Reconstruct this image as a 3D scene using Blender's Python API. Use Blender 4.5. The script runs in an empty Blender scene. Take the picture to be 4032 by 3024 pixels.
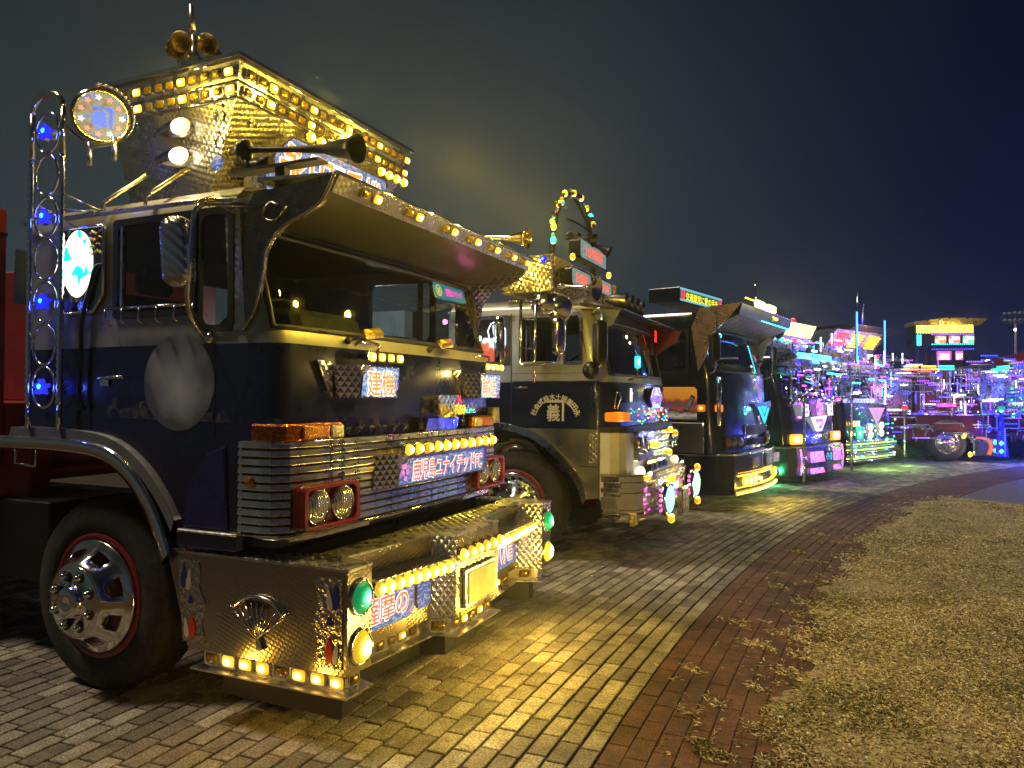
import bpy, math, random
import numpy as np
from mathutils import Vector, Matrix
random.seed(7)
R = math.radians
scene = bpy.context.scene
COL = scene.collection

# ------------------------------------------------------------------ camera
cam = bpy.data.cameras.new('camera')
cam_ob = bpy.data.objects.new('camera', cam)
COL.objects.link(cam_ob)
cam.sensor_width = 36.0
cam.lens = 36.0 * 2927 / 4032
cam.clip_start = 0.05
cam.clip_end = 3000
cam_ob.location = (0, 0, 1.61)
cam_ob.rotation_euler = (Matrix.Rotation(R(24.13), 3, 'Z') @ Matrix.Rotation(R(90 + 0.98), 3, 'X')
                         @ Matrix.Rotation(R(0.25), 3, 'Z')).to_euler()
scene.camera = cam_ob

# ------------------------------------------------------------------ sky
world = bpy.data.worlds.new('World')
scene.world = world
world.use_nodes = True
wn, wl = world.node_tree.nodes, world.node_tree.links
wn.clear()
SUN_DIR = Vector((-0.42, -0.20, 0.85)).normalized()
def wnode(t, **k):
    n = wn.new(t)
    for a, b in k.items(): setattr(n, a, b)
    return n
def wmath(op, a, b=None, clamp=False):
    n = wnode('ShaderNodeMath', operation=op, use_clamp=clamp)
    for i, v in enumerate((a, b)):
        if v is None: continue
        if isinstance(v, (int, float)): n.inputs[i].default_value = v
        else: wl.new(v, n.inputs[i])
    return n.outputs[0]
def wdot(vec, d):
    n = wnode('ShaderNodeVectorMath', operation='DOT_PRODUCT')
    wl.new(vec, n.inputs[0]); n.inputs[1].default_value = d
    return n.outputs['Value']
def wmix(f, a, b):
    n = wnode('ShaderNodeMix', data_type='RGBA')
    wl.new(f, n.inputs[0])
    for s, v in ((6, a), (7, b)):
        if isinstance(v, tuple): n.inputs[s].default_value = v + (1,)
        else: wl.new(v, n.inputs[s])
    return n.outputs[2]
tc = wnode('ShaderNodeTexCoord')
vec = tc.outputs['Generated']
# night sky: lamp-lit murk over the near trucks, deep blue to the right, darker overhead
side = wmath('MULTIPLY_ADD', wdot(vec, (0.913, 0.409, 0)), 1.35)
side.node.inputs[2].default_value = 0.33
side = wmath('MINIMUM', wmath('MAXIMUM', side, 0.0), 1.0)
sx = wnode('ShaderNodeSeparateXYZ'); wl.new(vec, sx.inputs[0])
elev = wmath('MULTIPLY', sx.outputs[2], 1.65, True)
low = wmix(side, (0.040, 0.060, 0.070), (0.0032, 0.0046, 0.044))
high = wmix(side, (0.0095, 0.0100, 0.0098), (0.0026, 0.0042, 0.0120))
base = wmix(elev, low, high)
glow_d = Vector((-0.50, 0.84, 0.17)).normalized()
g = wmath('POWER', wmath('MAXIMUM', wdot(vec, tuple(glow_d)), 0.0), 14.0)
glow = wmix(wmath('MULTIPLY', g, 0.6), base, (0.055, 0.075, 0.078))
ns = wnode('ShaderNodeTexNoise'); wl.new(vec, ns.inputs['Vector'])
ns.inputs['Scale'].default_value = 2.2; ns.inputs['Detail'].default_value = 4
hz = wnode('ShaderNodeHueSaturation'); wl.new(glow, hz.inputs['Color'])
wl.new(wmath('MULTIPLY_ADD', ns.outputs[0], 0.36), hz.inputs['Value'])
hz.inputs['Value'].links[0].from_node.inputs[2].default_value = 0.80
sky = wnode('ShaderNodeTexSky', sky_type='NISHITA', sun_disc=False)
sky.sun_elevation = math.asin(SUN_DIR.z)
sky.sun_rotation = math.atan2(SUN_DIR.x, SUN_DIR.y)
bg1, bg2, ad, wo = (wnode(t) for t in ('ShaderNodeBackground', 'ShaderNodeBackground', 'ShaderNodeAddShader', 'ShaderNodeOutputWorld'))
wl.new(hz.outputs[0], bg1.inputs['Color']); bg1.inputs['Strength'].default_value = 0.85
wl.new(sky.outputs[0], bg2.inputs['Color']); bg2.inputs['Strength'].default_value = 0.0004
wl.new(bg1.outputs[0], ad.inputs[0]); wl.new(bg2.outputs[0], ad.inputs[1]); wl.new(ad.outputs[0], wo.inputs[0])

# distant floodlighting of the grounds (one weak, soft, warm sun)
sun = bpy.data.lights.new('sun', 'SUN')
sun.energy = 1.75; sun.angle = R(9); sun.color = (1.0, 0.83, 0.58)
sun_ob = bpy.data.objects.new('sun', sun); COL.objects.link(sun_ob)
sun_ob.rotation_euler = SUN_DIR.to_track_quat('Z', 'Y').to_euler()

scene.view_settings.view_transform = 'Standard'
scene.view_settings.look = 'None'
scene.view_settings.exposure = 0.0
scene.view_settings.gamma = 1.0
scene.view_settings.use_curve_mapping = False
scene.cycles.use_denoising = True
scene.cycles.max_bounces = 8
scene.cycles.transparent_max_bounces = 12
scene.cycles.sample_clamp_indirect = 6.0
scene.cycles.caustics_reflective = False
scene.cycles.caustics_refractive = False

# ------------------------------------------------------------------ materials
MATS = {}
def mat(name, build=None, **k):
    if name in MATS: return MATS[name]
    m = bpy.data.materials.new(name); m.use_nodes = True
    nt = m.node_tree; b = nt.nodes['Principled BSDF']
    for a, v in k.items():
        b.inputs[a].default_value = (v + (1,)) if isinstance(v, tuple) and len(v) == 3 else v
    if build: build(nt, b)
    MATS[name] = m
    return m
def N(nt, t, ins=None, **k):
    n = nt.nodes.new(t)
    for a, b in k.items(): setattr(n, a, b)
    for a, b in (ins or {}).items():
        if hasattr(b, 'is_linked'): nt.links.new(b, n.inputs[a])
        else: n.inputs[a].default_value = b
    return n
def ramp(nt, fac, stops, interp='LINEAR'):
    r = N(nt, 'ShaderNodeValToRGB'); nt.links.new(fac, r.inputs[0]); cr = r.color_ramp; cr.interpolation = interp
    while len(cr.elements) > 1: cr.elements.remove(cr.elements[-1])
    for i, (p, c) in enumerate(stops):
        e = cr.elements[0] if i == 0 else cr.elements.new(p)
        e.position = p; e.color = (c + (1,)) if len(c) == 3 else c
    return r.outputs[0]
def bump(nt, b, h, strength=0.3, dist=0.01):
    n = N(nt, 'ShaderNodeBump', {'Height': h, 'Strength': strength, 'Distance': dist})
    nt.links.new(n.outputs[0], b.inputs['Normal'])
def objc(nt): return N(nt, 'ShaderNodeTexCoord').outputs['Object']
def MA(nt, op, a, b=0.0, c=0.0):
    return N(nt, 'ShaderNodeMath', {0: a, 1: b, 2: c}, operation=op).outputs[0]

def smudge(lo, hi, sc=6, bumpy=0.0):
    def f(nt, b):
        n = N(nt, 'ShaderNodeTexNoise', {'Vector': objc(nt), 'Scale': sc, 'Detail': 6.0})
        mr = N(nt, 'ShaderNodeMapRange', {0: n.outputs[0], 1: 0.3, 2: 0.7, 3: lo, 4: hi})
        nt.links.new(mr.outputs[0], b.inputs['Roughness'])
        if bumpy:
            n2 = N(nt, 'ShaderNodeTexNoise', {'Vector': objc(nt), 'Scale': sc * 1.3, 'Detail': 2.0})
            bump(nt, b, n2.outputs[0], bumpy, 0.02)
    return f
chrome = mat('chrome', smudge(0.05, 0.22, 9, 0.12), **{'Base Color': (0.82, 0.80, 0.76), 'Metallic': 1.0})
brushed = mat('brushed_steel', smudge(0.2, 0.42, 14, 0.1), **{'Base Color': (0.62, 0.60, 0.56), 'Metallic': 1.0})
darkmetal = mat('dark_metal', smudge(0.3, 0.5), **{'Base Color': (0.05, 0.05, 0.055), 'Metallic': 0.8})
def scale_build(cell, strength, jitter=0.12):
    # sheet pressed into small pyramids / overlapping scales, every one leaning a little its own way
    def f(nt, b):
        co = objc(nt)
        vm = N(nt, 'ShaderNodeVectorMath', {0: co, 1: (1 / cell,) * 3}, operation='MULTIPLY').outputs[0]
        s = N(nt, 'ShaderNodeSeparateXYZ'); nt.links.new(vm, s.inputs[0])
        u = MA(nt, 'ADD', s.outputs[0], s.outputs[1]); v2 = MA(nt, 'ADD', s.outputs[2], MA(nt, 'MULTIPLY', MA(nt, 'SUBTRACT', s.outputs[0], s.outputs[1]), 0.35))
        row = MA(nt, 'FLOOR', v2); uu = MA(nt, 'ADD', u, MA(nt, 'MULTIPLY', row, 0.5))
        fu = MA(nt, 'SUBTRACT', MA(nt, 'FRACT', uu), 0.5); fv = MA(nt, 'SUBTRACT', MA(nt, 'FRACT', v2), 0.5)
        cv = N(nt, 'ShaderNodeCombineXYZ', {0: MA(nt, 'FLOOR', uu), 1: row})
        wn_ = N(nt, 'ShaderNodeTexWhiteNoise', {'Vector': cv.outputs[0]}, noise_dimensions='3D'); ws_ = N(nt, 'ShaderNodeSeparateColor', {0: wn_.outputs['Color']})
        ra = MA(nt, 'SUBTRACT', ws_.outputs[0], 0.5); rb = MA(nt, 'SUBTRACT', ws_.outputs[1], 0.5)
        h = MA(nt, 'ADD', MA(nt, 'MULTIPLY', MA(nt, 'ADD', MA(nt, 'MULTIPLY', fu, ra), MA(nt, 'MULTIPLY', fv, rb)), jitter), MA(nt, 'MULTIPLY', MA(nt, 'ADD', MA(nt, 'ABSOLUTE', fu), MA(nt, 'ABSOLUTE', fv)), -0.6))
        bump(nt, b, h, strength, cell * 0.5)
        n = N(nt, 'ShaderNodeTexNoise', {'Vector': co, 'Scale': 5.0, 'Detail': 5.0})
        mr = N(nt, 'ShaderNodeMapRange', {0: MA(nt, 'ADD', MA(nt, 'MULTIPLY', ws_.outputs[2], jitter * 1.5), n.outputs[0]), 1: 0.2, 2: 1.0, 3: 0.22, 4: 0.34})
        nt.links.new(mr.outputs[0], b.inputs['Roughness'])
    return f
scale_fine = mat('scale_polished_steel_fine', scale_build(0.022, 0.16, 0.0), **{'Base Color': (0.42, 0.37, 0.30), 'Metallic': 1.0})
scale_big = mat('scale_polished_steel', scale_build(0.036, 0.30), **{'Base Color': (0.52, 0.47, 0.38), 'Metallic': 1.0})
scale_gold = mat('scale_brass_sheet', scale_build(0.045, 0.8, 0.5), **{'Base Color': (0.83, 0.60, 0.16), 'Metallic': 1.0})
def quilt(nt, b):
    co = objc(nt); s = N(nt, 'ShaderNodeSeparateXYZ'); nt.links.new(co, s.inputs[0])
    u = MA(nt, 'ADD', s.outputs[0], s.outputs[1]); v = s.outputs[2]
    a = MA(nt, 'ABSOLUTE', MA(nt, 'SINE', MA(nt, 'MULTIPLY', MA(nt, 'ADD', u, v), 55.0)))
    c = MA(nt, 'ABSOLUTE', MA(nt, 'SINE', MA(nt, 'MULTIPLY', MA(nt, 'SUBTRACT', u, v), 55.0)))
    bump(nt, b, MA(nt, 'MINIMUM', a, c), 0.35, 0.008)
quilted = mat('quilted_steel', quilt, **{'Base Color': (0.70, 0.68, 0.64), 'Metallic': 1.0, 'Roughness': 0.2})
def dirty(col, lo, hi, sc=5.0, amt=0.35, met=0.0, coat=0.0):
    def f(nt, b):
        n = N(nt, 'ShaderNodeTexNoise', {'Vector': objc(nt), 'Scale': sc, 'Detail': 8.0, 'Roughness': 0.65})
        c2 = tuple(min(1, x * (1 - amt) + 0.02 * amt) for x in col)
        c = ramp(nt, n.outputs[0], [(0.3, c2), (0.62, col)])
        nt.links.new(c, b.inputs['Base Color'])
        mr = N(nt, 'ShaderNodeMapRange', {0: n.outputs[0], 1: 0.3, 2: 0.7, 3: hi, 4: lo})
        nt.links.new(mr.outputs[0], b.inputs['Roughness'])
        b.inputs['Metallic'].default_value = met; b.inputs['Coat Weight'].default_value = coat
        b.inputs['Coat Roughness'].default_value = 0.08
    return f
navy = mat('navy_paint', dirty((0.004, 0.006, 0.045), 0.18, 0.42, 3, 0.3, 0.0, 0.6))
navy2 = mat('dark_navy_paint', dirty((0.006, 0.012, 0.050), 0.15, 0.3, 3, 0.3, 0.0, 0.6))
black = mat('black_paint', dirty((0.010, 0.010, 0.016), 0.12, 0.3, 3, 0.3, 0.0, 0.7))
silver = mat('silver_paint', dirty((0.44, 0.42, 0.38), 0.26, 0.48, 4, 0.25, 0.3, 0.3))
grayrubber = mat('grey_fender_rubber', dirty((0.20, 0.20, 0.20), 0.5, 0.7, 12, 0.3))
red = mat('red_paint', dirty((0.26, 0.012, 0.014), 0.25, 0.5, 4, 0.35, 0.0, 0.3))
redbody = mat('red_load_paint', dirty((0.40, 0.026, 0.016), 0.35, 0.6, 3, 0.45))
orange_p = mat('orange_red_paint', dirty((0.24, 0.03, 0.02), 0.25, 0.45, 4, 0.3, 0.0, 0.3))
white_p = mat('white_paint', dirty((0.72, 0.70, 0.66), 0.3, 0.5, 4, 0.25))
blackp = mat('black_plastic', dirty((0.018, 0.018, 0.018), 0.35, 0.6, 20, 0.3))
brown_trim = mat('dark_brown_upholstery', dirty((0.045, 0.028, 0.018), 0.6, 0.8, 20, 0.4))
redcloth = mat('red_upholstery', dirty((0.16, 0.02, 0.018), 0.6, 0.85, 20, 0.3))
cream = mat('cream_lettering_paint', dirty((0.75, 0.68, 0.48), 0.4, 0.6, 8, 0.1))
def tyre_b(nt, b):
    n = N(nt, 'ShaderNodeTexNoise', {'Vector': objc(nt), 'Scale': 30.0, 'Detail': 6.0})
    nt.links.new(ramp(nt, n.outputs[0], [(0.3, (0.016, 0.015, 0.014)), (0.7, (0.045, 0.042, 0.038))]), b.inputs['Base Color'])
    bump(nt, b, n.outputs[0], 0.4, 0.004)
tyre_m = mat('tyre_rubber', tyre_b, Roughness=0.75)
def glass_b(tint, refl=1.0):
    def f(nt, b):
        out = nt.nodes['Material Output']; nt.nodes.remove(b)
        tr = N(nt, 'ShaderNodeBsdfTransparent', {'Color': tint + (1,)})
        gl = N(nt, 'ShaderNodeBsdfGlossy', {'Color': (refl, refl, refl, 1), 'Roughness': 0.03})
        fr = N(nt, 'ShaderNodeFresnel', {'IOR': 1.5})
        mx = N(nt, 'ShaderNodeMixShader', {0: fr.outputs[0], 1: tr.outputs[0], 2: gl.outputs[0]})
        nt.links.new(mx.outputs[0], out.inputs[0])
    return f
glass = mat('window_glass', glass_b((0.62, 0.66, 0.66)))
glass_dk = mat('tinted_glass', glass_b((0.35, 0.37, 0.38)))
def emis(nt, b, col, s):
    if not b.inputs['Base Color'].is_linked and b.inputs['Base Color'].default_value[0] > 0.79: b.inputs['Base Color'].default_value = (0.03, 0.03, 0.03, 1)
    b.inputs['Emission Strength'].default_value = s
    if hasattr(col, 'is_linked'): nt.links.new(col, b.inputs['Emission Color'])
    else: b.inputs['Emission Color'].default_value = col + (1,)
def em(name, col, s):
    return mat(name, lambda nt, b: emis(nt, b, col, s), **{'Base Color': tuple(c * 0.07 + 0.005 for c in col), 'Roughness': 0.4})
def lens_lit(edge, core, es, cs, spread=0.42):
    # a lit lens: hot filament in the middle, coloured plastic round it
    def f(nt, b):
        co = N(nt, 'ShaderNodeTexCoord').outputs['Generated']
        d = N(nt, 'ShaderNodeVectorMath', {0: co, 1: (0.5, 0.5, 0.5)}, operation='SUBTRACT').outputs[0]
        s = N(nt, 'ShaderNodeSeparateXYZ'); nt.links.new(d, s.inputs[0])
        r = MA(nt, 'SQRT', MA(nt, 'ADD', MA(nt, 'MULTIPLY', s.outputs[0], s.outputs[0]), MA(nt, 'MULTIPLY', s.outputs[1], s.outputs[1])))
        n = N(nt, 'ShaderNodeTexNoise', {'Vector': objc(nt), 'Scale': 120.0, 'Detail': 2.0})
        r = MA(nt, 'ADD', r, MA(nt, 'MULTIPLY', MA(nt, 'SUBTRACT', n.outputs[0], 0.5), 0.16))
        k = N(nt, 'ShaderNodeMapRange', {0: r, 1: 0.08, 2: spread, 3: 1.0, 4: 0.0})
        k2 = MA(nt, 'POWER', k.outputs[0], 1.6)
        mx = N(nt, 'ShaderNodeMix', {0: k2, 6: edge + (1,), 7: core + (1,)}, data_type='RGBA')
        nt.links.new(mx.outputs[2], b.inputs['Emission Color'])
        nt.links.new(MA(nt, 'MULTIPLY', MA(nt, 'MULTIPLY_ADD', k2, cs - es, es), MA(nt, 'MULTIPLY_ADD', N(nt, 'ShaderNodeObjectInfo').outputs['Random'], 0.9, 0.55)), b.inputs['Emission Strength'])
        b.inputs['Base Color'].default_value = tuple(c * 0.5 for c in edge) + (1,); b.inputs['Roughness'].default_value = 0.25
    return f
def lens_unlit(col):
    def f(nt, b):
        n = N(nt, 'ShaderNodeTexVoronoi', {'Vector': objc(nt), 'Scale': 90.0})
        c = ramp(nt, n.outputs[0], [(0.1, tuple(x * 0.25 for x in col)), (0.8, col)])
        nt.links.new(c, b.inputs['Base Color']); b.inputs['Roughness'].default_value = 0.12; b.inputs['Metallic'].default_value = 0.45
        bump(nt, b, n.outputs[0], 0.8, 0.004)
    return f
LIT = {
    'amber': mat('amber_lens_lit', lens_lit((1.0, 0.50, 0.02), (1.0, 0.80, 0.30), 1.1, 20)),
    'yellow': mat('yellow_lens_lit', lens_lit((1.0, 0.62, 0.03), (1.0, 0.86, 0.42), 1.1, 17)),
    'orange': mat('orange_lens_lit', lens_lit((1.0, 0.22, 0.01), (1.0, 0.55, 0.10), 0.9, 7, 0.35)),
    'green': mat('green_lens_lit', lens_lit((0.01, 0.55, 0.16), (0.35, 1.0, 0.7), 0.7, 5)),
    'blue': mat('blue_lens_lit', lens_lit((0.015, 0.02, 1.0), (0.05, 0.75, 1.0), 1.6, 5, 0.22)),
    'cyan': mat('cyan_lens_lit', lens_lit((0.02, 0.75, 0.80), (0.75, 1.0, 0.95), 1.6, 10)),
    'white': mat('white_lens_lit', lens_lit((0.95, 0.85, 0.55), (1.0, 0.95, 0.8), 1.5, 12)),
    'pink': mat('pink_lens_lit', lens_lit((1.0, 0.02, 0.55), (1.0, 0.6, 0.9), 1.6, 6)),
    'red': mat('red_lens_lit', lens_lit((1.0, 0.015, 0.03), (1.0, 0.6, 0.5), 1.6, 8)),
}
mat('yellow_tinted_chrome', smudge(0.08, 0.2), **{'Base Color': (0.80, 0.66, 0.30), 'Metallic': 1.0})  # chrome tinted yellow: reflected lamp light is put into its colour
UNLIT = {
    'amber': mat('amber_lens_unlit', lens_unlit((0.30, 0.19, 0.02))),
    'orange': mat('orange_lens_unlit', lens_unlit((0.75, 0.26, 0.03))),
    'clear': mat('clear_lens', lens_unlit((0.75, 0.75, 0.72))),
    'blue': mat('blue_lens_unlit', lens_unlit((0.03, 0.05, 0.5))),
    'red': mat('red_lens_unlit', lens_unlit((0.5, 0.03, 0.02))),
}
LED = {c: em('led_' + c, col, s) for c, col, s in (
    ('yellow', (1.0, 0.80, 0.08), 5), ('orange', (1.0, 0.36, 0.02), 4.5), ('blue', (0.03, 0.05, 1.0), 5), ('cyan', (0.05, 0.85, 0.95), 5),
    ('green', (0.02, 0.95, 0.35), 4.5), ('pink', (1.0, 0.08, 0.65), 3.5), ('violet', (0.32, 0.08, 1.0), 4), ('white', (0.85, 0.92, 1.0), 6),
    ('red', (1.0, 0.03, 0.04), 5))}
def wave_bg(c1, c2, c3, spots, s=1.0):
    # back-lit film with printed waves, foam and blossom
    def f(nt, b):
        co = objc(nt)
        w = N(nt, 'ShaderNodeTexWave', {'Vector': co, 'Scale': 9.0, 'Distortion': 14.0, 'Detail': 4.0, 'Detail Scale': 2.0}, wave_type='RINGS')
        c = ramp(nt, w.outputs['Fac'], [(0.0, c1), (0.5, c2), (0.82, c2), (0.93, c3), (1.0, c3)])
        v = N(nt, 'ShaderNodeTexVoronoi', {'Vector': co, 'Scale': 14.0}, feature='F1')
        m = MA(nt, 'LESS_THAN', v.outputs['Distance'], 0.30)
        n2 = N(nt, 'ShaderNodeTexNoise', {'Vector': co, 'Scale': 5.0})
        m = MA(nt, 'MULTIPLY', m, MA(nt, 'GREATER_THAN', n2.outputs[0], 0.52))
        mx = N(nt, 'ShaderNodeMix', {0: m, 6: c, 7: spots + (1,)}, data_type='RGBA')
        emis(nt, b, mx.outputs[2], s)
        b.inputs['Base Color'].default_value = (0.03, 0.03, 0.03, 1)
    return f
bg_wave = mat('backlit_wave_film', wave_bg((0.02, 0.09, 0.50), (0.05, 0.25, 0.85), (0.50, 0.70, 1.0), (0.95, 0.35, 0.7), 0.55))
bg_sky = mat('backlit_pale_blue_film', wave_bg((0.06, 0.2, 0.75), (0.35, 0.6, 1.0), (0.8, 0.9, 1.0), (1.0, 0.3, 0.6), 0.75))
bg_dark = mat('backlit_dark_film', wave_bg((0.05, 0.03, 0.03), (0.10, 0.08, 0.08), (0.3, 0.5, 0.7), (0.9, 0.5, 0.7), 0.7))
bg_mint = mat('backlit_mint_film', lambda nt, b: emis(nt, b, ramp(nt, N(nt, 'ShaderNodeTexNoise', {'Vector': objc(nt), 'Scale': 26.0}).outputs[0], [(0.35, (0.08, 0.12, 0.16)), (0.6, (0.18, 0.34, 0.34))]), 1.0), **{'Base Color': (0.1, 0.1, 0.1)})
ink_red = em('red_backlit_lettering', (1.0, 0.10, 0.03), 1.25)
ink_white = em('white_backlit_outline', (1.0, 0.92, 0.90), 1.5)
ink_orange = em('orange_backlit_lettering', (1.0, 0.30, 0.03), 1.3)
ink_yellow = em('yellow_backlit_lettering', (1.0, 0.85, 0.02), 1.5)
ink_blue = em('blue_backlit_emblem', (0.03, 0.14, 0.95), 1.3)
ink_black = mat('black_lettering', **{'Base Color': (0.01, 0.01, 0.01)})

# ------------------------------------------------------------------ mesh builder
class MB:
    def __init__(s): s.v, s.f, s.mi, s.sm, s.cur = [], [], [], [], 0
    def add(s, vs, fs, smooth=False, M=None):
        b = len(s.v)
        s.v += [tuple(M @ Vector(v)) for v in vs] if M is not None else [tuple(v) for v in vs]
        for f in fs: s.f.append([b + i for i in f]); s.mi.append(s.cur); s.sm.append(smooth)
        return s
    def box(s, x0, x1, y0, y1, z0, z1, M=None):
        vs = [(x, y, z) for z in (z0, z1) for y in (y0, y1) for x in (x0, x1)]
        return s.add(vs, [(0, 2, 3, 1), (4, 5, 7, 6), (0, 1, 5, 4), (2, 6, 7, 3), (0, 4, 6, 2), (1, 3, 7, 5)], M=M)
    def prism(s, poly, ax, a0, a1, M=None, smooth=False):
        n = len(poly)
        def P(p, a): return {'y': (p[0], a, p[1]), 'z': (p[0], p[1], a), 'x': (a, p[0], p[1])}[ax]
        vs = [P(p, a0) for p in poly] + [P(p, a1) for p in poly]
        s.add(vs, [list(range(n))[::-1], list(range(n, 2 * n))], M=M)
        b = len(s.v) - 2 * n
        for i in range(n):
            j = (i + 1) % n
            s.f.append([b + i, b + j, b + n + j, b + n + i]); s.mi.append(s.cur); s.sm.append(smooth)
        return s
    def tube(s, path, r, n=6, closed=False, caps=True, rs=None):
        path = [Vector(p) for p in path]; m = len(path); vs, fs = [], []
        prev = None
        for i, p in enumerate(path):
            a = path[(i - 1) % m] if (closed or i > 0) else p
            c = path[(i + 1) % m] if (closed or i < m - 1) else p
            t = (c - a).normalized() if (c - a).length > 1e-9 else Vector((0, 0, 1))
            if prev is None:
                q = Vector((0, 0, 1)) if abs(t.z) < 0.9 else Vector((1, 0, 0))
                u = t.cross(q).normalized()
            else:
                u = (prev - t * prev.dot(t))
                u = u.normalized() if u.length > 1e-6 else t.orthogonal().normalized()
            prev = u; w = t.cross(u)
            rr = rs[i] if rs else r
            for k in range(n):
                a_ = 2 * math.pi * k / n
                vs.append(p + (u * math.cos(a_) + w * math.sin(a_)) * rr)
        for i in range(m if closed else m - 1):
            j = (i + 1) % m
            for k in range(n):
                l = (k + 1) % n
                fs.append((i * n + k, i * n + l, j * n + l, j * n + k))
        s.add(vs, fs, True)
        if caps and not closed:
            b = len(s.v) - len(vs)
            for rng in (list(range(n))[::-1], list(range((m - 1) * n, m * n))):
                s.f.append([b + q for q in rng]); s.mi.append(s.cur); s.sm.append(False)
        return s
    def cyl(s, p0, p1, r0, r1=None, n=12): return s.tube([p0, p1], r0, n, rs=[r0, r0 if r1 is None else r1])
    def lathe(s, prof, M=None, n=20, smooth=True, skip=None, cap0=False, cap1=False):
        vs, fs = [], []
        for r, h in prof:
            for k in range(n):
                a = 2 * math.pi * k / n; vs.append((r * math.cos(a), r * math.sin(a), h))
        for i in range(len(prof) - 1):
            for k in range(n):
                if skip and skip(i, k): continue
                l = (k + 1) % n; fs.append((i * n + k, i * n + l, (i + 1) * n + l, (i + 1) * n + k))
        s.add(vs, fs, smooth, M)
        b = len(s.v) - len(vs)
        if cap0: s.f.append([b + k for k in range(n)][::-1]); s.mi.append(s.cur); s.sm.append(False)
        if cap1: s.f.append([b + (len(prof) - 1) * n + k for k in range(n)]); s.mi.append(s.cur); s.sm.append(False)
        return s
    def ball(s, c, r, n=8, sq=1.0):
        M = Matrix.Translation(Vector(c))
        pr = [(max(1e-4, r * math.sin(math.pi * i / (n // 2 + 1))), -r * sq * math.cos(math.pi * i / (n // 2 + 1))) for i in range(n // 2 + 2)]
        return s.lathe(pr, M, n)
    def build(s, name, mats, parent=None, M=None, kind=None, label=None, bevel=0, solid=0):
        me = bpy.data.meshes.new(name); me.from_pydata(s.v, [], s.f); me.validate(clean_customdata=False)
        for m in (mats if isinstance(mats, (list, tuple)) else [mats]): me.materials.append(m)
        if len(me.polygons) == len(s.mi):
            me.polygons.foreach_set('material_index', s.mi); me.polygons.foreach_set('use_smooth', s.sm)
        me.update()
        return place(me, name, parent, M, kind, label, bevel, solid)
def place(me, name, parent=None, M=None, kind=None, label=None, bevel=0, solid=0):
    o = bpy.data.objects.new(name, me); COL.objects.link(o)
    if parent is not None: o.parent = parent
    if M is not None: o.matrix_basis = M
    if kind: o['kind'] = kind
    if label: o['label'] = label
    if solid:
        d = o.modifiers.new('thickness', 'SOLIDIFY'); d.thickness = abs(solid); d.offset = -1 if solid > 0 else 1
    if bevel:
        d = o.modifiers.new('bevel', 'BEVEL'); d.width = bevel; d.segments = 1; d.limit_method = 'ANGLE'; d.angle_limit = R(40)
    return o
def thing(name, label, cat, loc, rz=0, group=None):
    o = bpy.data.objects.new(name, None); COL.objects.link(o)
    o.location = loc; o.rotation_euler = (0, 0, rz); o.empty_display_size = 0.3
    o['label'] = label; o['category'] = cat
    if group: o['group'] = group
    return o
def tag(o, label, cat, group=None):
    o['label'] = label; o['category'] = cat
    if group: o['group'] = group
    return o
def fr(o, n, up=(0, 0, 1), roll=0):
    z = Vector(n).normalized(); x = Vector(up).cross(z).normalized(); y = z.cross(x)
    M = Matrix(((x.x, y.x, z.x, o[0]), (x.y, y.y, z.y, o[1]), (x.z, y.z, z.z, o[2]), (0, 0, 0, 1)))
    return M @ Matrix.Rotation(roll, 4, 'Z') if roll else M
FW, NS = (1, 0, 0), (0, -1, 0)          # truck forward, truck near side
def mesh_of(mb, name, mats):
    me = bpy.data.meshes.new(name); me.from_pydata(mb.v, [], mb.f)
    for m in (mats if isinstance(mats, (list, tuple)) else [mats]): me.materials.append(m)
    me.polygons.foreach_set('material_index', mb.mi); me.polygons.foreach_set('use_smooth', mb.sm); me.update()
    return me
def rr(w, h, r, n=4):
    pts = []
    for cx, cy, a0 in ((w / 2 - r, h / 2 - r, 0), (-w / 2 + r, h / 2 - r, 90), (-w / 2 + r, -h / 2 + r, 180), (w / 2 - r, -h / 2 + r, 270)):
        for k in range(n + 1):
            a = R(a0 + 90 * k / n); pts.append((cx + r * math.cos(a), cy + r * math.sin(a)))
    return pts
def ring(mb, outer, inner, z0, z1, M=None):
    n = len(outer)
    vs = [(p[0], p[1], z) for z in (z0, z1) for p in outer] + [(p[0], p[1], z) for z in (z0, z1) for p in inner]
    fs = []
    for i in range(n):
        j = (i + 1) % n
        fs += [(i, j, n + j, n + i), (2 * n + j, 2 * n + i, 3 * n + i, 3 * n + j), (n + i, n + j, 3 * n + j, 3 * n + i), (j, i, 2 * n + i, 2 * n + j)]
    return mb.add(vs, fs, M=M)

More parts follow.
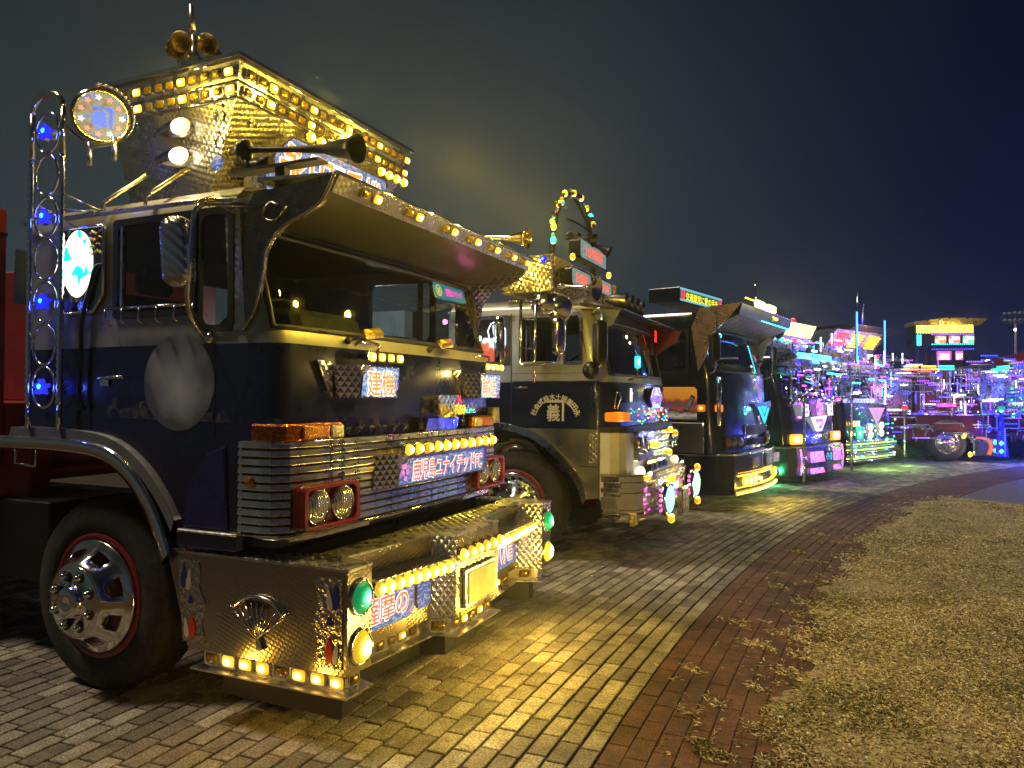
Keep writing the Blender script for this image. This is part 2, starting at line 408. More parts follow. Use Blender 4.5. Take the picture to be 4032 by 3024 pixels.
# ------------------------------------------------------------------ lettering
_tx = {}
def text_mesh(s, off):
    if (s, off) in _tx: return _tx[(s, off)]
    cu = bpy.data.curves.new('lettering', 'FONT'); cu.body = s; cu.offset = off; cu.resolution_u = 3
    ob = bpy.data.objects.new('lettering_source', cu); COL.objects.link(ob)
    bpy.context.view_layer.update()
    me = bpy.data.meshes.new_from_object(ob.evaluated_get(bpy.context.evaluated_depsgraph_get()))
    bpy.data.objects.remove(ob)
    n = len(me.vertices); co = np.empty(n * 3); me.vertices.foreach_get('co', co); co = co.reshape(-1, 3)
    fs = [list(p.vertices) for p in me.polygons]
    _tx[(s, off)] = (co, fs)
    return _tx[(s, off)]
def lettering(s, w, h, M, material, parent, name='lettering', off=0.012, z=0.0, th=0.002, skew=0.0):
    """solid letters; weight is added by laying slightly shifted copies under the top one"""
    co, fs = text_mesh(s, 0.0)
    lo, hi = co.min(0), co.max(0)
    sc_ = np.array([w / max(hi[0] - lo[0], 1e-6), h / max(hi[1] - lo[1], 1e-6)])
    p = (co - (lo + hi) / 2)[:, :2]
    ed = {}
    for f in fs:
        for i in range(len(f)):
            k = (f[i], f[(i + 1) % len(f)])
            if (k[1], k[0]) in ed: del ed[(k[1], k[0])]
            else: ed[k] = 1
    mb = MB(); n_ = 8 if off > 0.005 else 0
    for c in range(n_ + 1):
        d = np.array([0.0, 0.0]) if c == 0 else np.array([math.cos(c * math.pi / 4), math.sin(c * math.pi / 4)]) * off
        q = (p + d) * sc_; x = q[:, 0] + q[:, 1] * skew; zt = z + th - c * 0.00006
        mb.add([(a_, b_[1], zt) for a_, b_ in zip(x, q)], fs)
        if c == 0:
            b0 = len(mb.v); mb.v += [(a_, b_[1], z) for a_, b_ in zip(x, q)]
            for (i, j) in ed: mb.f.append([j, i, b0 + i, b0 + j]); mb.mi.append(0); mb.sm.append(False)
    return mb.build(name, material, parent, M)
def sign(parent, M, w, h, text, bg, ink, outline=ink_white, frame=chrome, depth=0.03, name='lightbox', tw=0.86, thh=0.72, rad=0.015, skew=0.0, tx=0.0, shape=None):
    mb = MB(); poly = shape or rr(w, h, rad)
    mb.prism(poly, 'z', -depth, 0.0); mb.cur = 1
    mb.add([(p[0] * 0.985, p[1] * 0.97, 0.0015) for p in poly], [list(range(len(poly)))])
    if shape is None:
        mb.cur = 0; ring(mb, rr(w + 0.02, h + 0.02, rad + 0.005), rr(w - 0.006, h - 0.006, rad), -0.004, 0.008)
    o = mb.build(name, [frame, bg], parent, M)
    if text:
        T = Matrix.Translation((tx, 0, 0))
        if outline: lettering(text, w * tw, h * thh, T, outline, o, 'lettering_outline', 0.055, 0.003, 0.001, skew)
        lettering(text, w * tw, h * thh, T, ink, o, 'lettering', 0.012, 0.0055, 0.0012, skew)
    return o

# ------------------------------------------------------------------ lamps (shared meshes)
def _mk():
    L = {}
    mb = MB(); ring(mb, rr(0.082, 0.062, 0.016), rr(0.066, 0.047, 0.012), 0.0, 0.010); mb.prism(rr(0.082, 0.062, 0.016), 'z', -0.006, 0.0)
    L['bezel'] = mesh_of(mb, 'marker_lamp', chrome)
    mb = MB(); p0, p1, p2 = rr(0.067, 0.048, 0.012), rr(0.062, 0.043, 0.012), rr(0.044, 0.026, 0.010)
    n = len(p0); vs = [(p[0], p[1], z) for q, z in ((p0, 0.001), (p1, 0.013), (p2, 0.019)) for p in q]
    fs = [(a * n + i, a * n + (i + 1) % n, (a + 1) * n + (i + 1) % n, (a + 1) * n + i) for a in (0, 1) for i in range(n)] + [list(range(2 * n, 3 * n))]
    mb.add(vs, fs, True)
    L['rect'] = mb
    mb = MB(); mb.lathe([(0.030, 0.0), (0.032, 0.006), (0.026, 0.010)], n=12); mb.prism([(0.03 * math.cos(a * math.pi / 6), 0.03 * math.sin(a * math.pi / 6)) for a in range(12)], 'z', -0.004, 0.0)
    L['rbezel'] = mesh_of(mb, 'bulb_lamp', chrome)
    mb = MB(); mb.lathe([(0.025, 0.002), (0.026, 0.014), (0.021, 0.026), (0.010, 0.034), (0.0008, 0.036)], n=12)
    L['round'] = mb
    return L
LM = _mk()
_lm = {}
def lamp(parent, M, col='yellow', lit=True, kind='rect', s=1.0):
    m = (LIT if lit else UNLIT)[col]
    key = (kind, m.name)
    if key not in _lm: _lm[key] = mesh_of(LM[kind], 'lens', m)
    S = Matrix.Scale(s, 4)
    o = place(LM['bezel' if kind == 'rect' else 'rbezel'], 'marker_lamp' if kind == 'rect' else 'bulb_lamp', parent, M @ S)
    place(_lm[key], 'lens', o)
    return o
def row(parent, p0, p1, n, normal, col='yellow', lit=lambda i: True, kind='rect', s=1.0, ucol='amber'):
    p0, p1 = Vector(p0), Vector(p1)
    for i in range(n):
        p = p0.lerp(p1, i / max(1, n - 1)); l = lit(i)
        lamp(parent, fr(p, normal), col if l else ucol, l, kind, s)
def glow_light(parent, loc, power, col=(1.0, 0.68, 0.07), r=0.06, name='lamp_or_added_glow'):  # point light carrying a lamp's light; a few added ones have no lamp
    r = min(r, 0.02)
    l = bpy.data.lights.new(name, 'POINT'); l.energy = power; l.color = col; l.shadow_soft_size = r
    o = bpy.data.objects.new(name, l); COL.objects.link(o); o.parent = parent; o.location = loc
    return o
def dots(parent, pts, r, m, name='led_string'):
    mb = MB()
    for p in pts:
        x, y, z = p
        mb.add([(x + r, y, z), (x - r, y, z), (x, y + r, z), (x, y - r, z), (x, y, z + r), (x, y, z - r)],
               [(0, 2, 4), (2, 1, 4), (1, 3, 4), (3, 0, 4), (2, 0, 5), (1, 2, 5), (3, 1, 5), (0, 3, 5)])
    return mb.build(name, m, parent, kind='stuff')
def lerp_pts(a, b, n):
    a, b = Vector(a), Vector(b)
    return [tuple(a.lerp(b, i / max(1, n - 1))) for i in range(n)]

# ------------------------------------------------------------------ truck parts
def cab(parent, W, back, sx, levels, holes, mats, ws, nc=6, nf=6, rear=None, glass_m=glass, gasket=blackp):
    """Pressed-steel cab: rounded plan lofted through the levels, window openings left out."""
    def perim(l, inset=0.0):
        z, f, s, rc, bow = levels[l][:5]; f -= inset; s += inset
        H = [(back, s)] + [(x, s) for x in sx]
        H += [(f - rc + rc * math.sin(R(90 * k / nc)), s + rc - rc * math.cos(R(90 * k / nc))) for k in range(nc + 1)]
        Fr = []
        for k in range(1, nf):
            t = k / nf; Fr.append((f + bow * 4 * t * (1 - t), s + rc + t * (W - 2 * s - 2 * rc)))
        Hm = [(x, W - y) for x, y in reversed(H)]
        P = H + Fr + Hm + [(back, W * 0.72), (back, W * 0.28)]
        return [(x, y, z) for x, y in P]
    hs = len(sx) + 1; c0 = hs; L = len(levels)
    n = len(perim(0)); nh = len(sx) + 1 + nc + 1
    def is_hole(l, k):
        for seg, a, b in holes:
            m = nh + nf - 1 + (nh - 1) - 1 - seg
            if k in (seg, m) and a <= l < b: return True
        a, b, cs = ws
        if a <= l < b and c0 + cs <= k < nh + nf - 1 + nc - cs: return True
        if rear and rear[0] <= l < rear[1] and k == n - 2: return True
        return False
    mb = MB(); rings = [perim(l) for l in range(L)]
    for r_ in rings: mb.v += r_
    for l in range(L - 1):
        for k in range(n):
            if is_hole(l, k): continue
            k2 = (k + 1) % n
            mb.f.append([l * n + k, l * n + k2, (l + 1) * n + k2, (l + 1) * n + k]); mb.mi.append(levels[l][5]); mb.sm.append(True)
    mb.f.append([(L - 1) * n + k for k in range(n)]); mb.mi.append(levels[-1][5]); mb.sm.append(False)
    body = mb.build('cab', mats, parent)
    for p in body.data.polygons: pass
    e = body.modifiers.new('edges', 'EDGE_SPLIT'); e.split_angle = R(38)
    # windscreen following the opening
    a, b, cs = ws; ks = list(range(c0 + cs, nh + nf - 1 + nc - cs + 1))
    rg = [perim(l, 0.010) for l in range(a, b + 1)]
    g = MB(); m = len(ks)
    for r_ in rg: g.v += [r_[k] for k in ks]
    for i in range(len(rg) - 1):
        for k in range(m - 1): g.f.append([i * m + k, i * m + k + 1, (i + 1) * m + k + 1, (i + 1) * m + k]); g.mi.append(0); g.sm.append(True)
    wsc = g.build('windscreen', glass_m, parent)
    pth = [rings[a][k] for k in ks] + [rings[i][ks[-1]] for i in range(a + 1, b)] + [rings[b][k] for k in reversed(ks)] + [rings[i][ks[0]] for i in range(b - 1, a, -1)]
    MB().tube(pth, 0.017, 6, closed=True).build('gasket', gasket, wsc)
    return body, rings
def side_window(parent, x0, x1, z0, z1, y, rad=0.05, w=0.03, frame=chrome, pane=glass_dk, far=False, name='side_window'):
    cx, cz = (x0 + x1) / 2, (z0 + z1) / 2
    M = fr((cx, y, cz), (0, 1, 0) if far else NS)
    mb = MB(); ow, oh = abs(x1 - x0) + 0.05, z1 - z0 + 0.05
    ring(mb, rr(ow, oh, 0.025), rr(ow - 0.05 - w, oh - 0.05 - w, rad), -0.006, 0.012)
    o = mb.build(name, frame, parent, M)
    g = MB(); g.add([(p[0], p[1], 0.0) for p in rr(ow - 0.05 - w, oh - 0.05 - w, rad)], [list(range(20))])
    g.build('pane', pane, o)
    return o
def wheel(parent, x, y, z, r=0.52, w=0.27, style='dish', out=-1):
    """tyre with tread lugs, chrome trim with holes, nuts; out=-1 faces the near side"""
    M = fr((x, y, z), (0, out, 0))
    t = MB()
    t.lathe([(r * 0.60, -w), (r * 0.80, -w - 0.012), (r * 0.965, -w + 0.01), (r, -w + 0.04), (r, -0.04), (r * 0.965, -0.01), (r * 0.80, 0.012), (r * 0.68, 0.012), (r * 0.60, -0.02)], n=48)
    for k in range(44):
        a = 2 * math.pi * k / 44
        for zz in (-0.075, -w + 0.075):
            t.box(r * 0.97, r + 0.004, -0.022, 0.022, zz - 0.022, zz + 0.022, M=Matrix.Rotation(a, 4, 'Z'))
    o = t.build('wheel', tyre_m, parent, M)
    b = MB(); b.lathe([(r * 0.655, 0.004), (r * 0.63, 0.016), (r * 0.575, 0.006), (r * 0.56, -0.05), (0.02, -0.06)], n=32)
    b.build('rim', red, o)
    c = MB()
    if style == 'dish':
        c.lathe([(r * 0.590, 0.016), (r * 0.575, 0.026), (r * 0.535, 0.034), (r * 0.505, 0.050), (r * 0.43, 0.095), (r * 0.385, 0.128), (r * 0.37, 0.138), (r * 0.36, 0.14)], n=48,
                skip=lambda i, k: i == 3 and k % 6 in (1, 2, 3))
        c.lathe([(r * 0.36, 0.14), (r * 0.345, 0.142), (0.088, 0.142), (0.085, 0.165), (0.075, 0.185), (0.001, 0.188)], n=32)
        hz_, hr = 0.145, r * 0.27
    else:
        c.lathe([(r * 0.60, 0.018), (r * 0.57, 0.030), (r * 0.52, 0.018), (r * 0.47, -0.01), (r * 0.40, 0.01), (r * 0.38, 0.02), (0.10, 0.022), (0.09, 0.06), (0.001, 0.065)], n=40,
                skip=lambda i, k: i == 2 and k % 2 == 0)
        hz_, hr = 0.024, r * 0.28
    c.build('wheel_trim', chrome, o, solid=0.006)
    for k in range(8):
        a = 2 * math.pi * (k + 0.5) / 8
        q = MB(); q.cyl((0, 0, -0.003), (0, 0, 0.004), 0.030, 0.028, 12); q.cur = 1
        q.lathe([(0.0185, 0.004), (0.018, 0.022), (0.012, 0.032), (0.0005, 0.034)], n=8)
        q.build('wheel_nut', [blackp, chrome], o, M=Matrix.Translation((hr * math.cos(a), hr * math.sin(a), hz_)))
    return o
def arc_pts(pts, n=6):
    """Catmull-Rom through 2-D points"""
    P = [pts[0]] + list(pts) + [pts[-1]]; out = []
    for i in range(1, len(P) - 2):
        for k in range(n):
            t = k / n; a, b, c, d = P[i - 1], P[i], P[i + 1], P[i + 2]
            out.append(tuple(0.5 * ((2 * b[j]) + (-a[j] + c[j]) * t + (2 * a[j] - 5 * b[j] + 4 * c[j] - d[j]) * t * t + (-a[j] + 3 * b[j] - 3 * c[j] + d[j]) * t ** 3) for j in range(len(b))))
    return out + [tuple(pts[-1])]
def band(mb, path, w_y0, w_y1, th, inward=-1):
    """strip following an (x,z) path, lying across y"""
    n = len(path); vs = []
    for i, p in enumerate(path):
        a = path[max(0, i - 1)]; c = path[min(n - 1, i + 1)]
        dx, dz = c[0] - a[0], c[1] - a[1]; l = math.hypot(dx, dz) or 1
        nx, nz = -dz / l * th * inward, dx / l * th * inward
        vs += [(p[0], w_y0, p[1]), (p[0], w_y1, p[1]), (p[0] + nx, w_y1, p[1] + nz), (p[0] + nx, w_y0, p[1] + nz)]
    fs = [(4 * i + k, 4 * i + (k + 1) % 4, 4 * i + 4 + (k + 1) % 4, 4 * i + 4 + k) for i in range(n - 1) for k in range(4)]
    fs += [(0, 1, 2, 3), (4 * n - 1, 4 * n - 2, 4 * n - 3, 4 * n - 4)]
    return mb.add(vs, fs, True)
def oval_mirror(parent, M, w=0.16, h=0.36, name='wing_mirror', m=quilted):
    mb = MB(); p0, p1, p2 = rr(w, h, 0.06), rr(w * 0.94, h * 0.96, 0.055), rr(w * 0.55, h * 0.7, 0.03)
    n = len(p0); vs = [(p[0], p[1], z) for q, z in ((p0, -0.01), (p0, 0.02), (p1, 0.045), (p2, 0.062)) for p in q]
    mb.add(vs, [(a * n + i, a * n + (i + 1) % n, (a + 1) * n + (i + 1) % n, (a + 1) * n + i) for a in (0, 1, 2) for i in range(n)] + [list(range(3 * n, 4 * n))], True)
    mb.cur = 1; mb.add([(p[0], p[1], -0.01) for p in p0], [list(range(n))])
    return mb.build(name, [m, glass_dk], parent, M)
def round_mirror(parent, c, n, r=0.1, m=chrome):
    mb = MB(); mb.lathe([(r, 0), (r * 1.02, 0.01), (r * 0.92, 0.04), (r * 0.6, 0.075), (r * 0.15, 0.09), (0.001, 0.092)], n=20); mb.cur = 1
    mb.lathe([(r, 0.0), (r * 0.5, -0.02), (0.001, -0.026)], n=20)
    return mb.build('round_mirror', [m, chrome], parent, fr(c, n))
def horn(parent, a, b, rb, m=chrome, back=0.055, name='air_horn'):
    a, b = Vector(a), Vector(b); L = (b - a).length
    mb = MB(); M = fr(a, b - a)
    mb.lathe([(0.001, -0.03), (back * 0.8, -0.03), (back, -0.015), (back, 0.02), (back * 0.5, 0.035), (0.016, 0.05), (0.014, L * 0.25), (0.016, L * 0.50), (0.024, L * 0.72), (0.040, L * 0.88), (rb * 0.8, L * 0.96), (rb, L), (rb * 0.97, L * 1.005)], M, 18)
    mb.lathe([(rb * 0.97, L * 1.005), (rb * 0.75, L * 0.95), (0.045, L * 0.86), (0.02, L * 0.7)], M, 18)
    return mb.build(name, m, parent)
def seat(parent, x, y, m=brown_trim, z=1.45):
    mb = MB(); mb.prism([(x, z), (x + 0.5, z + 0.05), (x + 0.5, z + 0.18), (x, z + 0.16)], 'y', y, y + 0.5)
    mb.prism([(x - 0.12, z + 0.12), (x, z + 0.12), (x - 0.10, z + 0.75), (x - 0.20, z + 0.75)], 'y', y + 0.02, y + 0.48)
    mb.box(x - 0.22, x - 0.12, y + 0.13, y + 0.37, z + 0.77, z + 0.95)
    return mb.build('seat', m, parent, bevel=0.03)
def steering_wheel(parent, c, r=0.23, m=blackp):
    mb = MB(); M = fr(c, (-0.55, 0, 0.85), up=(0, 1, 0))
    mb.tube([M @ Vector((r * math.cos(a), r * math.sin(a), 0)) for a in [k * math.pi / 12 for k in range(24)]], 0.014, 6, closed=True)
    for k in range(3):
        a = k * 2.094; mb.tube([M @ Vector((0, 0, -0.02)), M @ Vector((r * math.cos(a), r * math.sin(a), 0))], 0.011, 5)
    return mb.build('steering_wheel', m, parent)
def kanji_arc(parent, text, c, r, size, a0, a1, y, material=cream):
    n = len(text)
    for i, ch in enumerate(text):
        a = R(a0 + (a1 - a0) * i / (n - 1))
        p = (c[0] + r * math.cos(a), y, c[1] + r * math.sin(a))
        M = fr(p, NS, roll=a - math.pi / 2)
        lettering(ch, size, size, M, material, parent, 'door_lettering', 0.02, 0.0, 0.0015)
def gi_emblem(parent, c, s, y, material=cream):
    lettering('義', s * 0.8, s, fr((c[0] - s * 0.06, y, c[1] - s * 0.12), NS), material, parent, 'door_emblem', 0.02, 0.0, 0.0015)
    mb = MB(); x0, x1, z0, z1, t = c[0] - s * 0.58, c[0] + s * 0.62, c[1] - s * 0.62, c[1] + s * 0.62, s * 0.14
    mb.prism([(x0, z1), (x1, z1), (x1, z0), (x1 - t, z0), (x1 - t, z1 - t), (x0, z1 - t)], 'y', y - 0.0015, y)
    mb.build('door_emblem_bracket', material, parent)
def star(r, ri, n=5):
    return [((r if k % 2 == 0 else ri) * math.sin(math.pi * k / n), (r if k % 2 == 0 else ri) * math.cos(math.pi * k / n)) for k in range(2 * n)]
def facet_star(r, ri, h):
    mb = MB(); p = star(r, ri); n = len(p)
    mb.add([(a[0], a[1], 0) for a in p] + [(0, 0, h)], [(i, (i + 1) % n, n) for i in range(n)]); return mb
def wiper(parent, a, b, c):
    mb = MB(); mb.tube([a, b], 0.009, 5); mb.tube([Vector(b) - (Vector(c) - Vector(b)), c], 0.007, 5); mb.ball(a, 0.02)
    return mb.build('wiper', blackp, parent)
def sill_rail(parent, x0, x1, y, z, n=6, out=0.07):
    mb = MB(); mb.tube([(x0, y, z), (x1, y, z)], 0.007, 5)
    for k in range(n):
        x = x0 + (x1 - x0) * k / (n - 1)
        mb.tube([(x, y, z), (x, y - 0.004, z - out), (x + 0.01, y + 0.03, z - out - 0.02)], 0.0065, 5)
    return mb.build('window_rail', chrome, parent)
dark_scale = mat('dark_scale_polished_steel', scale_build(0.022, 0.3), **{'Base Color': (0.16, 0.15, 0.13), 'Metallic': 1.0})
def wing_visor(parent, W, wing, zt, xt, band_h=0.085, m_wing=dark_scale, m_front=scale_big, soffit_back=(-0.16, 2.45), name='sun_visor', flare=0.0):
    """roof-wide visor: two curved cheek plates, a lamp fascia and a ribbed underside"""
    mb = MB()
    mb.prism([(xt - 0.012, zt - 0.003), (xt, zt + 0.006), (-0.15, soffit_back[1] + 0.22), (-0.16, soffit_back[1] + 0.20)], 'y', -flare + 0.012, W + flare - 0.012)
    o = mb.build(name, brushed, parent)
    for y0, y1 in ((-flare - 0.006, -flare + 0.012), (W + flare - 0.012, W + flare + 0.006)): MB().prism(wing, 'y', y0, y1).build('cheek_plate', m_wing, o)
    f = MB(); fx, fz = xt - 0.045, zt - band_h
    f.prism([(xt, zt), (xt + 0.004, zt - 0.006), (fx + 0.004, fz), (fx, fz + 0.004), (xt - 0.012, zt - 0.004)], 'y', -flare + 0.012, W + flare - 0.012)
    f.build('fascia', m_front, o)
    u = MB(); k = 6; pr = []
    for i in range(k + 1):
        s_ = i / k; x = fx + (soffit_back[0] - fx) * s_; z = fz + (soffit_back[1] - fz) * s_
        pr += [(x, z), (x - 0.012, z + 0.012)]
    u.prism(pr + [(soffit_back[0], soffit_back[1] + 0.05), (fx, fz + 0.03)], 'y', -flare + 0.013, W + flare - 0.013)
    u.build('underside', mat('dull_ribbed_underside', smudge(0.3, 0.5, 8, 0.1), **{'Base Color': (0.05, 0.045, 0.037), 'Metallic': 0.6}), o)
    rm = MB(); rm.tube([(xt, -flare, zt), (xt, W + flare, zt)], 0.009, 6); rm.build('rim_tube', chrome, o)
    return o

# ------------------------------------------------------------------ ground: paving laid in arcs
CX, CY, RB = 32.0, 4.0, 33.02        # centre of the arcs, radius of the grey / red boundary
def ground():
    mb = MB(); mb.box(-85, 85, -11, 97, -0.30, -0.012)
    def gb(nt, b):
        n = N(nt, 'ShaderNodeTexNoise', {'Vector': objc(nt), 'Scale': 1.4, 'Detail': 8.0})
        nt.links.new(ramp(nt, n.outputs[0], [(0.3, (0.035, 0.022, 0.012)), (0.7, (0.075, 0.048, 0.027))]), b.inputs['Base Color'])
        bump(nt, b, n.outputs[0], 0.5, 0.03)
    g = mb.build('ground', mat('joint_sand', gb, Roughness=0.95)); g['kind'] = 'structure'
    def stone_b(c1, c2, c3, moss):
        def f(nt, b):
            co = objc(nt); gm = N(nt, 'ShaderNodeNewGeometry'); oi = N(nt, 'ShaderNodeObjectInfo')
            pos = gm.outputs['Position']
            rnd = MA(nt, 'FRACT', MA(nt, 'ADD', gm.outputs['Random Per Island'], MA(nt, 'MULTIPLY', oi.outputs['Random'], 7.0)))
            base = ramp(nt, rnd, [(0.0, c1), (0.5, c2), (1.0, c3)])
            sp = N(nt, 'ShaderNodeTexNoise', {'Vector': pos, 'Scale': 85.0, 'Detail': 4.0, 'Roughness': 0.9})
            mx = N(nt, 'ShaderNodeMix', {0: 0.75, 6: base, 7: ramp(nt, sp.outputs[0], [(0.38, (0.10, 0.09, 0.08)), (0.48, (0.75, 0.74, 0.72)), (0.6, (1.9, 1.85, 1.75))])}, data_type='RGBA', blend_type='MULTIPLY')
            st = N(nt, 'ShaderNodeTexNoise', {'Vector': pos, 'Scale': 1.7, 'Detail': 6.0, 'Roughness': 0.7})
            m2 = N(nt, 'ShaderNodeMix', {0: 1.0, 6: mx.outputs[2], 7: ramp(nt, st.outputs[0], [(0.32, (0.30, 0.28, 0.26)), (0.58, (1.1, 1.06, 1.02))])}, data_type='RGBA', blend_type='MULTIPLY')
            m3 = N(nt, 'ShaderNodeMix', {0: ramp(nt, N(nt, 'ShaderNodeTexNoise', {'Vector': pos, 'Scale': 9.0, 'Detail': 5.0}).outputs[0], [(0.5, (0, 0, 0)), (0.68, (moss, moss, moss))]), 6: m2.outputs[2], 7: (0.055, 0.030, 0.018, 1)}, data_type='RGBA')
            nt.links.new(m3.outputs[2], b.inputs['Base Color'])
            b.inputs['Roughness'].default_value = 0.82
            bump(nt, b, sp.outputs[0], 0.55, 0.003)
        return f
    grey = mat('grey_paver', stone_b((0.17, 0.155, 0.13), (0.28, 0.26, 0.22), (0.44, 0.41, 0.35), 0.35))
    rust = mat('red_paver', stone_b((0.110, 0.052, 0.032), (0.130, 0.060, 0.037), (0.150, 0.070, 0.043), 1.0))
    W_, Lg, H_ = 0.107, 0.208, 0.05
    def template(w, l, c=0.004):
        a, b_ = w / 2, l / 2
        vs = [(-a, -b_, -H_), (a, -b_, -H_), (a, b_, -H_), (-a, b_, -H_), (-a, -b_, -c), (a, -b_, -c), (a, b_, -c), (-a, b_, -c),
              (-a + c, -b_ + c, 0), (a - c, -b_ + c, 0), (a - c, b_ - c, 0), (-a + c, b_ - c, 0)]
        fs = [(8, 9, 10, 11)] + [(4 + i, 4 + (i + 1) % 4, 8 + (i + 1) % 4, 8 + i) for i in range(4)] + [(i, (i + 1) % 4, 4 + (i + 1) % 4, 4 + i) for i in range(4)]
        return vs, fs
    cdir = Vector((-math.sin(R(24.13)), math.cos(R(24.13)), 0)); rdir = Vector((math.cos(R(24.13)), math.sin(R(24.13)), 0))
    def inview(x, y, m=0.35):
        d = x * cdir.x + y * cdir.y; l = x * rdir.x + y * rdir.y
        return d > 2.0 and abs(l) < d * 0.689 + m and d > 2.95
    rnd = random.Random(3)
    for nm, mt, ks, jw in (('grey', grey, range(0, 62), 0.0135), ('red', rust, range(-10, 0), 0.006)):
        tv, tf = template(W_ - jw, Lg - jw)
        tv = [Vector(v) for v in tv]
        stones = []
        for k in ks:
            rad = RB + (k + 0.5) * W_
            y_end = 17.0
            off = (k * 0.034 + (0.5 * Lg if k % 7 in (3, 4, 6) else 0)) if nm == 'grey' else k * 0.104
            y_hi = 26 if k < 30 else 14
            n0, n1 = int((-1 + 0 - CY) / Lg), int((y_hi - CY) / Lg)
            for j in range(n0, n1):
                ang = (j * Lg + off) / rad
                x = CX - rad * math.cos(ang); y = CY + rad * math.sin(ang)
                if not inview(x, y, 1.2): continue
                stones.append((x, y, ang, inview(x, y, -0.05) and not (x < -2.05 and y > 2.75 and y < 5.3)))
        stones.sort(key=lambda s_: (not s_[3], s_[0] ** 2 + s_[1] ** 2))
        par = thing_structure(nm + '_paving' if nm == 'grey' else 'red_paving_band')
        me = bpy.data.meshes.new('paver_' + nm); me.from_pydata([tuple(v) for v in tv], [], tf); me.materials.append(mt); me.update()
        lim = 300
        for i, (x, y, a, vis) in enumerate(stones[:lim]):
            place(me, 'paver', par, Matrix.Translation((x, y, rnd.uniform(-0.0025, 0.0015))) @ Matrix.Rotation(-a + rnd.uniform(-0.006, 0.006), 4, 'Z') @ Matrix.Rotation(rnd.uniform(-0.008, 0.008), 4, 'X') @ Matrix.Rotation(rnd.uniform(-0.01, 0.01), 4, 'Y'))
        big = MB()
        for (x, y, a, vis) in stones[lim:]:
            M = Matrix.Translation((x, y, rnd.uniform(-0.0025, 0.0015))) @ Matrix.Rotation(-a, 4, 'Z') @ Matrix.Rotation(rnd.uniform(-0.008, 0.008), 4, 'X') @ Matrix.Rotation(rnd.uniform(-0.01, 0.01), 4, 'Y')
            big.add([M @ v for v in tv], tf)
        big.build('pavers', mt, par, kind='stuff')
def thing_structure(name):
    o = bpy.data.objects.new(name, None); COL.objects.link(o); o['kind'] = 'structure'; return o
ground()

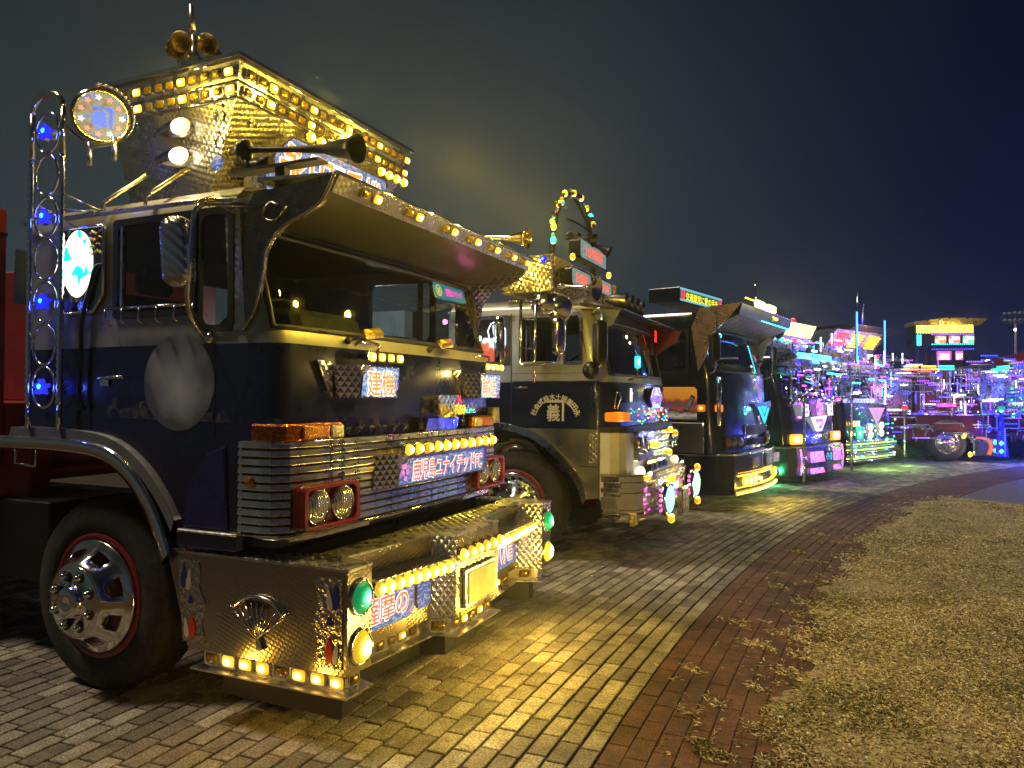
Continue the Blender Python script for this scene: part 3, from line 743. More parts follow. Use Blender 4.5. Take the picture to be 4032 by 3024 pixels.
def grass():
    rs = np.random.RandomState(5)
    cd = np.array([-math.sin(R(24.13)), math.cos(R(24.13))]); rd = np.array([math.cos(R(24.13)), math.sin(R(24.13))])
    def edge(y): return CX - np.sqrt(np.maximum((RB - 0.66) ** 2 - (y - CY) ** 2, 1.0))
    pts = []
    for d0, d1, n in ((3.0, 4.2, 62000), (4.2, 6.0, 72000), (6.0, 9.0, 62000), (9.0, 14.0, 42000), (14.0, 26.0, 26000)):
        d = np.sqrt(rs.uniform(d0 ** 2, d1 ** 2, n)); l = rs.uniform(-0.05, 0.78, n) * d
        x = d * cd[0] + l * rd[0]; y = d * cd[1] + l * rd[1]
        # ragged edge: grass creeps over the red band in runners and tufts
        nz = (np.sin(x * 9.1 + y * 3.7) + np.sin(x * 5.3 - y * 11.7 + 1.3) + np.sin(y * 23.0 + x * 17.0) * 0.7 + np.sin(x * 31 + y * 13) * 0.5) * 0.5
        s = x - edge(y)
        joint = np.minimum(np.abs(((s / 0.107) % 1.0) - 0.5) * 2, 1)   # 1 on a joint
        n2 = (np.sin(x * 4.1 - y * 2.2 + 0.7) + np.sin(x * 2.7 + y * 5.9) + np.sin(y * 13.0 - x * 8.0)) * 0.4
        keep = (s > 0.06 + 0.20 * nz + 0.16 * n2) | ((s > -0.50 + 0.25 * n2) & (nz > 0.62)) | ((s > -0.52) & (joint > 0.90) & (nz + n2 > 0.25))
        bare = (np.sin(x * 2.3 + 1.0) * np.sin(y * 1.9 + 0.4) + 0.35 * nz) > 0.86
        keep &= ~(bare & (rs.rand(n) < 0.7))
        keep &= (y < 14.2 - 0.45 * (x - 1.2) + 0.25 * n2)
        keep &= ~((s < 0.35) & (rs.rand(n) > 0.30 + 1.6 * np.clip(s + 0.12, 0, 1)) & (nz < 0.9))
        pts.append(np.stack([x[keep], y[keep], d[keep]], 1))
    P = np.concatenate(pts); n = len(P)
    far = np.clip(P[:, 2] / 4.0, 1, 3.5)
    ang = rs.uniform(0, 2 * np.pi, n); lean = rs.uniform(0, 2 * np.pi, n)
    hgt = rs.uniform(0.003, 0.013, n) * (0.8 + 0.2 * far); ln = rs.uniform(0.012, 0.045, n); w = rs.uniform(0.0010, 0.0020, n) * far
    b0 = np.stack([P[:, 0], P[:, 1], np.full(n, 0.001)], 1)
    sd = np.stack([np.cos(ang) * w, np.sin(ang) * w, np.zeros(n)], 1)
    dx = np.stack([np.cos(lean) * ln, np.sin(lean) * ln, np.zeros(n)], 1)
    v = np.empty((n, 4, 3)); v[:, 0] = b0 - sd; v[:, 1] = b0 + sd
    v[:, 2] = b0 + dx * 0.5 + sd * 0.8; v[:, 2, 2] += hgt
    v[:, 3] = b0 + dx; v[:, 3, 2] += hgt * 0.7
    me = bpy.data.meshes.new('grass'); me.vertices.add(4 * n); me.vertices.foreach_set('co', v.ravel())
    idx = np.arange(n) * 4
    tri = np.stack([idx, idx + 1, idx + 2, idx, idx + 2, idx + 3], 1).ravel()
    me.loops.add(6 * n); me.loops.foreach_set('vertex_index', tri)
    me.polygons.add(2 * n); me.polygons.foreach_set('loop_start', np.arange(2 * n) * 3)
    me.update(calc_edges=True)
    def gm(nt, b):
        g = N(nt, 'ShaderNodeNewGeometry')
        n1 = N(nt, 'ShaderNodeTexNoise', {'Vector': g.outputs['Position'], 'Scale': 1.3, 'Detail': 4.0})
        k = MA(nt, 'ADD', MA(nt, 'MULTIPLY', g.outputs['Random Per Island'], 0.75), MA(nt, 'MULTIPLY', MA(nt, 'SUBTRACT', n1.outputs[0], 0.5), 1.3))
        nt.links.new(ramp(nt, k, [(0.0, (0.10, 0.12, 0.03)), (0.14, (0.26, 0.24, 0.08)), (0.30, (0.52, 0.42, 0.21)), (0.75, (0.80, 0.67, 0.40))]), b.inputs['Base Color'])
        b.inputs['Roughness'].default_value = 0.8
    me.materials.append(mat('dry_grass', gm))
    o = bpy.data.objects.new('grass', me); COL.objects.link(o)
    tag(o, 'short straw coloured lawn creeping over the red paving band', 'grass'); o['kind'] = 'stuff'
    # earth under the lawn
    mb = MB(); ys = [-6 + 0.5 * k for k in range(41)]
    e = lambda y: CX - math.sqrt((RB - 0.655) ** 2 - (y - CY) ** 2)
    vs = []; rj = random.Random(6); ys0 = ys; ys = [-6 + 0.04 * k for k in range(int((ys0[-1] + 6) / 0.04))]; w_ = 0.0
    for y in ys:
        w_ = 0.8 * w_ + rj.uniform(-0.05, 0.05); e = (lambda w_: lambda y: CX - math.sqrt((RB - 0.80) ** 2 - (y - CY) ** 2) + 0.05 * math.sin(y * 7.1) + 0.06 * math.sin(y * 2.3 + 1) + w_)(w_)
        vs += [(e(y), y, 0.004), (max(e(y) + 0.01, min(80, 1.2 + (14.2 - y) / 0.45)), y, 0.004)]
    e = lambda y: CX - math.sqrt((RB - 0.655) ** 2 - (y - CY) ** 2)
    mb.add(vs, [(2 * i, 2 * i + 1, 2 * i + 3, 2 * i + 2) for i in range(len(ys) - 1)])
    sb = MB(); vs = []
    for y in ys: vs += [(CX - math.sqrt((RB - 0.004) ** 2 - (y - CY) ** 2), y, -0.0055), (e(y) + 0.5, y, -0.0055)]
    sb.add(vs, [(2 * i, 2 * i + 1, 2 * i + 3, 2 * i + 2) for i in range(len(ys) - 1)])
    def sbm(nt, b):
        n1 = N(nt, 'ShaderNodeTexNoise', {'Vector': objc(nt), 'Scale': 22.0, 'Detail': 8.0})
        nt.links.new(ramp(nt, n1.outputs[0], [(0.35, (0.055, 0.028, 0.016)), (0.65, (0.12, 0.058, 0.032))]), b.inputs['Base Color'])
    so = sb.build('joint_soil', mat('red_brown_soil', sbm, Roughness=0.95)); so['kind'] = 'structure'
    def eb(nt, b):
        n1 = N(nt, 'ShaderNodeTexNoise', {'Vector': objc(nt), 'Scale': 40.0, 'Detail': 8.0})
        n2 = N(nt, 'ShaderNodeTexNoise', {'Vector': objc(nt), 'Scale': 2.0, 'Detail': 5.0})
        k = MA(nt, 'ADD', MA(nt, 'MULTIPLY', n1.outputs[0], 0.6), MA(nt, 'MULTIPLY', n2.outputs[0], 0.4))
        nt.links.new(ramp(nt, k, [(0.35, (0.12, 0.095, 0.05)), (0.5, (0.30, 0.24, 0.12)), (0.65, (0.48, 0.39, 0.20))]), b.inputs['Base Color'])
        bump(nt, b, n1.outputs[0], 0.8, 0.02)
    o = mb.build('lawn', mat('thatch_earth', eb, Roughness=0.95)); o['kind'] = 'structure'
grass()
def plaza():
    mb = MB(); pts = [(1.2 + (14.2 - y) / 0.45, y) for y in (14.2, 4.0, -10.5)]
    mb.add([(-0.4, 14.25, -0.0075), (pts[1][0], pts[1][1], -0.0075), (pts[2][0], pts[2][1], -0.0075), (84, -10.5, -0.0075), (84, 26.45, -0.0075), (5.8, 26.45, -0.0075), (1.6, 17.5, -0.0075)], [(0, 1, 2, 3, 4, 5, 6)])
    def f(nt, b):
        n = N(nt, 'ShaderNodeTexNoise', {'Vector': objc(nt), 'Scale': 6.0, 'Detail': 9.0, 'Roughness': 0.7})
        nt.links.new(ramp(nt, n.outputs[0], [(0.3, (0.07, 0.06, 0.06)), (0.7, (0.17, 0.15, 0.15))]), b.inputs['Base Color']); bump(nt, b, n.outputs[0], 0.4, 0.01)
    o = mb.build('plaza', mat('worn_asphalt', f, Roughness=0.7)); o['kind'] = 'structure'
plaza()
# far asphalt yard beyond the paving
def yard():
    mb = MB(); mb.add([(-60, 26.5, -0.006), (84, 26.5, -0.006), (84, 96, -0.006), (-60, 96, -0.006)], [(0, 1, 2, 3)])
    def f(nt, b):
        n = N(nt, 'ShaderNodeTexNoise', {'Vector': objc(nt), 'Scale': 3.0, 'Detail': 8.0})
        nt.links.new(ramp(nt, n.outputs[0], [(0.3, (0.06, 0.055, 0.05)), (0.7, (0.13, 0.12, 0.11))]), b.inputs['Base Color'])
    o = mb.build('yard', mat('asphalt', f, Roughness=0.85)); o['kind'] = 'structure'
yard()

# ------------------------------------------------------------------ truck 1: the near decorated tipper
def truck_near():
    T = thing('decorated_truck', 'nearest navy and silver decorated truck with amber lamps and stepped steel bumper', 'truck', (-2.45, 2.76, 0))
    W = 2.32
    # --- cab shell
    lv = [(0.93, -0.03, 0.03, 0.10, 0.03, 0), (1.39, 0.0, 0.0, 0.10, 0.03, 0), (1.50, 0.0, 0.0, 0.10, 0.03, 0), (1.865, 0.0, 0.0, 0.11, 0.035, 1), (1.945, -0.03, 0.0, 0.13, 0.035, 1),
          (2.04, -0.055, 0.0, 0.14, 0.035, 1), (2.42, -0.165, 0.0, 0.15, 0.03, 1), (2.52, -0.20, 0.012, 0.16, 0.03, 1), (2.60, -0.23, 0.03, 0.17, 0.02, 1), (2.66, -0.28, 0.09, 0.2, 0.02, 1), (2.69, -0.42, 0.24, 0.2, 0.01, 1)]
    lv2 = [l for l in lv if l[0] > 1.4]
    back, sx = -1.86, [-1.52, -1.19, -1.10, -0.53, -0.50, -0.30]
    # levels: 0=1.50 1=1.865 2=1.945 3=2.04 4=2.42 5=2.52
    holes = [(3, 3, 5), (5, 2, 5)]
    lvh = [l if l[0] != 2.04 else l for l in lv2]
    cab(T, W, back, sx, lvh, holes, [navy, silver], (2, 4, 3), rear=(3, 4))
    # lower nose behind the grille and side skin over the wheel arch
    nose = MB()
    nose.prism([(-0.60, 0.03), (-0.03, 0.03), (-0.03, W - 0.03), (-0.60, W - 0.03)], 'z', 0.86, 0.95)
    nose.prism([(-0.4, 0.1), (-0.06, 0.1), (-0.06, W - 0.1), (-0.4, W - 0.1)], 'z', 0.70, 0.86)
    nose.build('lower_valance', navy, T, bevel=0.02)
    arch = arc_pts([(-1.86, 1.40), (-1.25, 1.38), (-0.98, 1.29), (-0.78, 1.12), (-0.64, 0.93)], 4)
    sk = MB()
    for y0, y1 in ((0.0, 0.04), (W - 0.04, W)):
        sk.prism([(-0.02, 0.93), (-0.02, 1.50), (-1.86, 1.50)] + arch, 'y', y0, y1)
    sk.prism([(-0.02, 0.04), (-0.06, 0.04), (-0.06, W - 0.04), (-0.02, W - 0.04)], 'z', 1.36, 1.50)
    sk.build('side_skin', navy, T)
    ft = MB(); ft.box(-1.84, -0.1, 0.05, W - 0.05, 1.44, 1.47); ft.build('cab_floor', blackp, T)
    # crease bulge of blue skin between arch and grille
    bl = MB(); bl.prism([(-0.60, 0.95), (-0.56, 1.16), (-0.44, 1.32), (-0.32, 1.36), (-0.30, 0.95)], 'y', -0.014, 0.0)
    bl.build('corner_panel', mat('blue_paint', dirty((0.006, 0.010, 0.10), 0.2, 0.4, 3, 0.3, 0.0, 0.6)), T, bevel=0.012)
    # door seams, handle, trim
    dm = MB()
    for x in (-1.30, -0.40):
        dm.box(x - 0.004, x + 0.004, -0.002, 0.001, 1.40, 1.86)
    dm.box(-1.30, -0.40, -0.002, 0.001, 1.862, 1.868)
    dm.build('door_seam', blackp, T)
    h = MB(); h.tube([(-1.22, -0.012, 1.700), (-1.205, -0.032, 1.70), (-1.06, -0.032, 1.705), (-1.03, -0.012, 1.705)], 0.009, 6); h.box(-1.22, -1.15, -0.012, 0, 1.655, 1.695)
    h.build('door_handle', chrome, T, bevel=0.004)
    rg = MB(); rg.tube([(-1.86, -0.012, 2.595), (-0.42, -0.012, 2.585), (-0.25, 0.03, 2.57), (-0.20, 0.15, 2.565)], 0.014, 6)
    rg.build('rain_gutter', brushed, T)
    # --- painted round emblem ground on the door (soft grey mural with a white surf line)
    def mural(nt, b):
        co = objc(nt); s = N(nt, 'ShaderNodeSeparateXYZ'); nt.links.new(co, s.inputs[0])
        n = N(nt, 'ShaderNodeTexNoise', {'Vector': co, 'Scale': 3.2, 'Detail': 3.0})
        r = N(nt, 'ShaderNodeVectorMath', {0: co}, operation='LENGTH').outputs['Value']
        k = MA(nt, 'ADD', MA(nt, 'MULTIPLY', n.outputs[0], 0.55), MA(nt, 'ADD', MA(nt, 'MULTIPLY', s.outputs[1], 0.35), MA(nt, 'MULTIPLY', r, -1.1)))
        nt.links.new(ramp(nt, k, [(0.0, (0.12, 0.135, 0.16)), (0.12, (0.34, 0.37, 0.42)), (0.30, (0.62, 0.66, 0.70))]), b.inputs['Base Color'])
    em_ = MB(); em_.add([(0.245 * math.cos(k * math.pi / 48), 0.245 * math.sin(k * math.pi / 48), 0.0015) for k in range(96)], [list(range(96))])
    em_.build('door_emblem', mat('airbrushed_grey_moon', mural, Roughness=0.5), T, fr((-0.645, -0.0015, 1.675), NS))
    def surf(nt, b):
        co = objc(nt); n = N(nt, 'ShaderNodeTexNoise', {'Vector': co, 'Scale': 14.0, 'Detail': 8.0, 'Roughness': 0.7})
        nt.links.new(ramp(nt, n.outputs[0], [(0.46, (0.007, 0.011, 0.05)), (0.60, (0.13, 0.135, 0.11)), (0.75, (0.34, 0.34, 0.28))]), b.inputs['Base Color'])
    sm = MB(); rs = random.Random(2)
    top = [(-1.17 + 0.065 * k, 1.565 + rs.uniform(-0.02, 0.035) - 0.003 * k) for k in range(14)]
    sm.prism([(-1.16, 1.49)] + top + [(-0.28, 1.475)], 'y', -0.002, 0.0)
    sm.build('door_mural', mat('airbrushed_surf', surf, Roughness=0.5), T)
    # --- side glazing and quarter panel
    side_window(T, -1.10, -0.53, 2.04, 2.52, -0.002, 0.05, 0.02, blackp, glass_dk)
    side_window(T, -0.50, -0.30, 1.95, 2.52, -0.002, 0.05, 0.02, blackp, glass)
    clear = mat('clear_window_glass', glass_b((0.88, 0.90, 0.90)))
    side_window(T, -1.10, -0.53, 2.04, 2.52, W + 0.002, 0.05, 0.02, blackp, clear, True)
    side_window(T, -0.50, -0.30, 1.95, 2.52, W + 0.002, 0.05, 0.02, blackp, clear, True)
    for a_, b_ in ((-1.115, -1.09), (-1.068, -1.052), (-0.53, -0.50)): MB().box(a_, b_, -0.014, 0.0, 2.03, 2.52).build('window_post', brushed, T)
    qp = MB(); q = [(-1.52, 2.08), (-1.52, 2.53), (-1.20, 2.525), (-1.19, 2.50), (-1.195, 2.15), (-1.27, 2.06), (-1.50, 2.055)]
    qp.prism(q, 'y', -0.016, -0.002)
    qo = qp.build('quarter_panel', mat('dark_mirror_sheet', smudge(0.08, 0.25, 10, 0.4), **{'Base Color': (0.22, 0.2, 0.17), 'Metallic': 1.0}), T)
    qf = MB(); qf.tube([(a[0], -0.018, a[1]) for a in q], 0.009, 6, closed=True); qf.build('panel_frame', chrome, qo)
    def mask_b(nt, b):
        co = objc(nt); n = N(nt, 'ShaderNodeTexNoise', {'Vector': co, 'Scale': 9.0, 'Detail': 1.5})
        emis(nt, b, ramp(nt, n.outputs[0], [(0.0, (1, 1, 0.97)), (0.56, (1, 1, 0.97)), (0.575, (0.0, 0.55, 0.38)), (1.0, (0.0, 0.6, 0.4))]), 2.6)
    mk = MB(); mk.add([(0.125 * math.cos(a) * (1.0 if math.sin(a) > 0 else 0.82 + 0.18 * abs(math.cos(a))), 0.185 * math.sin(a), 0.002) for a in [k * math.pi / 16 for k in range(32)]], [list(range(32))])
    mk.build('glowing_panel_disc', mat('glowing_mask_film', mask_b), qo, fr((-1.40, -0.0165, 2.33), NS))
    gl = MB()
    for k in range(4):
        z = 2.49 - 0.035 * k; gl.tube([(-1.28 + 0.03 * math.sin(t * 1.3) + 0.0, -0.022, z) if False else (-1.30 + 0.02 * t, -0.022, z + 0.012 * math.sin(t * 1.7 + k)) for t in range(6)], 0.006, 4)
    gl.build('panel_scroll', scale_gold, qo)
    sill_rail(T, -1.13, -0.50, -0.05, 2.065)
    # snorkel-like bent tube
    tb = MB(); tb.tube(arc_pts([(-1.19, -0.02, 2.31), (-1.235, -0.03, 2.30), (-1.27, -0.03, 2.22), (-1.34, -0.03, 2.02), (-1.345, -0.03, 1.85), (-1.36, -0.03, 1.62), (-1.33, -0.03, 1.55), (-1.32, -0.02, 1.53)], 3), 0.011, 6)
    tb.build('air_pipe', darkmetal, T)
    # --- A-pillar scaled trim
    ap = MB(); ap.prism([(-0.30, 1.93), (-0.20, 1.93), (-0.245, 2.53), (-0.34, 2.53)], 'y', -0.008, 0.0); ap.build('pillar_trim', scale_big, T)
    # --- interior
    dash = MB(); dash.prism([(-0.55, 1.50), (-0.08, 1.50), (-0.10, 1.93), (-0.40, 1.98), (-0.52, 1.90)], 'y', 0.06, W - 0.06)
    dash.build('dashboard', blackp, T, bevel=0.02)
    cow = MB(); cow.prism([(-0.46, 1.95), (-0.16, 1.93), (-0.22, 2.08), (-0.42, 2.09)], 'y', 0.35, 0.95); cow.build('instrument_cowl', mat('olive_vinyl', dirty((0.09, 0.085, 0.02), 0.5, 0.7, 20)), T, bevel=0.04)
    for y in (0.25, 1.50): seat(T, -1.25, y, redcloth if y < 1 else redcloth)
    steering_wheel(T, (-0.62, 0.52, 2.02))
    ir = MB(); ir.box(-1.83, -1.80, 0.05, W - 0.05, 1.5, 2.05); ir.box(-1.83, -0.4, 0.06, W - 0.06, 2.60, 2.62); ir.build('cab_lining', brown_trim, T)
    # pennants hanging inside the screen
    pn = MB(); pn.box(-0.30, -0.298, 1.68, 1.74, 2.02, 2.20); pn.box(-0.32, -0.318, 1.76, 1.83, 2.04, 2.22); pn.box(-0.36, -0.35, 1.84, 1.90, 1.95, 2.45); pn.build('pennant', blackp, T)
    # LED notice behind the screen, top far corner
    s = sign(T, fr((-0.17, 1.96, 2.36), (1, 0, 0.25)), 0.46, 0.115, '', mat('led_notice_film', lambda nt, b: emis(nt, b, (0.02, 0.35, 0.42), 0.9)), ink_red, depth=0.012, name='led_notice')
    lettering('鹿児島ユナイテッド', 0.24, 0.06, Matrix.Translation((0.07, 0, 0)), em('pink_led_lettering', (1.0, 0.06, 0.45), 2.2), s, off=0.02, z=0.004)
    u = MB(); u.lathe([(0.043, 0.004), (0.034, 0.004)], Matrix.Translation((-0.15, 0, 0)), 20); u.box(-0.165, -0.158, -0.02, 0.02, 0.003, 0.006); u.box(-0.142, -0.135, -0.02, 0.02, 0.003, 0.006); u.box(-0.165, -0.135, -0.022, -0.014, 0.003, 0.006)
    u.build('round_emblem', ink_yellow, s)
    # --- sun visor with cheek plates
    wing = arc_pts([(-0.217, 1.925), (-0.14, 2.014), (-0.095, 2.17), (-0.067, 2.315), (0.041, 2.411), (0.16, 2.455), (0.26, 2.51), (0.331, 2.633)], 4) + [(0.20, 2.618), (-0.155, 2.59), (-0.205, 2.523), (-0.21, 2.27)]
    v = wing_visor(T, W, wing, 2.635, 0.333, 0.085)
    sw = MB()
    sw.tube([(x, -0.014, z) for x, z in arc_pts([(-0.217, 1.925), (-0.14, 2.014), (-0.095, 2.17), (-0.067, 2.315), (0.041, 2.411), (0.16, 2.455), (0.26, 2.51), (0.331, 2.633)], 4)], 0.008, 5)
    sw.tube(arc_pts([(0.06, -0.014, 2.50), (-0.02, -0.014, 2.44), (-0.09, -0.014, 2.47), (-0.05, -0.014, 2.53), (0.0, -0.014, 2.51)], 4), 0.007, 5)
    sw.build('cheek_trim', scale_fine, v)
    sp = MB(); sp.ball((0, 0, 0), 0.02)
    for i, (y, lit) in enumerate([(q + d_, d_ == 0) for q in (0.34, 0.74, 1.14, 1.45, 1.74, 2.02, 2.25) for d_ in (-0.10, 0)]):
        lamp(T, fr((0.333 - 0.022 + 0.006, y, 2.594), (1, 0, -0.5)), 'amber', lit, 'rect', 0.95)
    cl_ = MB(); cl_.prism(wing, 'y', W - 0.020, W - 0.013); cl_.build('cheek_lining', quilted, v)
    glow_light(T, (0.06, W - 0.22, 2.26), 0.8, (1.0, 0.12, 0.45))
    # --- roof display box
    top, b_ = 3.47, 2.70
    c = [(-0.585, 0.33), (-0.585, 2.06), (-1.62, 2.06), (-1.62, 0.33)]
    m_ = [(-0.63, 0.355), (-0.63, 2.035), (-1.62, 2.035), (-1.62, 0.355)]
    d = [(-0.95, 0.45), (-0.95, 1.94), (-1.55, 1.94), (-1.55, 0.45)]
    bx = MB(); bx.v = [(x, y, top) for x, y in c] + [(x, y, 3.265) for x, y in m_] + [(x, y, b_) for x, y in d]
    for i in range(4):
        j = (i + 1) % 4
        bx.f += [[i, 4 + i, 4 + j, j], [4 + i, 8 + i, 8 + j, 4 + j]]; bx.mi += [1, 0]; bx.sm += [False, False]
    bx.f += [[0, 1, 2, 3], [8, 9, 10, 11][::-1]]; bx.mi += [1, 1]; bx.sm += [False, False]
    B = bx.build('roof_display_box', [scale_big, brushed], T)
    lp = MB()
    lp.prism([(-0.555, 0.30), (-0.555, 2.09), (-1.65, 2.09), (-1.65, 0.30)], 'z', 3.47, 3.492)
    for z in (3.462, 3.352, 3.268):
        o_ = (z - 3.265) / 0.2
        xf, yn = -0.63 + 0.045 * o_, 0.355 - 0.025 * o_
        lp.tube([(-1.62, yn - 0.006, z), (xf + 0.006, yn - 0.006, z), (xf + 0.006, 2.39 - yn + 0.006, z), (-1.62, 2.39 - yn + 0.006, z)], 0.008, 5)
    lp.build('roof_box_trim', chrome, T)
    nf, nn = (1, 0, 0.0), (0.0, -1, 0)
    for r_, z in enumerate((3.405, 3.312)):
        o_ = (z - 3.265) / 0.2; xf, yn = -0.63 + 0.045 * o_ + 0.004, 0.355 - 0.025 * o_ - 0.004
        for k in range(19):
            lamp(T, fr((xf, 0.42 + 0.0905 * k, z), (1, 0, -0.22)), 'yellow' if k % 4 == (2, 2)[r_] else 'amber', k % 4 == (2, 2)[r_], 'rect', 0.98)
        for k in range(11):
            lamp(T, fr((-0.66 - 0.0905 * k, yn, z), (0, -1, -0.12)), 'yellow' if k % 4 == 0 else 'amber', k % 4 == 0, 'rect', 0.98)
    # edge scrolls in raised chrome
    sc = MB()
    rs = random.Random(4)
    def curl(cx, cz, s, fl, x=None, y=None):
        P = [(s * (0.9 - 0.11 * t) * math.cos(t * 0.6) * fl, s * 1.5 * (0.9 - 0.11 * t) * math.sin(t * 0.6)) for t in range(8)]
        if x is None: return [(cx + p[0], y, cz + p[1]) for p in P]
        return [(x, cx + p[0], cz + p[1]) for p in P]
    for i in range(3):
        z = 3.17 - 0.14 * i; f_ = (3.265 - z) / 0.565
        sc.tube(curl(-0.70 - 0.32 * f_ * 0.6 - 0.02, z, 0.055, 1 if i % 2 else -1, y=0.355 + 0.095 * f_ - 0.008), 0.007, 5)
        for sgn, yy in ((1, 0.52), (-1, 1.90)):
            sc.tube(curl(yy, z, 0.05, sgn, x=-0.63 - 0.32 * f_ + 0.012), 0.007, 5)
    sc.build('chrome_scroll', chrome, B)
    # teardrop side lamps
    for (x, z) in ((-1.06, 3.155), (-1.10, 3.00)):
        f_ = (3.265 - z) / 0.565; y = 0.355 + 0.095 * f_ - 0.012
        mb = MB(); sh = [(0.15 * math.cos(a) * (1 if math.cos(a) > 0 else 1.9), 0.058 * math.sin(a) * (1 if math.cos(a) > 0 else 1 - 0.35 * abs(math.cos(a)))) for a in [k * math.pi / 12 for k in range(24)]]
        sh = [(p[0] * 0.62, p[1]) for p in sh]
        n = 24; mb.add([(p[0], p[1], 0) for p in sh] + [(p[0] * 0.9, p[1] * 0.86, 0.03) for p in sh], [(i, (i + 1) % n, n + (i + 1) % n, n + i) for i in range(n)] + [list(range(n, 2 * n))], True)
        o = mb.build('teardrop_lamp', chrome, T, fr((x, y, z), (0, -1, -0.1)))
        g = MB(); g.lathe([(0.062, 0.028), (0.060, 0.042), (0.045, 0.06), (0.02, 0.07), (0.0008, 0.072)], Matrix.Translation((0.035, 0, 0)) @ Matrix.Diagonal((1.15, 0.8, 1, 1)), 16)
        g.build('lens', LIT['white'], o)
    glow_light(T, (-1.0, 0.02, 3.06), 9, (1.0, 0.78, 0.36), 0.05)
    # small sign panel, scroll hardware on the side
    pb = MB(); pb.lathe([(0.045, 0.0), (0.04, 0.006), (0.001, 0.008)], n=16); pb.build('blue_badge', bg_wave, T, fr((-0.80, 0.385, 2.93), NS))
    for (x, z, m__) in ((-0.735, 3.24, UNLIT['red']), (-0.78, 3.10, UNLIT['red']), (-0.86, 2.93, UNLIT['red'])):
        q_ = MB(); q_.ball((x, 0.36 + (3.265 - z) * 0.17 - 0.005, z), 0.012); q_.build('stud', m__, T)
    # front lightbox: 永田 / crest / 重機
    sh = [(-0.62, -0.19), (0.62, -0.19), (0.66, -0.05), (0.55, 0.17), (-0.44, 0.17), (-0.56, 0.06), (-0.64, -0.10)]
    F = sign(T, fr((-0.60, 1.20, 3.0), (1, 0, -0.12)), 1.2, 0.22, '', bg_wave, ink_red, shape=sh, depth=0.16, name='roof_lightbox')
    for tx, t_, w_ in ((-0.29, '永田', 0.42), (0.30, '重機', 0.36)):
        D = Matrix.Translation((tx, 0.0, 0))
        lettering(t_, w_ * 1.15, 0.25, D, ink_white, F, 'lettering_outline', 0.055, 0.003, 0.001)
        lettering(t_, w_ * 1.15, 0.25, D, ink_orange, F, 'lettering', 0.014, 0.0055, 0.001)
    e = MB(); e.prism([(-0.06, 0.12), (0.08, 0.12), (0.08, -0.10), (0.055, -0.10), (0.055, 0.095), (-0.06, 0.095)], 'z', 0.003, 0.006); e.build('crest_bracket', ink_white, F)
    lettering('義', 0.10, 0.17, Matrix.Translation((-0.005, -0.02, 0)), ink_white, F, 'crest', 0.02, 0.003)
    for y0 in (0.93, 1.70): row(T, (-0.60, y0, 3.225), (-0.60, y0 + 0.30, 3.225), 4, (1, 0, -0.2), 'yellow', kind='round', s=1.25)
    # --- roof horns, aerial horn cluster
    for x, y, z in ((-1.27, 0.56, 3.78), (-1.10, 0.60, 3.75), (-1.36, 0.60, 3.77)):
        horn(T, (x - 0.10, y + 0.15, z + 0.01), (x + 0.03, y - 0.04, z - 0.01), 0.066, mat('aged_brass', smudge(0.2, 0.4), **{'Base Color': (0.50, 0.38, 0.16), 'Metallic': 1.0}), 0.05, 'roof_horn')
    mt = MB(); mt.cyl((-1.25, 0.62, 3.49), (-1.25, 0.62, 3.85), 0.016); mt.box(-1.32, -1.16, 0.57, 0.67, 3.64, 3.69); mt.cyl((-1.25, 0.62, 3.85), (-1.26, 0.62, 3.91), 0.013, 0.018); mt.cyl((-1.26, 0.62, 3.88), (-1.275, 0.62, 4.05), 0.022, 0.014); mt.build('horn_mast', brushed, T)
    # --- trumpets over the visor
    H = horn(T, (-0.36, 0.14, 2.87), (0.34, 0.14, 2.785), 0.072, darkmetal, 0.052)
    bk = MB(); bk.box(-0.42, 0.14, 0.10, 0.18, 2.745, 2.76); bk.box(-0.14, -0.08, 0.12, 0.16, 2.60, 2.745); bk.cyl((-0.33, 0.14, 2.76), (-0.33, 0.14, 2.85), 0.02); bk.cyl((-0.30, 0.14, 2.79), (-0.18, 0.14, 2.79), 0.026); bk.build('horn_bracket', darkmetal, T)
    brass = mat('polished_brass', smudge(0.08, 0.2), **{'Base Color': (0.85, 0.66, 0.22), 'Metallic': 1.0})
    horn(T, (-0.10, 2.14, 2.80), (0.37, 2.14, 2.745), 0.075, brass, 0.02)
    b2 = MB(); b2.cyl((0.10, 2.14, 2.62), (0.10, 2.14, 2.78), 0.012); b2.tube(arc_pts([(0.10, 2.14, 2.66), (0.15, 2.10, 2.72), (0.22, 2.10, 2.70), (0.24, 2.12, 2.62)], 3), 0.009); b2.build('horn_bracket', brass, T)
    # --- wing mirror and its bow, near side
    mi = MB(); mi.tube(arc_pts([(-0.27, 0.02, 2.50), (-0.30, -0.12, 2.53), (-0.33, -0.19, 2.49), (-0.345, -0.20, 2.40), (-0.36, -0.20, 2.20), (-0.40, -0.17, 2.03), (-0.43, -0.06, 1.92), (-0.43, 0.0, 1.90)], 3), 0.013, 7)
    mi.tube([(-0.16, -0.02, 2.52), (-0.34, -0.17, 2.52)], 0.010, 6); mi.box(-0.40, -0.345, -0.215, -0.185, 2.26, 2.32); mi.ball((-0.43, -0.005, 1.895), 0.03); mi.build('mirror_bow', chrome, T)
    oval_mirror(T, fr((-0.44, -0.19, 2.29), (0.35, -0.94, 0), roll=R(4)), 0.145, 0.34)
    fe = MB(); rs = random.Random(9)
    for k in range(22): fe.tube([(-0.33, -0.19, 2.53), (-0.33 + rs.uniform(0.0, 0.17), -0.19 + rs.uniform(-0.05, 0.05), 2.52 + rs.uniform(-0.03, 0.012))], 0.003, 3)
    fe.build('gold_tinsel', brass, T)
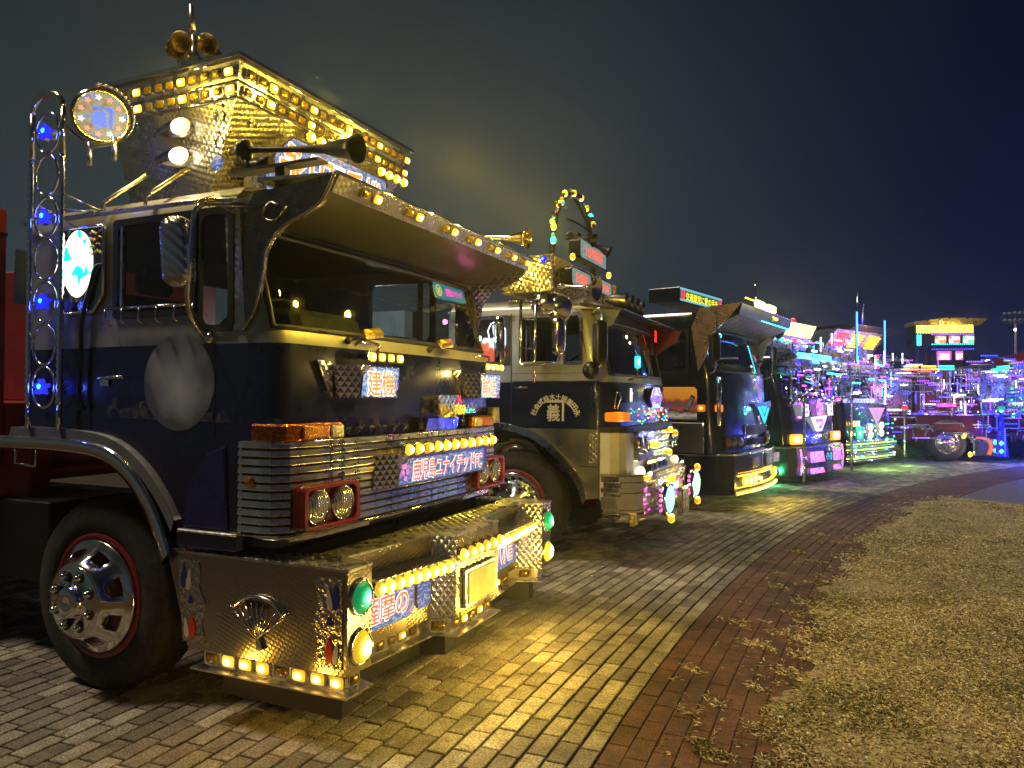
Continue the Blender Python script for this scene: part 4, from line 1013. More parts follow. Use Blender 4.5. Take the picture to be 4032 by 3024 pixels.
    # far-side mirror frame
    fm = MB(); fm.tube([(0.24, 2.33, 2.33), (0.24, 2.33, 1.86), (0.26, 2.33, 1.84), (0.26, 3.05, 1.90), (0.26, 3.10, 1.94), (0.26, 3.10, 2.27), (0.2, 3.02, 2.30)], 0.011, 6)
    fm.tube([(0.24, 2.62, 2.36), (0.24, 2.60, 1.72)], 0.010, 6); fm.tube([(0.24, 2.33, 1.98), (0.24, 2.62, 1.98)], 0.006, 5); fm.tube([(0.24, 2.33, 2.20), (0.24, 2.62, 2.21)], 0.006, 5)
    fm.tube([(0.10, 2.30, 2.33), (0.24, 2.33, 2.33), (0.24, 2.62, 2.36)], 0.008, 5); fm.build('mirror_frame', chrome, T)
    oval_mirror(T, fr((0.25, 3.07, 2.12), (0.96, -0.2, 0)), 0.13, 0.32, m=chrome)
    round_mirror(T, (0.25, 3.12, 2.35), (0.8, -0.5, -0.3), 0.12)
    round_mirror(T, (0.22, 2.82, 2.36), (0.3, -0.8, -0.5), 0.10)
    # --- fender and wheel
    G1 = arc_pts([(-1.90, 1.425), (-1.5, 1.425), (-1.12, 1.39), (-0.88, 1.28), (-0.71, 1.12), (-0.615, 0.985)], 4)
    fb = MB(); band(fb, G1, -0.045, 0.06, 0.012); fb.prism(G1 + [(a - 0.02, b - 0.055) for a, b in reversed(G1)], 'y', -0.050, -0.045)
    Fd = fb.build('fender', grayrubber, T)
    G2 = arc_pts([(-1.99, 1.365), (-1.5, 1.365), (-1.14, 1.335), (-0.92, 1.23), (-0.76, 1.06), (-0.67, 0.90), (-0.64, 0.82)], 4)
    gl_ = MB(); n = len(G2)
    G3 = [(a - 0.045 * min(1, i / 8), b - 0.062) for i, (a, b) in enumerate(G2)]
    sec = []
    for i in range(n):
        (x, z), (x3, z3) = G2[i], G3[i]
        sec += [(x, -0.045, z + 0.012), (x + 0.003, -0.060, z + 0.006), (x, -0.070, z - 0.012), ((x + x3) / 2, -0.068, (z + z3) / 2), (x3, -0.058, z3 + 0.004), (x3, -0.050, z3), (x3, 0.12, z3)]
    gl_.add(sec, [(i * 7 + j, i * 7 + j + 1, i * 7 + 8 + j, i * 7 + 7 + j) for i in range(n - 1) for j in range(6)], True)
    gl_.build('chrome_lip', chrome, Fd)
    rl = MB(); rl.tube([(-1.86, -0.05, 1.30), (-1.86, -0.05, 1.22), (-1.68, -0.05, 1.21), (-1.68, -0.05, 1.30)], 0.006, 5); rl.build('step_loop', chrome, T)
    inn = MB(); band(inn, G1, 0.06, 0.55, 0.01); inn.build('inner_arch', blackp, T)
    wheel(T, -1.27, 0.035, 0.52)
    wheel(T, -1.27, W - 0.03, 0.52, out=1)
    ch = MB(); ch.box(-5.4, -0.2, 0.75, 1.0, 0.62, 0.84); ch.box(-5.4, -0.2, 1.35, 1.6, 0.62, 0.84); ch.box(-1.33, -1.21, 0.3, 2.0, 0.46, 0.58); ch.box(-2.6, -2.0, 0.25, 0.75, 0.45, 0.95)
    ch.build('chassis', darkmetal, T, bevel=0.01)
    # --- red tipper body behind the cab
    rb = MB(); rb.prism([(-2.62, 1.15), (-2.62, 2.84), (-5.6, 2.84), (-5.6, 1.0), (-2.9, 1.0)], 'y', 0.13, 0.36)
    rb.prism([(-2.60, 1.15), (-2.60, 1.55), (-5.6, 1.55), (-5.6, 1.0), (-2.75, 1.0)], 'y', 0.36, 2.2)
    rb.prism([(-2.9, 1.0), (-2.35, 1.45), (-2.35, 0.85), (-2.9, 0.55)], 'y', 0.35, 0.5)
    rb.prism([(-2.66, 1.55), (-5.6, 1.55), (-5.6, 2.84), (-2.66, 2.84)], 'y', 1.95, 2.2)
    RBd = rb.build('tipper_body', redbody, T, bevel=0.015)
    la = MB(); la.box(-2.615, -2.595, 0.20, 0.26, 2.30, 2.66); la.box(-2.615, -2.585, 0.18, 0.28, 2.25, 2.38); la.box(-2.615, -2.59, 0.15, 0.34, 2.655, 2.675); la.build('latch', blackp, RBd)
    pl_ = MB(); pl_.box(-2.45, -2.44, 0.30, 0.52, 2.20, 2.55); pl_.build('rear_guard_pane', mat('pale_blue_sheet', dirty((0.16, 0.22, 0.26), 0.3, 0.5, 5)), T)
    for x in (-3.4, -4.5): wheel(T, x, 0.06, 0.52, style='rim')
    # --- grille of wrap-round louvres
    gb = MB(); gb.prism([(-0.215, -0.004), (-0.03, -0.004), (0.012, 0.05), (0.02, W / 2), (0.012, W - 0.05), (-0.03, W + 0.004), (-0.215, W + 0.004)], 'z', 0.945, 1.372)
    gb.build('grille_back', mat('grille_black', **{'Base Color': (0.03, 0.028, 0.025), 'Roughness': 0.5}), T)
    gs = mat('louvre_steel', smudge(0.22, 0.42, 20, 0.1), **{'Base Color': (0.75, 0.70, 0.58), 'Metallic': 1.0})
    plan = [(-0.215, -0.004), (-0.06, -0.006), (-0.02, 0.004), (0.02, 0.04), (0.05, 0.20), (0.062, 0.6), (0.068, W / 2), (0.062, W - 0.6), (0.05, W - 0.20), (0.02, W - 0.04), (-0.02, W - 0.004), (-0.215, W + 0.004)]
    me = None
    for k in range(11):
        z = 0.958 + k * 0.040
        if me is None:
            mb = MB(); n = len(plan); o_ = 0.028; vs = []
            for (x, y) in plan:
                sy = 1 if y > W / 2 else -1; e_ = 1.0 if abs(y - W / 2) > W / 2 - 0.03 and x < 0.0 else 0.0
                for (dx, dz) in ((0.0, 0.0), (o_ * 0.95, 0.001), (o_, 0.005), (o_ * 0.82, 0.030), (0.0, 0.033)):
                    vs.append((x + dx * (1 - e_), y + dx * e_ * sy, dz))
            mb.add(vs, [(i * 5 + j, i * 5 + j + 1, i * 5 + 6 + j, i * 5 + 5 + j) for i in range(n - 1) for j in range(4)])
            me = mesh_of(mb, 'louvre', gs)
        place(me, 'louvre', T, Matrix.Translation((0, 0, z)))
    gf = MB(); gf.box(-0.225, -0.21, -0.012, 0.0, 0.93, 1.385)
    for z in (0.935, 1.383): gf.tube([(x + 0.012, y, z) for x, y in plan], 0.011, 6)
    gf.build('grille_frame', chrome, T)
    for P_ in ([(0.03, 0.05), (0.075, 0.2), (0.09, 0.62), (0.03, 0.62)], [(0.03, W - 0.05), (0.075, W - 0.2), (0.09, W - 0.62), (0.03, W - 0.62)][::-1]): MB().prism(P_, 'z', 0.912, 0.930).build('grille_lip', gs, T)
    um = MB(); um.lathe([(0.026, 0), (0.024, 0.012), (0.015, 0.018), (0.001, 0.02)], n=14); um.build('side_repeater', UNLIT['orange'], T, fr((-0.135, -0.034, 1.20), NS))
    # headlamps in red bezels
    for y0 in (0.035, W - 0.475):
        mb = MB(); P = rr(0.44, 0.215, 0.035); n = len(P)
        mb.prism(P, 'z', -0.04, 0.0); ring(mb, rr(0.44, 0.215, 0.035), rr(0.38, 0.175, 0.03), 0.0, 0.035)
        o = mb.build('headlamp_bezel', red, T, fr((0.10, y0 + 0.22, 1.07), (1, 0, 0)), bevel=0.004)
        for dy in (-0.098, 0.098):
            c_ = MB(); c_.lathe([(0.088, 0.0), (0.090, 0.020), (0.082, 0.026), (0.078, 0.018)], Matrix.Translation((dy, 0, 0)), 24); cc = c_.build('headlamp', chrome, o)
            l_ = MB(); l_.lathe([(0.079, 0.018), (0.06, 0.032), (0.03, 0.038), (0.001, 0.04)], Matrix.Translation((dy, 0, 0)), 24)
            def hl(nt, b):
                w = N(nt, 'ShaderNodeTexWave', {'Vector': objc(nt), 'Scale': 22.0, 'Distortion': 0.5}, bands_direction='X')
                nt.links.new(ramp(nt, w.outputs['Fac'], [(0.2, (0.30, 0.30, 0.30)), (0.8, (0.75, 0.75, 0.72))]), b.inputs['Base Color'])
                bump(nt, b, w.outputs['Fac'], 0.5, 0.004); b.inputs['Metallic'].default_value = 0.7; b.inputs['Roughness'].default_value = 0.12; b.inputs['Coat Weight'].default_value = 1.0
            l_.build('headlamp_glass', mat('headlamp_glass', hl), cc)
    # turn signals wrapped round the corner
    for s_, y0 in ((1, 0.0), (-1, W)):
        mb = MB(); P = [(-0.16, -0.012), (-0.02, -0.018), (0.035, 0.02), (0.055, 0.08), (0.065, 0.42), (0.02, 0.42), (-0.16, 0.0)]
        P = [(x, y0 + s_ * y) for x, y in P]
        if s_ < 0: P = P[::-1]
        mb.prism(P, 'z', 1.385, 1.475)
        o = mb.build('turn_signal', mat('red_orange_lens_shell', lens_unlit((0.50, 0.13, 0.02))), T, bevel=0.012)
        l1 = MB(); l1.prism([(0.058, y0 + s_ * 0.10), (0.072, y0 + s_ * 0.10), (0.076, y0 + s_ * 0.30), (0.062, y0 + s_ * 0.30)][::s_], 'z', 1.398, 1.462); l1.build('amber_lens', UNLIT['orange'], o, bevel=0.006)
        l2 = MB(); l2.prism([(0.062, y0 + s_ * 0.31), (0.078, y0 + s_ * 0.31), (0.080, y0 + s_ * 0.41), (0.062, y0 + s_ * 0.41)][::s_], 'z', 1.398, 1.462); l2.build('clear_lens', mat('warm_clear_lens', lens_unlit((0.8, 0.72, 0.5))), o, bevel=0.006)
    smesh = mesh_of(facet_star(0.048, 0.017, 0.02), 'star', chrome)
    for k in range(12): place(smesh, 'star_stud', T, fr((0.026 + 0.006 * math.sin(math.pi * k / 11), 0.50 + 0.115 * k if k < 6 else 1.25 + 0.115 * (k - 6), 1.435), FW))
    # badge: FUSO plate and three-diamond mark
    mb = MB(); mb.prism([(1.38, 1.495), (1.38, 1.60), (1.40, 1.62), (1.66, 1.62), (1.69, 1.555), (1.92, 1.555), (1.92, 1.495)], 'x', 0.03, 0.085)
    o = mb.build('maker_badge', quilted, T, bevel=0.004)
    fp = MB(); fp.prism([(1.38, 1.56), (1.46, 1.56), (1.60, 1.475), (1.38, 1.475)], 'x', 0.085, 0.095); fp.build('badge_wedge', scale_gold, o)
    lettering('FUSO', 0.135, 0.065, fr((0.090, 1.655, 1.522), FW), em('yellow_badge_lettering', (1.0, 0.72, 0.02), 1.2), o, off=0.012, z=0.002, th=0.004)
    dm3 = MB()
    for a in (90, 210, 330):
        ca, sa = math.cos(R(a)), math.sin(R(a)); L_, w_ = 0.038, 0.0125
        dm3.add([(0, 0, 0.006), (ca * L_ / 2 - sa * w_, sa * L_ / 2 + ca * w_, 0.006), (ca * L_, sa * L_, 0.006), (ca * L_ / 2 + sa * w_, sa * L_ / 2 - ca * w_, 0.006), (ca * L_ / 2, sa * L_ / 2, 0.010)],
                [(0, 4, 1), (1, 4, 2), (2, 4, 3), (3, 4, 0)])
    dm3.build('three_diamond_mark', em('red_mark_glow', (1.0, 0.03, 0.06), 1.3), o, fr((0.086, 1.655, 1.585), FW))
    gd = dots(T, [(0.09, 1.72 + 0.018 * k, 1.51 + 0.012 * math.sin(k * 1.3)) for k in range(9)], 0.004, LED['green'], 'badge_leds'); gd.parent = o
    # lower badge mirror strip
    ms = MB(); ms.prism([(1.28, 1.39), (1.31, 1.47), (1.72, 1.47), (1.68, 1.39)], 'x', 0.03, 0.05); ms.build('mirror_strip', chrome, T)
    ck = MB(); ck.cyl((0.03, W - 0.02, 1.42), (0.03, W - 0.02, 1.53), 0.05, 0.045, 14); ck.build('corner_cap', silver, T)
    # lightboxes: 建機 and 輸送
    for (y0, txt, w_, tx_, bgm) in ((0.47, '建機', 0.40, 0.0, bg_sky), (1.88, '輸送', 0.36, -0.03, bg_sky)):
        hb = MB(); hb.prism([(y0 - 0.10, 1.775), (y0 + w_ + 0.02, 1.775), (y0 + w_ - 0.01, 1.60), (y0 - 0.08, 1.60)], 'x', 0.02, 0.055)
        hb.cur = 1; hb.add([(0.055, y0 - 0.10, 1.775), (0.055, y0 - 0.08, 1.60), (0.125, y0 + 0.005, 1.60), (0.125, y0 + 0.02, 1.775)], [(0, 1, 2, 3)])
        hb.prism([(y0 + 0.005, 1.775), (y0 + w_, 1.775), (y0 + w_ - 0.02, 1.60), (y0 + 0.005, 1.60)], 'x', 0.055, 0.118)
        ho = hb.build('lightbox_housing', [chrome, quilted], T)
        F = sign(T, fr((0.1235, y0 + w_ / 2, 1.688), FW), w_ - 0.03, 0.165, '', bgm, ink_red, depth=0.006, name='lightbox',
                 shape=[(-w_ / 2 + 0.02, -0.08), (w_ / 2 - 0.05, -0.08), (w_ / 2 - 0.03, 0.0), (w_ / 2 - 0.02, 0.08), (-w_ / 2 + 0.10, 0.08), (-w_ / 2 + 0.04, 0.03)])
        D = Matrix.Translation((tx_, -0.008, 0))
        lettering(txt, w_ * 0.64, 0.135, D, ink_white, F, 'lettering_outline', 0.055, 0.003, 0.001)
        lettering(txt, w_ * 0.64, 0.135, D, ink_orange, F, 'lettering', 0.014, 0.0055, 0.001)
        row(T, (0.13, y0 + 0.10, 1.822), (0.13, y0 + w_ - 0.03, 1.822), 4, FW, 'yellow', kind='rect', s=0.95)
        wg = MB(); wg.prism([(y0 - 0.22, 1.79), (y0 - 0.10, 1.79), (y0 - 0.10, 1.60), (y0 - 0.15, 1.66)], 'x', 0.015, 0.03); wg.build('wing_plate', quilted, T)
        hd = MB(); hd.tube(arc_pts([(0.05, y0 + 0.06, 1.885), (0.08, y0 + 0.08, 1.90), (0.08, y0 + 0.24, 1.895), (0.05, y0 + 0.27, 1.86)], 3), 0.008, 6); hd.build('grab_handle', chrome, T)
        glow_light(T, (0.26, y0 + 0.2, 1.84), 3.0, (1.0, 0.70, 0.18), 0.05)
    # wipers with chrome boots, windscreen-foot ornaments
    for (a, b, c_) in (((0.03, 0.50, 1.905), (-0.02, 0.75, 1.955), (-0.035, 1.20, 1.97)), ((0.03, 1.35, 1.905), (-0.02, 1.55, 1.955), (-0.035, 2.0, 1.965))):
        wiper(T, a, b, c_)
        g = MB(); q_ = rr(0.20, 0.065, 0.015); n = len(q_)
        g.add([(p[0], p[1], 0) for p in q_] + [(p[0] * 0.86, p[1] * 0.72, 0.022) for p in q_], [(i, (i + 1) % n, n + (i + 1) % n, n + i) for i in range(n)] + [list(range(n, 2 * n))], True)
        g.build('wiper_cover', scale_gold, T, fr((0.055, (a[1] + b[1]) / 2 + 0.06, 1.955), (0.8, 0, 0.6), roll=R(10)))
    # lightbox across the grille: 鹿児島ユナイテッドFC
    hb = MB(); hb.prism([(0.70, 1.285), (1.98, 1.285), (1.93, 1.10), (0.66, 1.10)], 'x', 0.06, 0.10)
    hb.cur = 1; hb.add([(0.10, 0.66, 1.285), (0.10, 0.64, 1.10), (0.155, 0.80, 1.10), (0.155, 0.80, 1.285)], [(0, 1, 2, 3)]); hb.cur = 0
    hb.prism([(0.80, 1.285), (1.95, 1.285), (1.92, 1.10), (0.80, 1.10)], 'x', 0.10, 0.15)
    hb.build('grille_sign_housing', [chrome, quilted], T)
    F = sign(T, fr((0.153, 1.345, 1.178), FW), 1.10, 0.145, '', bg_wave, ink_red, name='grille_lightbox', depth=0.004,
             shape=[(-0.54, -0.072), (0.545, -0.072), (0.555, 0.072), (-0.40, 0.072), (-0.50, 0.04), (-0.535, -0.02)])
    D = Matrix.Translation((0.06, 0, 0)); tt = '鹿児島ユナイテッドFC'
    lettering(tt, 0.90, 0.118, D, ink_white, F, 'lettering_outline', 0.055, 0.003, 0.001, 0.1)
    lettering(tt, 0.90, 0.118, D, ink_red, F, 'lettering', 0.014, 0.0055, 0.001, 0.1)
    for k in range(5):
        p_ = MB(); p_.prism([(0.018 * (1 if i % 2 == 0 else 0.55) * math.cos(i * math.pi / 5), 0.018 * (1 if i % 2 == 0 else 0.55) * math.sin(i * math.pi / 5)) for i in range(10)], 'z', 0.003, 0.005)
        p_.build('blossom', em('pink_blossom_film', (1.0, 0.25, 0.6), 1.1), F, Matrix.Translation((-0.49 + 0.022 * (k % 3), 0.03 - 0.035 * (k // 2), 0)))
    row(T, (0.16, 0.88, 1.305), (0.16, 1.98, 1.305), 11, FW, 'amber', kind='round', s=1.3)
    glow_light(T, (0.30, 1.2, 1.31), 3.5); glow_light(T, (0.30, 1.8, 1.31), 3.5)
    # --- blue side step
    st = MB(); st.prism([(-0.62, -0.03), (-0.23, -0.03), (-0.21, 0.0), (-0.21, 0.1), (-0.62, 0.1)], 'z', 0.855, 0.93); st.cur = 1
    st.prism([(-0.60, -0.045), (-0.24, -0.045), (-0.22, -0.03), (-0.22, 0.1), (-0.60, 0.1)], 'z', 0.93, 0.945)
    st.build('side_step', [mat('blue_paint'), brushed], T, bevel=0.006)
    # --- stepped steel bumper
    BW = 2.50; y_ = lambda y: y - 0.028
    outer = [(0.43, y_(0.0)), (0.43, y_(0.185)), (0.25, y_(0.235)), (0.315, y_(0.93)), (0.45, y_(0.975)), (0.45, y_(1.525)), (0.315, y_(1.57)), (0.25, y_(2.265)), (0.43, y_(2.315)), (0.43, y_(2.50))]
    bz0, bz1 = 0.36, 0.822
    bm = MB(); n = len(outer)
    full = outer + [(-0.20, y_(2.50)), (-0.16, y_(2.3)), (0.06, y_(2.2)), (0.06, y_(0.30)), (-0.16, y_(0.2)), (-0.20, y_(0.03))]
    # front skin, face by face
    for i in range(n - 1):
        (x0, y0), (x1, y1) = outer[i], outer[i + 1]
        bm.cur = 2 if i in (1, 3, 5, 7) else (0 if i in (0, 8) else 1)
        bm.add([(x0, y0, bz0), (x1, y1, bz0), (x1, y1, bz1), (x0, y0, bz1)], [(0, 1, 2, 3)])
    B = bm.build('bumper', [scale_fine, scale_fine, quilted], T)
    for s_, yy in ((0, y_(0.0)), (1, y_(2.50))):
        pm = MB(); y0, y1 = (yy, yy + 0.012) if s_ == 0 else (yy - 0.012, yy)
        pm.prism([(0.428, bz0), (0.428, bz1), (-0.68, bz1), (-0.53, bz0)], 'y', y0, y1)
        pm.build('bumper_side_plate', scale_fine, T)
    tp = MB(); tp.prism([(x + 0.006 if i in (0, 1, 4, 5, 8, 9) else x, y) for i, (x, y) in enumerate(outer)] + [(-0.66, y_(2.50)), (-0.66, y_(2.38)), (-0.15, y_(2.36)), (0.09, y_(2.25)), (0.09, y_(0.25)), (-0.15, y_(0.14)), (-0.66, y_(0.12)), (-0.66, y_(-0.004))], 'z', bz1, bz1 + 0.012)
    TP = tp.build('bumper_top_plate', brushed, T)
    # raised lozenges of the checker plate
    tr = MB(); rs = random.Random(1)
    def inside(x, y, P):
        c_ = False; j = len(P) - 1
        for i in range(len(P)):
            if (P[i][1] > y) != (P[j][1] > y) and x < (P[j][0] - P[i][0]) * (y - P[i][1]) / (P[j][1] - P[i][1]) + P[i][0]: c_ = not c_
            j = i
        return c_
    poly = outer + [(-0.66, y_(2.50)), (-0.66, y_(2.38)), (-0.15, y_(2.36)), (0.09, y_(2.25)), (0.09, y_(0.25)), (-0.15, y_(0.14)), (-0.66, y_(0.12)), (-0.66, y_(0.0))]
    px_ = 0.034
    for i in range(-22, 15):
        for j in range(0, 76):
            x, y = i * px_, y_(0.015) + j * px_
            if not all(inside(x + a, y + b, poly) for a, b in ((0.014, 0), (-0.014, 0), (0, 0.014), (0, -0.014))): continue
            a = R(45 if (i + j) % 2 else -45); ca, sa = math.cos(a), math.sin(a)
            P = [(0.015, 0), (0, 0.0048), (-0.015, 0), (0, -0.0048)]
            tr.add([(x + p * ca - q * sa, y + p * sa + q * ca, bz1 + 0.012) for p, q in P] + [(x + 0.6 * (p * ca - q * sa), y + 0.6 * (p * sa + q * ca), bz1 + 0.0150) for p, q in P],
                   [(k, (k + 1) % 4, 4 + (k + 1) % 4, 4 + k) for k in range(4)] + [(4, 5, 6, 7)])
    tr.build('tread_pattern', brushed, TP, kind='stuff')
    # bottom ledge with lamp channel and rubber skirt
    lower = [(x, y) for x, y in outer]
    lg = MB(); lg.prism([(0.435, y_(-0.012)), (0.435, y_(0.19)), (0.265, y_(0.25)), (0.335, y_(0.93)), (0.47, y_(0.97)), (0.47, y_(1.53)), (0.335, y_(1.57)), (0.265, y_(2.25)), (0.435, y_(2.31)), (0.435, y_(2.512)), (-0.50, y_(2.512)), (-0.50, y_(2.40)), (0.10, y_(2.2)), (0.10, y_(0.30)), (-0.50, y_(0.10)), (-0.50, y_(-0.012))], 'z', 0.262, 0.270)
    lg.prism([(0.385, y_(0.045)), (0.385, y_(0.15)), (0.20, y_(0.20)), (0.27, y_(0.95)), (0.40, y_(1.0)), (0.40, y_(1.5)), (0.27, y_(1.55)), (0.20, y_(2.3)), (0.385, y_(2.35)), (0.385, y_(2.455)), (-0.44, y_(2.455)), (-0.44, y_(2.35)), (0.10, y_(2.15)), (0.10, y_(0.35)), (-0.44, y_(0.15)), (-0.44, y_(0.045))], 'z', 0.270, 0.362)
    lg.build('bumper_ledge', brushed, T)
    rb_ = MB(); rb_.prism([(0.33, y_(0.10)), (0.33, y_(0.18)), (0.14, y_(0.25)), (0.20, y_(1.0)), (0.34, y_(1.05)), (0.34, y_(1.45)), (0.20, y_(1.5)), (0.14, y_(2.25)), (0.33, y_(2.32)), (0.33, y_(2.40)), (-0.40, y_(2.40)), (-0.40, y_(0.10))], 'z', 0.12, 0.262)
    rb_.build('rubber_skirt', blackp, T)
    for k in range(8): lamp(T, fr((-0.405 + 0.108 * k, y_(0.042), 0.314), NS), 'amber', k not in (0, 4), 'rect', 1.15)
    lamp(T, fr((0.388, y_(0.10), 0.314), FW), 'amber', False)
    for k in range(6): lamp(T, fr((0.212 + 0.0085 * k, y_(0.36 + 0.092 * k), 0.314), (1, -0.09, 0)), 'amber', k == 4, 'rect', 0.9)
    for k in range(5): lamp(T, fr((0.404, y_(1.05 + 0.10 * k), 0.314), FW), 'amber', k in (1, 3), 'rect', 0.95)
    for k in range(6): lamp(T, fr((0.255 - 0.0085 * k, y_(1.70 + 0.092 * k), 0.314), (1, 0.09, 0)), 'amber', k in (0, 2, 3), 'rect', 0.9)
    for (x, y) in ((0.345, 0.955), (0.30, 2.30)): lamp(T, fr((x, y_(y), 0.318), (0.5, -0.86, 0)), 'amber', False, 'rect', 1.2)
    # round lamps in the end blocks
    for y in (0.095, 2.405):
        for z, col in ((0.695, 'green'), (0.470, 'yellow')):
            mb = MB(); mb.lathe([(0.082, 0.0), (0.084, 0.012), (0.074, 0.016), (0.070, 0.006)], n=28); o = mb.build('round_lamp', chrome, T, fr((0.430, y_(y), z), FW))
            g = MB(); g.lathe([(0.071, 0.004), (0.068, 0.022), (0.050, 0.040), (0.025, 0.050), (0.001, 0.052)], n=28); g.build('lens', LIT[col], o)
            w_ = MB(); w_.tube([(0.03, -0.072, 0.012), (0.018, -0.03, 0.052), (0.018, 0.03, 0.052), (0.03, 0.072, 0.012)], 0.006, 5); w_.build('lamp_guard', chrome, o)
        glow_light(T, (0.66, y_(y), 0.47), 1.6, (1.0, 0.80, 0.30), 0.05)
    # bumper lightboxes 薩摩の ... 小星
    def panel(xa, ya, xb, yb, z0, z1, txt, tw_, cut):
        a, b = Vector((xa, ya, 0)), Vector((xb, yb, 0)); d = (b - a); w_ = d.length; nrm = Vector((d.y, -d.x, 0)).normalized(); c_ = (a + b) / 2
        M = fr((c_.x + nrm.x * 0.012, c_.y + nrm.y * 0.012, (z0 + z1) / 2), nrm); h_ = z1 - z0
        return sign(T, M, w_, h_, '', bg_wave, ink_red, depth=0.02, name='bumper_lightbox', shape=cut(w_, h_)), w_, h_
    cutL = lambda w, h: [(-w / 2, -h / 2), (w / 2 - 0.03, -h / 2), (w / 2, -h / 2 + 0.03), (w / 2, h / 2), (-w / 2 + 0.13, h / 2), (-w / 2 + 0.05, h / 2 - 0.06), (-w / 2, -0.02)]
    cutR = lambda w, h: [(w / 2, -h / 2), (w / 2, -0.02), (w / 2 - 0.05, h / 2 - 0.06), (w / 2 - 0.13, h / 2), (-w / 2, h / 2), (-w / 2, -h / 2 + 0.03), (-w / 2 + 0.03, -h / 2)]
    cutq = lambda w, h: rr(w, h, 0.03)
    fx = lambda y: 0.25 + (y - 0.235) * (0.065 / 0.695)
    F, w_, h_ = panel(fx(0.26), y_(0.26), fx(0.76), y_(0.76), 0.425, 0.625, '', 0, cutL)
    D = Matrix.Translation((0.01, 0.0, 0))
    lettering('薩摩の', 0.36, 0.135, D, ink_white, F, 'lettering_outline', 0.055, 0.003, 0.001); lettering('薩摩の', 0.36, 0.135, D, ink_red, F, 'lettering', 0.014, 0.0055, 0.001)
    panel(fx(0.785), y_(0.785), fx(0.905), y_(0.905), 0.440, 0.640, '', 0, cutq)
    gx = lambda y: fx(2.5 - y)
    panel(gx(1.62), y_(1.62), gx(1.74), y_(1.74), 0.44, 0.64, '', 0, cutq)
    F, w_, h_ = panel(gx(1.77), y_(1.77), gx(2.24), y_(2.24), 0.425, 0.63, '', 0, cutR)
    D = Matrix.Translation((-0.03, 0.0, 0))
    lettering('八小星', 0.32, 0.135, D, ink_white, F, 'lettering_outline', 0.055, 0.003, 0.001); lettering('八小星', 0.32, 0.135, D, ink_red, F, 'lettering', 0.014, 0.0055, 0.001)
    for a, b in (((fx(0.3) + 0.005, y_(0.36), 0.715), (fx(0.9) + 0.02, y_(0.93), 0.715)), ((gx(1.6), y_(1.58), 0.715), (gx(2.2) + 0.005, y_(2.28), 0.715))):
        hs = MB(); A, Bv = Vector(a), Vector(b); hs.v = []
        hs.add([tuple(A + Vector((0, -0.03, 0.0))), tuple(Bv + Vector((0, 0.02, 0))), tuple(Bv + Vector((0.11, 0.02, -0.012))), tuple(A + Vector((0.11, -0.03, -0.012)))], [(0, 1, 2, 3)])
        hs.build('lamp_shelf', quilted, T, solid=0.006)
        n_ = 9 if a[1] < 1 else 11
        row(T, A + Vector((0.075, 0.0, -0.055)), Bv + Vector((0.075, 0, -0.055)), n_, FW, 'yellow', kind='round', s=1.45)
        hk = MB(); hk.add([tuple(A + Vector((0.03, -0.03, -0.005))), tuple(Bv + Vector((0.03, 0.02, -0.005))), tuple(Bv + Vector((0.066, 0.02, -0.10))), tuple(A + Vector((0.066, -0.03, -0.10)))], [(0, 1, 2, 3)]); hk.build('lamp_reflector', scale_gold, T, solid=0.004)
        m_ = (A + Bv) / 2
        for q_ in (0.25, 0.75): p_ = A.lerp(Bv, q_); glow_light(T, (p_.x + 0.60, p_.y, p_.z - 0.30), 6.5, (1.0, 0.72, 0.15), 0.07)
    row(T, (0.455, y_(1.02), 0.715), (0.455, y_(1.5), 0.715), 6, FW, 'yellow', kind='round', s=1.3)
    # number plate recess with pale green plate
    npb = MB(); npb.prism([(y_(1.05), 0.40), (y_(1.05), 0.62), (y_(1.45), 0.62), (y_(1.45), 0.40)], 'x', 0.452, 0.475); o = npb.build('plate_holder', brushed, T, bevel=0.004)
    pp = MB(); pp.prism([(y_(1.075), 0.42), (y_(1.075), 0.60), (y_(1.425), 0.60), (y_(1.425), 0.42)], 'x', 0.475, 0.482); pp.build('number_plate', mat('green_number_plate', dirty((0.40, 0.46, 0.20), 0.4, 0.6, 9)), o)
    # fan ornament 薩摩隼人
    fo = MB(); c_ = (0, -0.11)
    for k in range(9):
        a = R(142 - k * 13); fo.tube([(c_[0], c_[1], 0.008), (c_[0] + 0.17 * math.cos(a), c_[1] + 0.17 * math.sin(a), 0.012)], 0.0048, 4)
    fo.tube([(c_[0] + 0.20 * math.cos(R(142 - k * 8.7)), c_[1] + 0.20 * math.sin(R(142 - k * 8.7)), 0.01 + (0.004 if k % 2 else 0)) for k in range(13)], 0.009, 5)
    fo.tube([(c_[0], c_[1], 0.008), (c_[0] + 0.22 * math.cos(R(142)), c_[1] + 0.22 * math.sin(R(142)), 0.01)], 0.007, 5)
    fo.tube([(c_[0], c_[1], 0.008), (c_[0] + 0.22 * math.cos(R(38)), c_[1] + 0.22 * math.sin(R(38)), 0.01)], 0.007, 5)
    fo.prism([(-0.012, -0.11), (0.010, -0.11), (0.034, -0.155), (-0.002, -0.165)], 'z', 0.0, 0.012)
    FO = fo.build('fan_ornament', chrome, T, fr((-0.075, y_(-0.002), 0.575), NS))
    fl_ = MB(); P = [(c_[0] + 0.185 * math.cos(R(138 - k * 8)), c_[1] + 0.185 * math.sin(R(138 - k * 8))) for k in range(13)] + [(c_[0] + 0.10 * math.cos(R(42 + k * 8)), c_[1] + 0.10 * math.sin(R(42 + k * 8))) for k in range(13)]
    fl_.prism(P, 'z', 0.001, 0.006); fl_.build('fan_leaf', mat('dull_rose_enamel', dirty((0.45, 0.33, 0.29), 0.2, 0.4, 40, 0.6, 0.5)), FO)
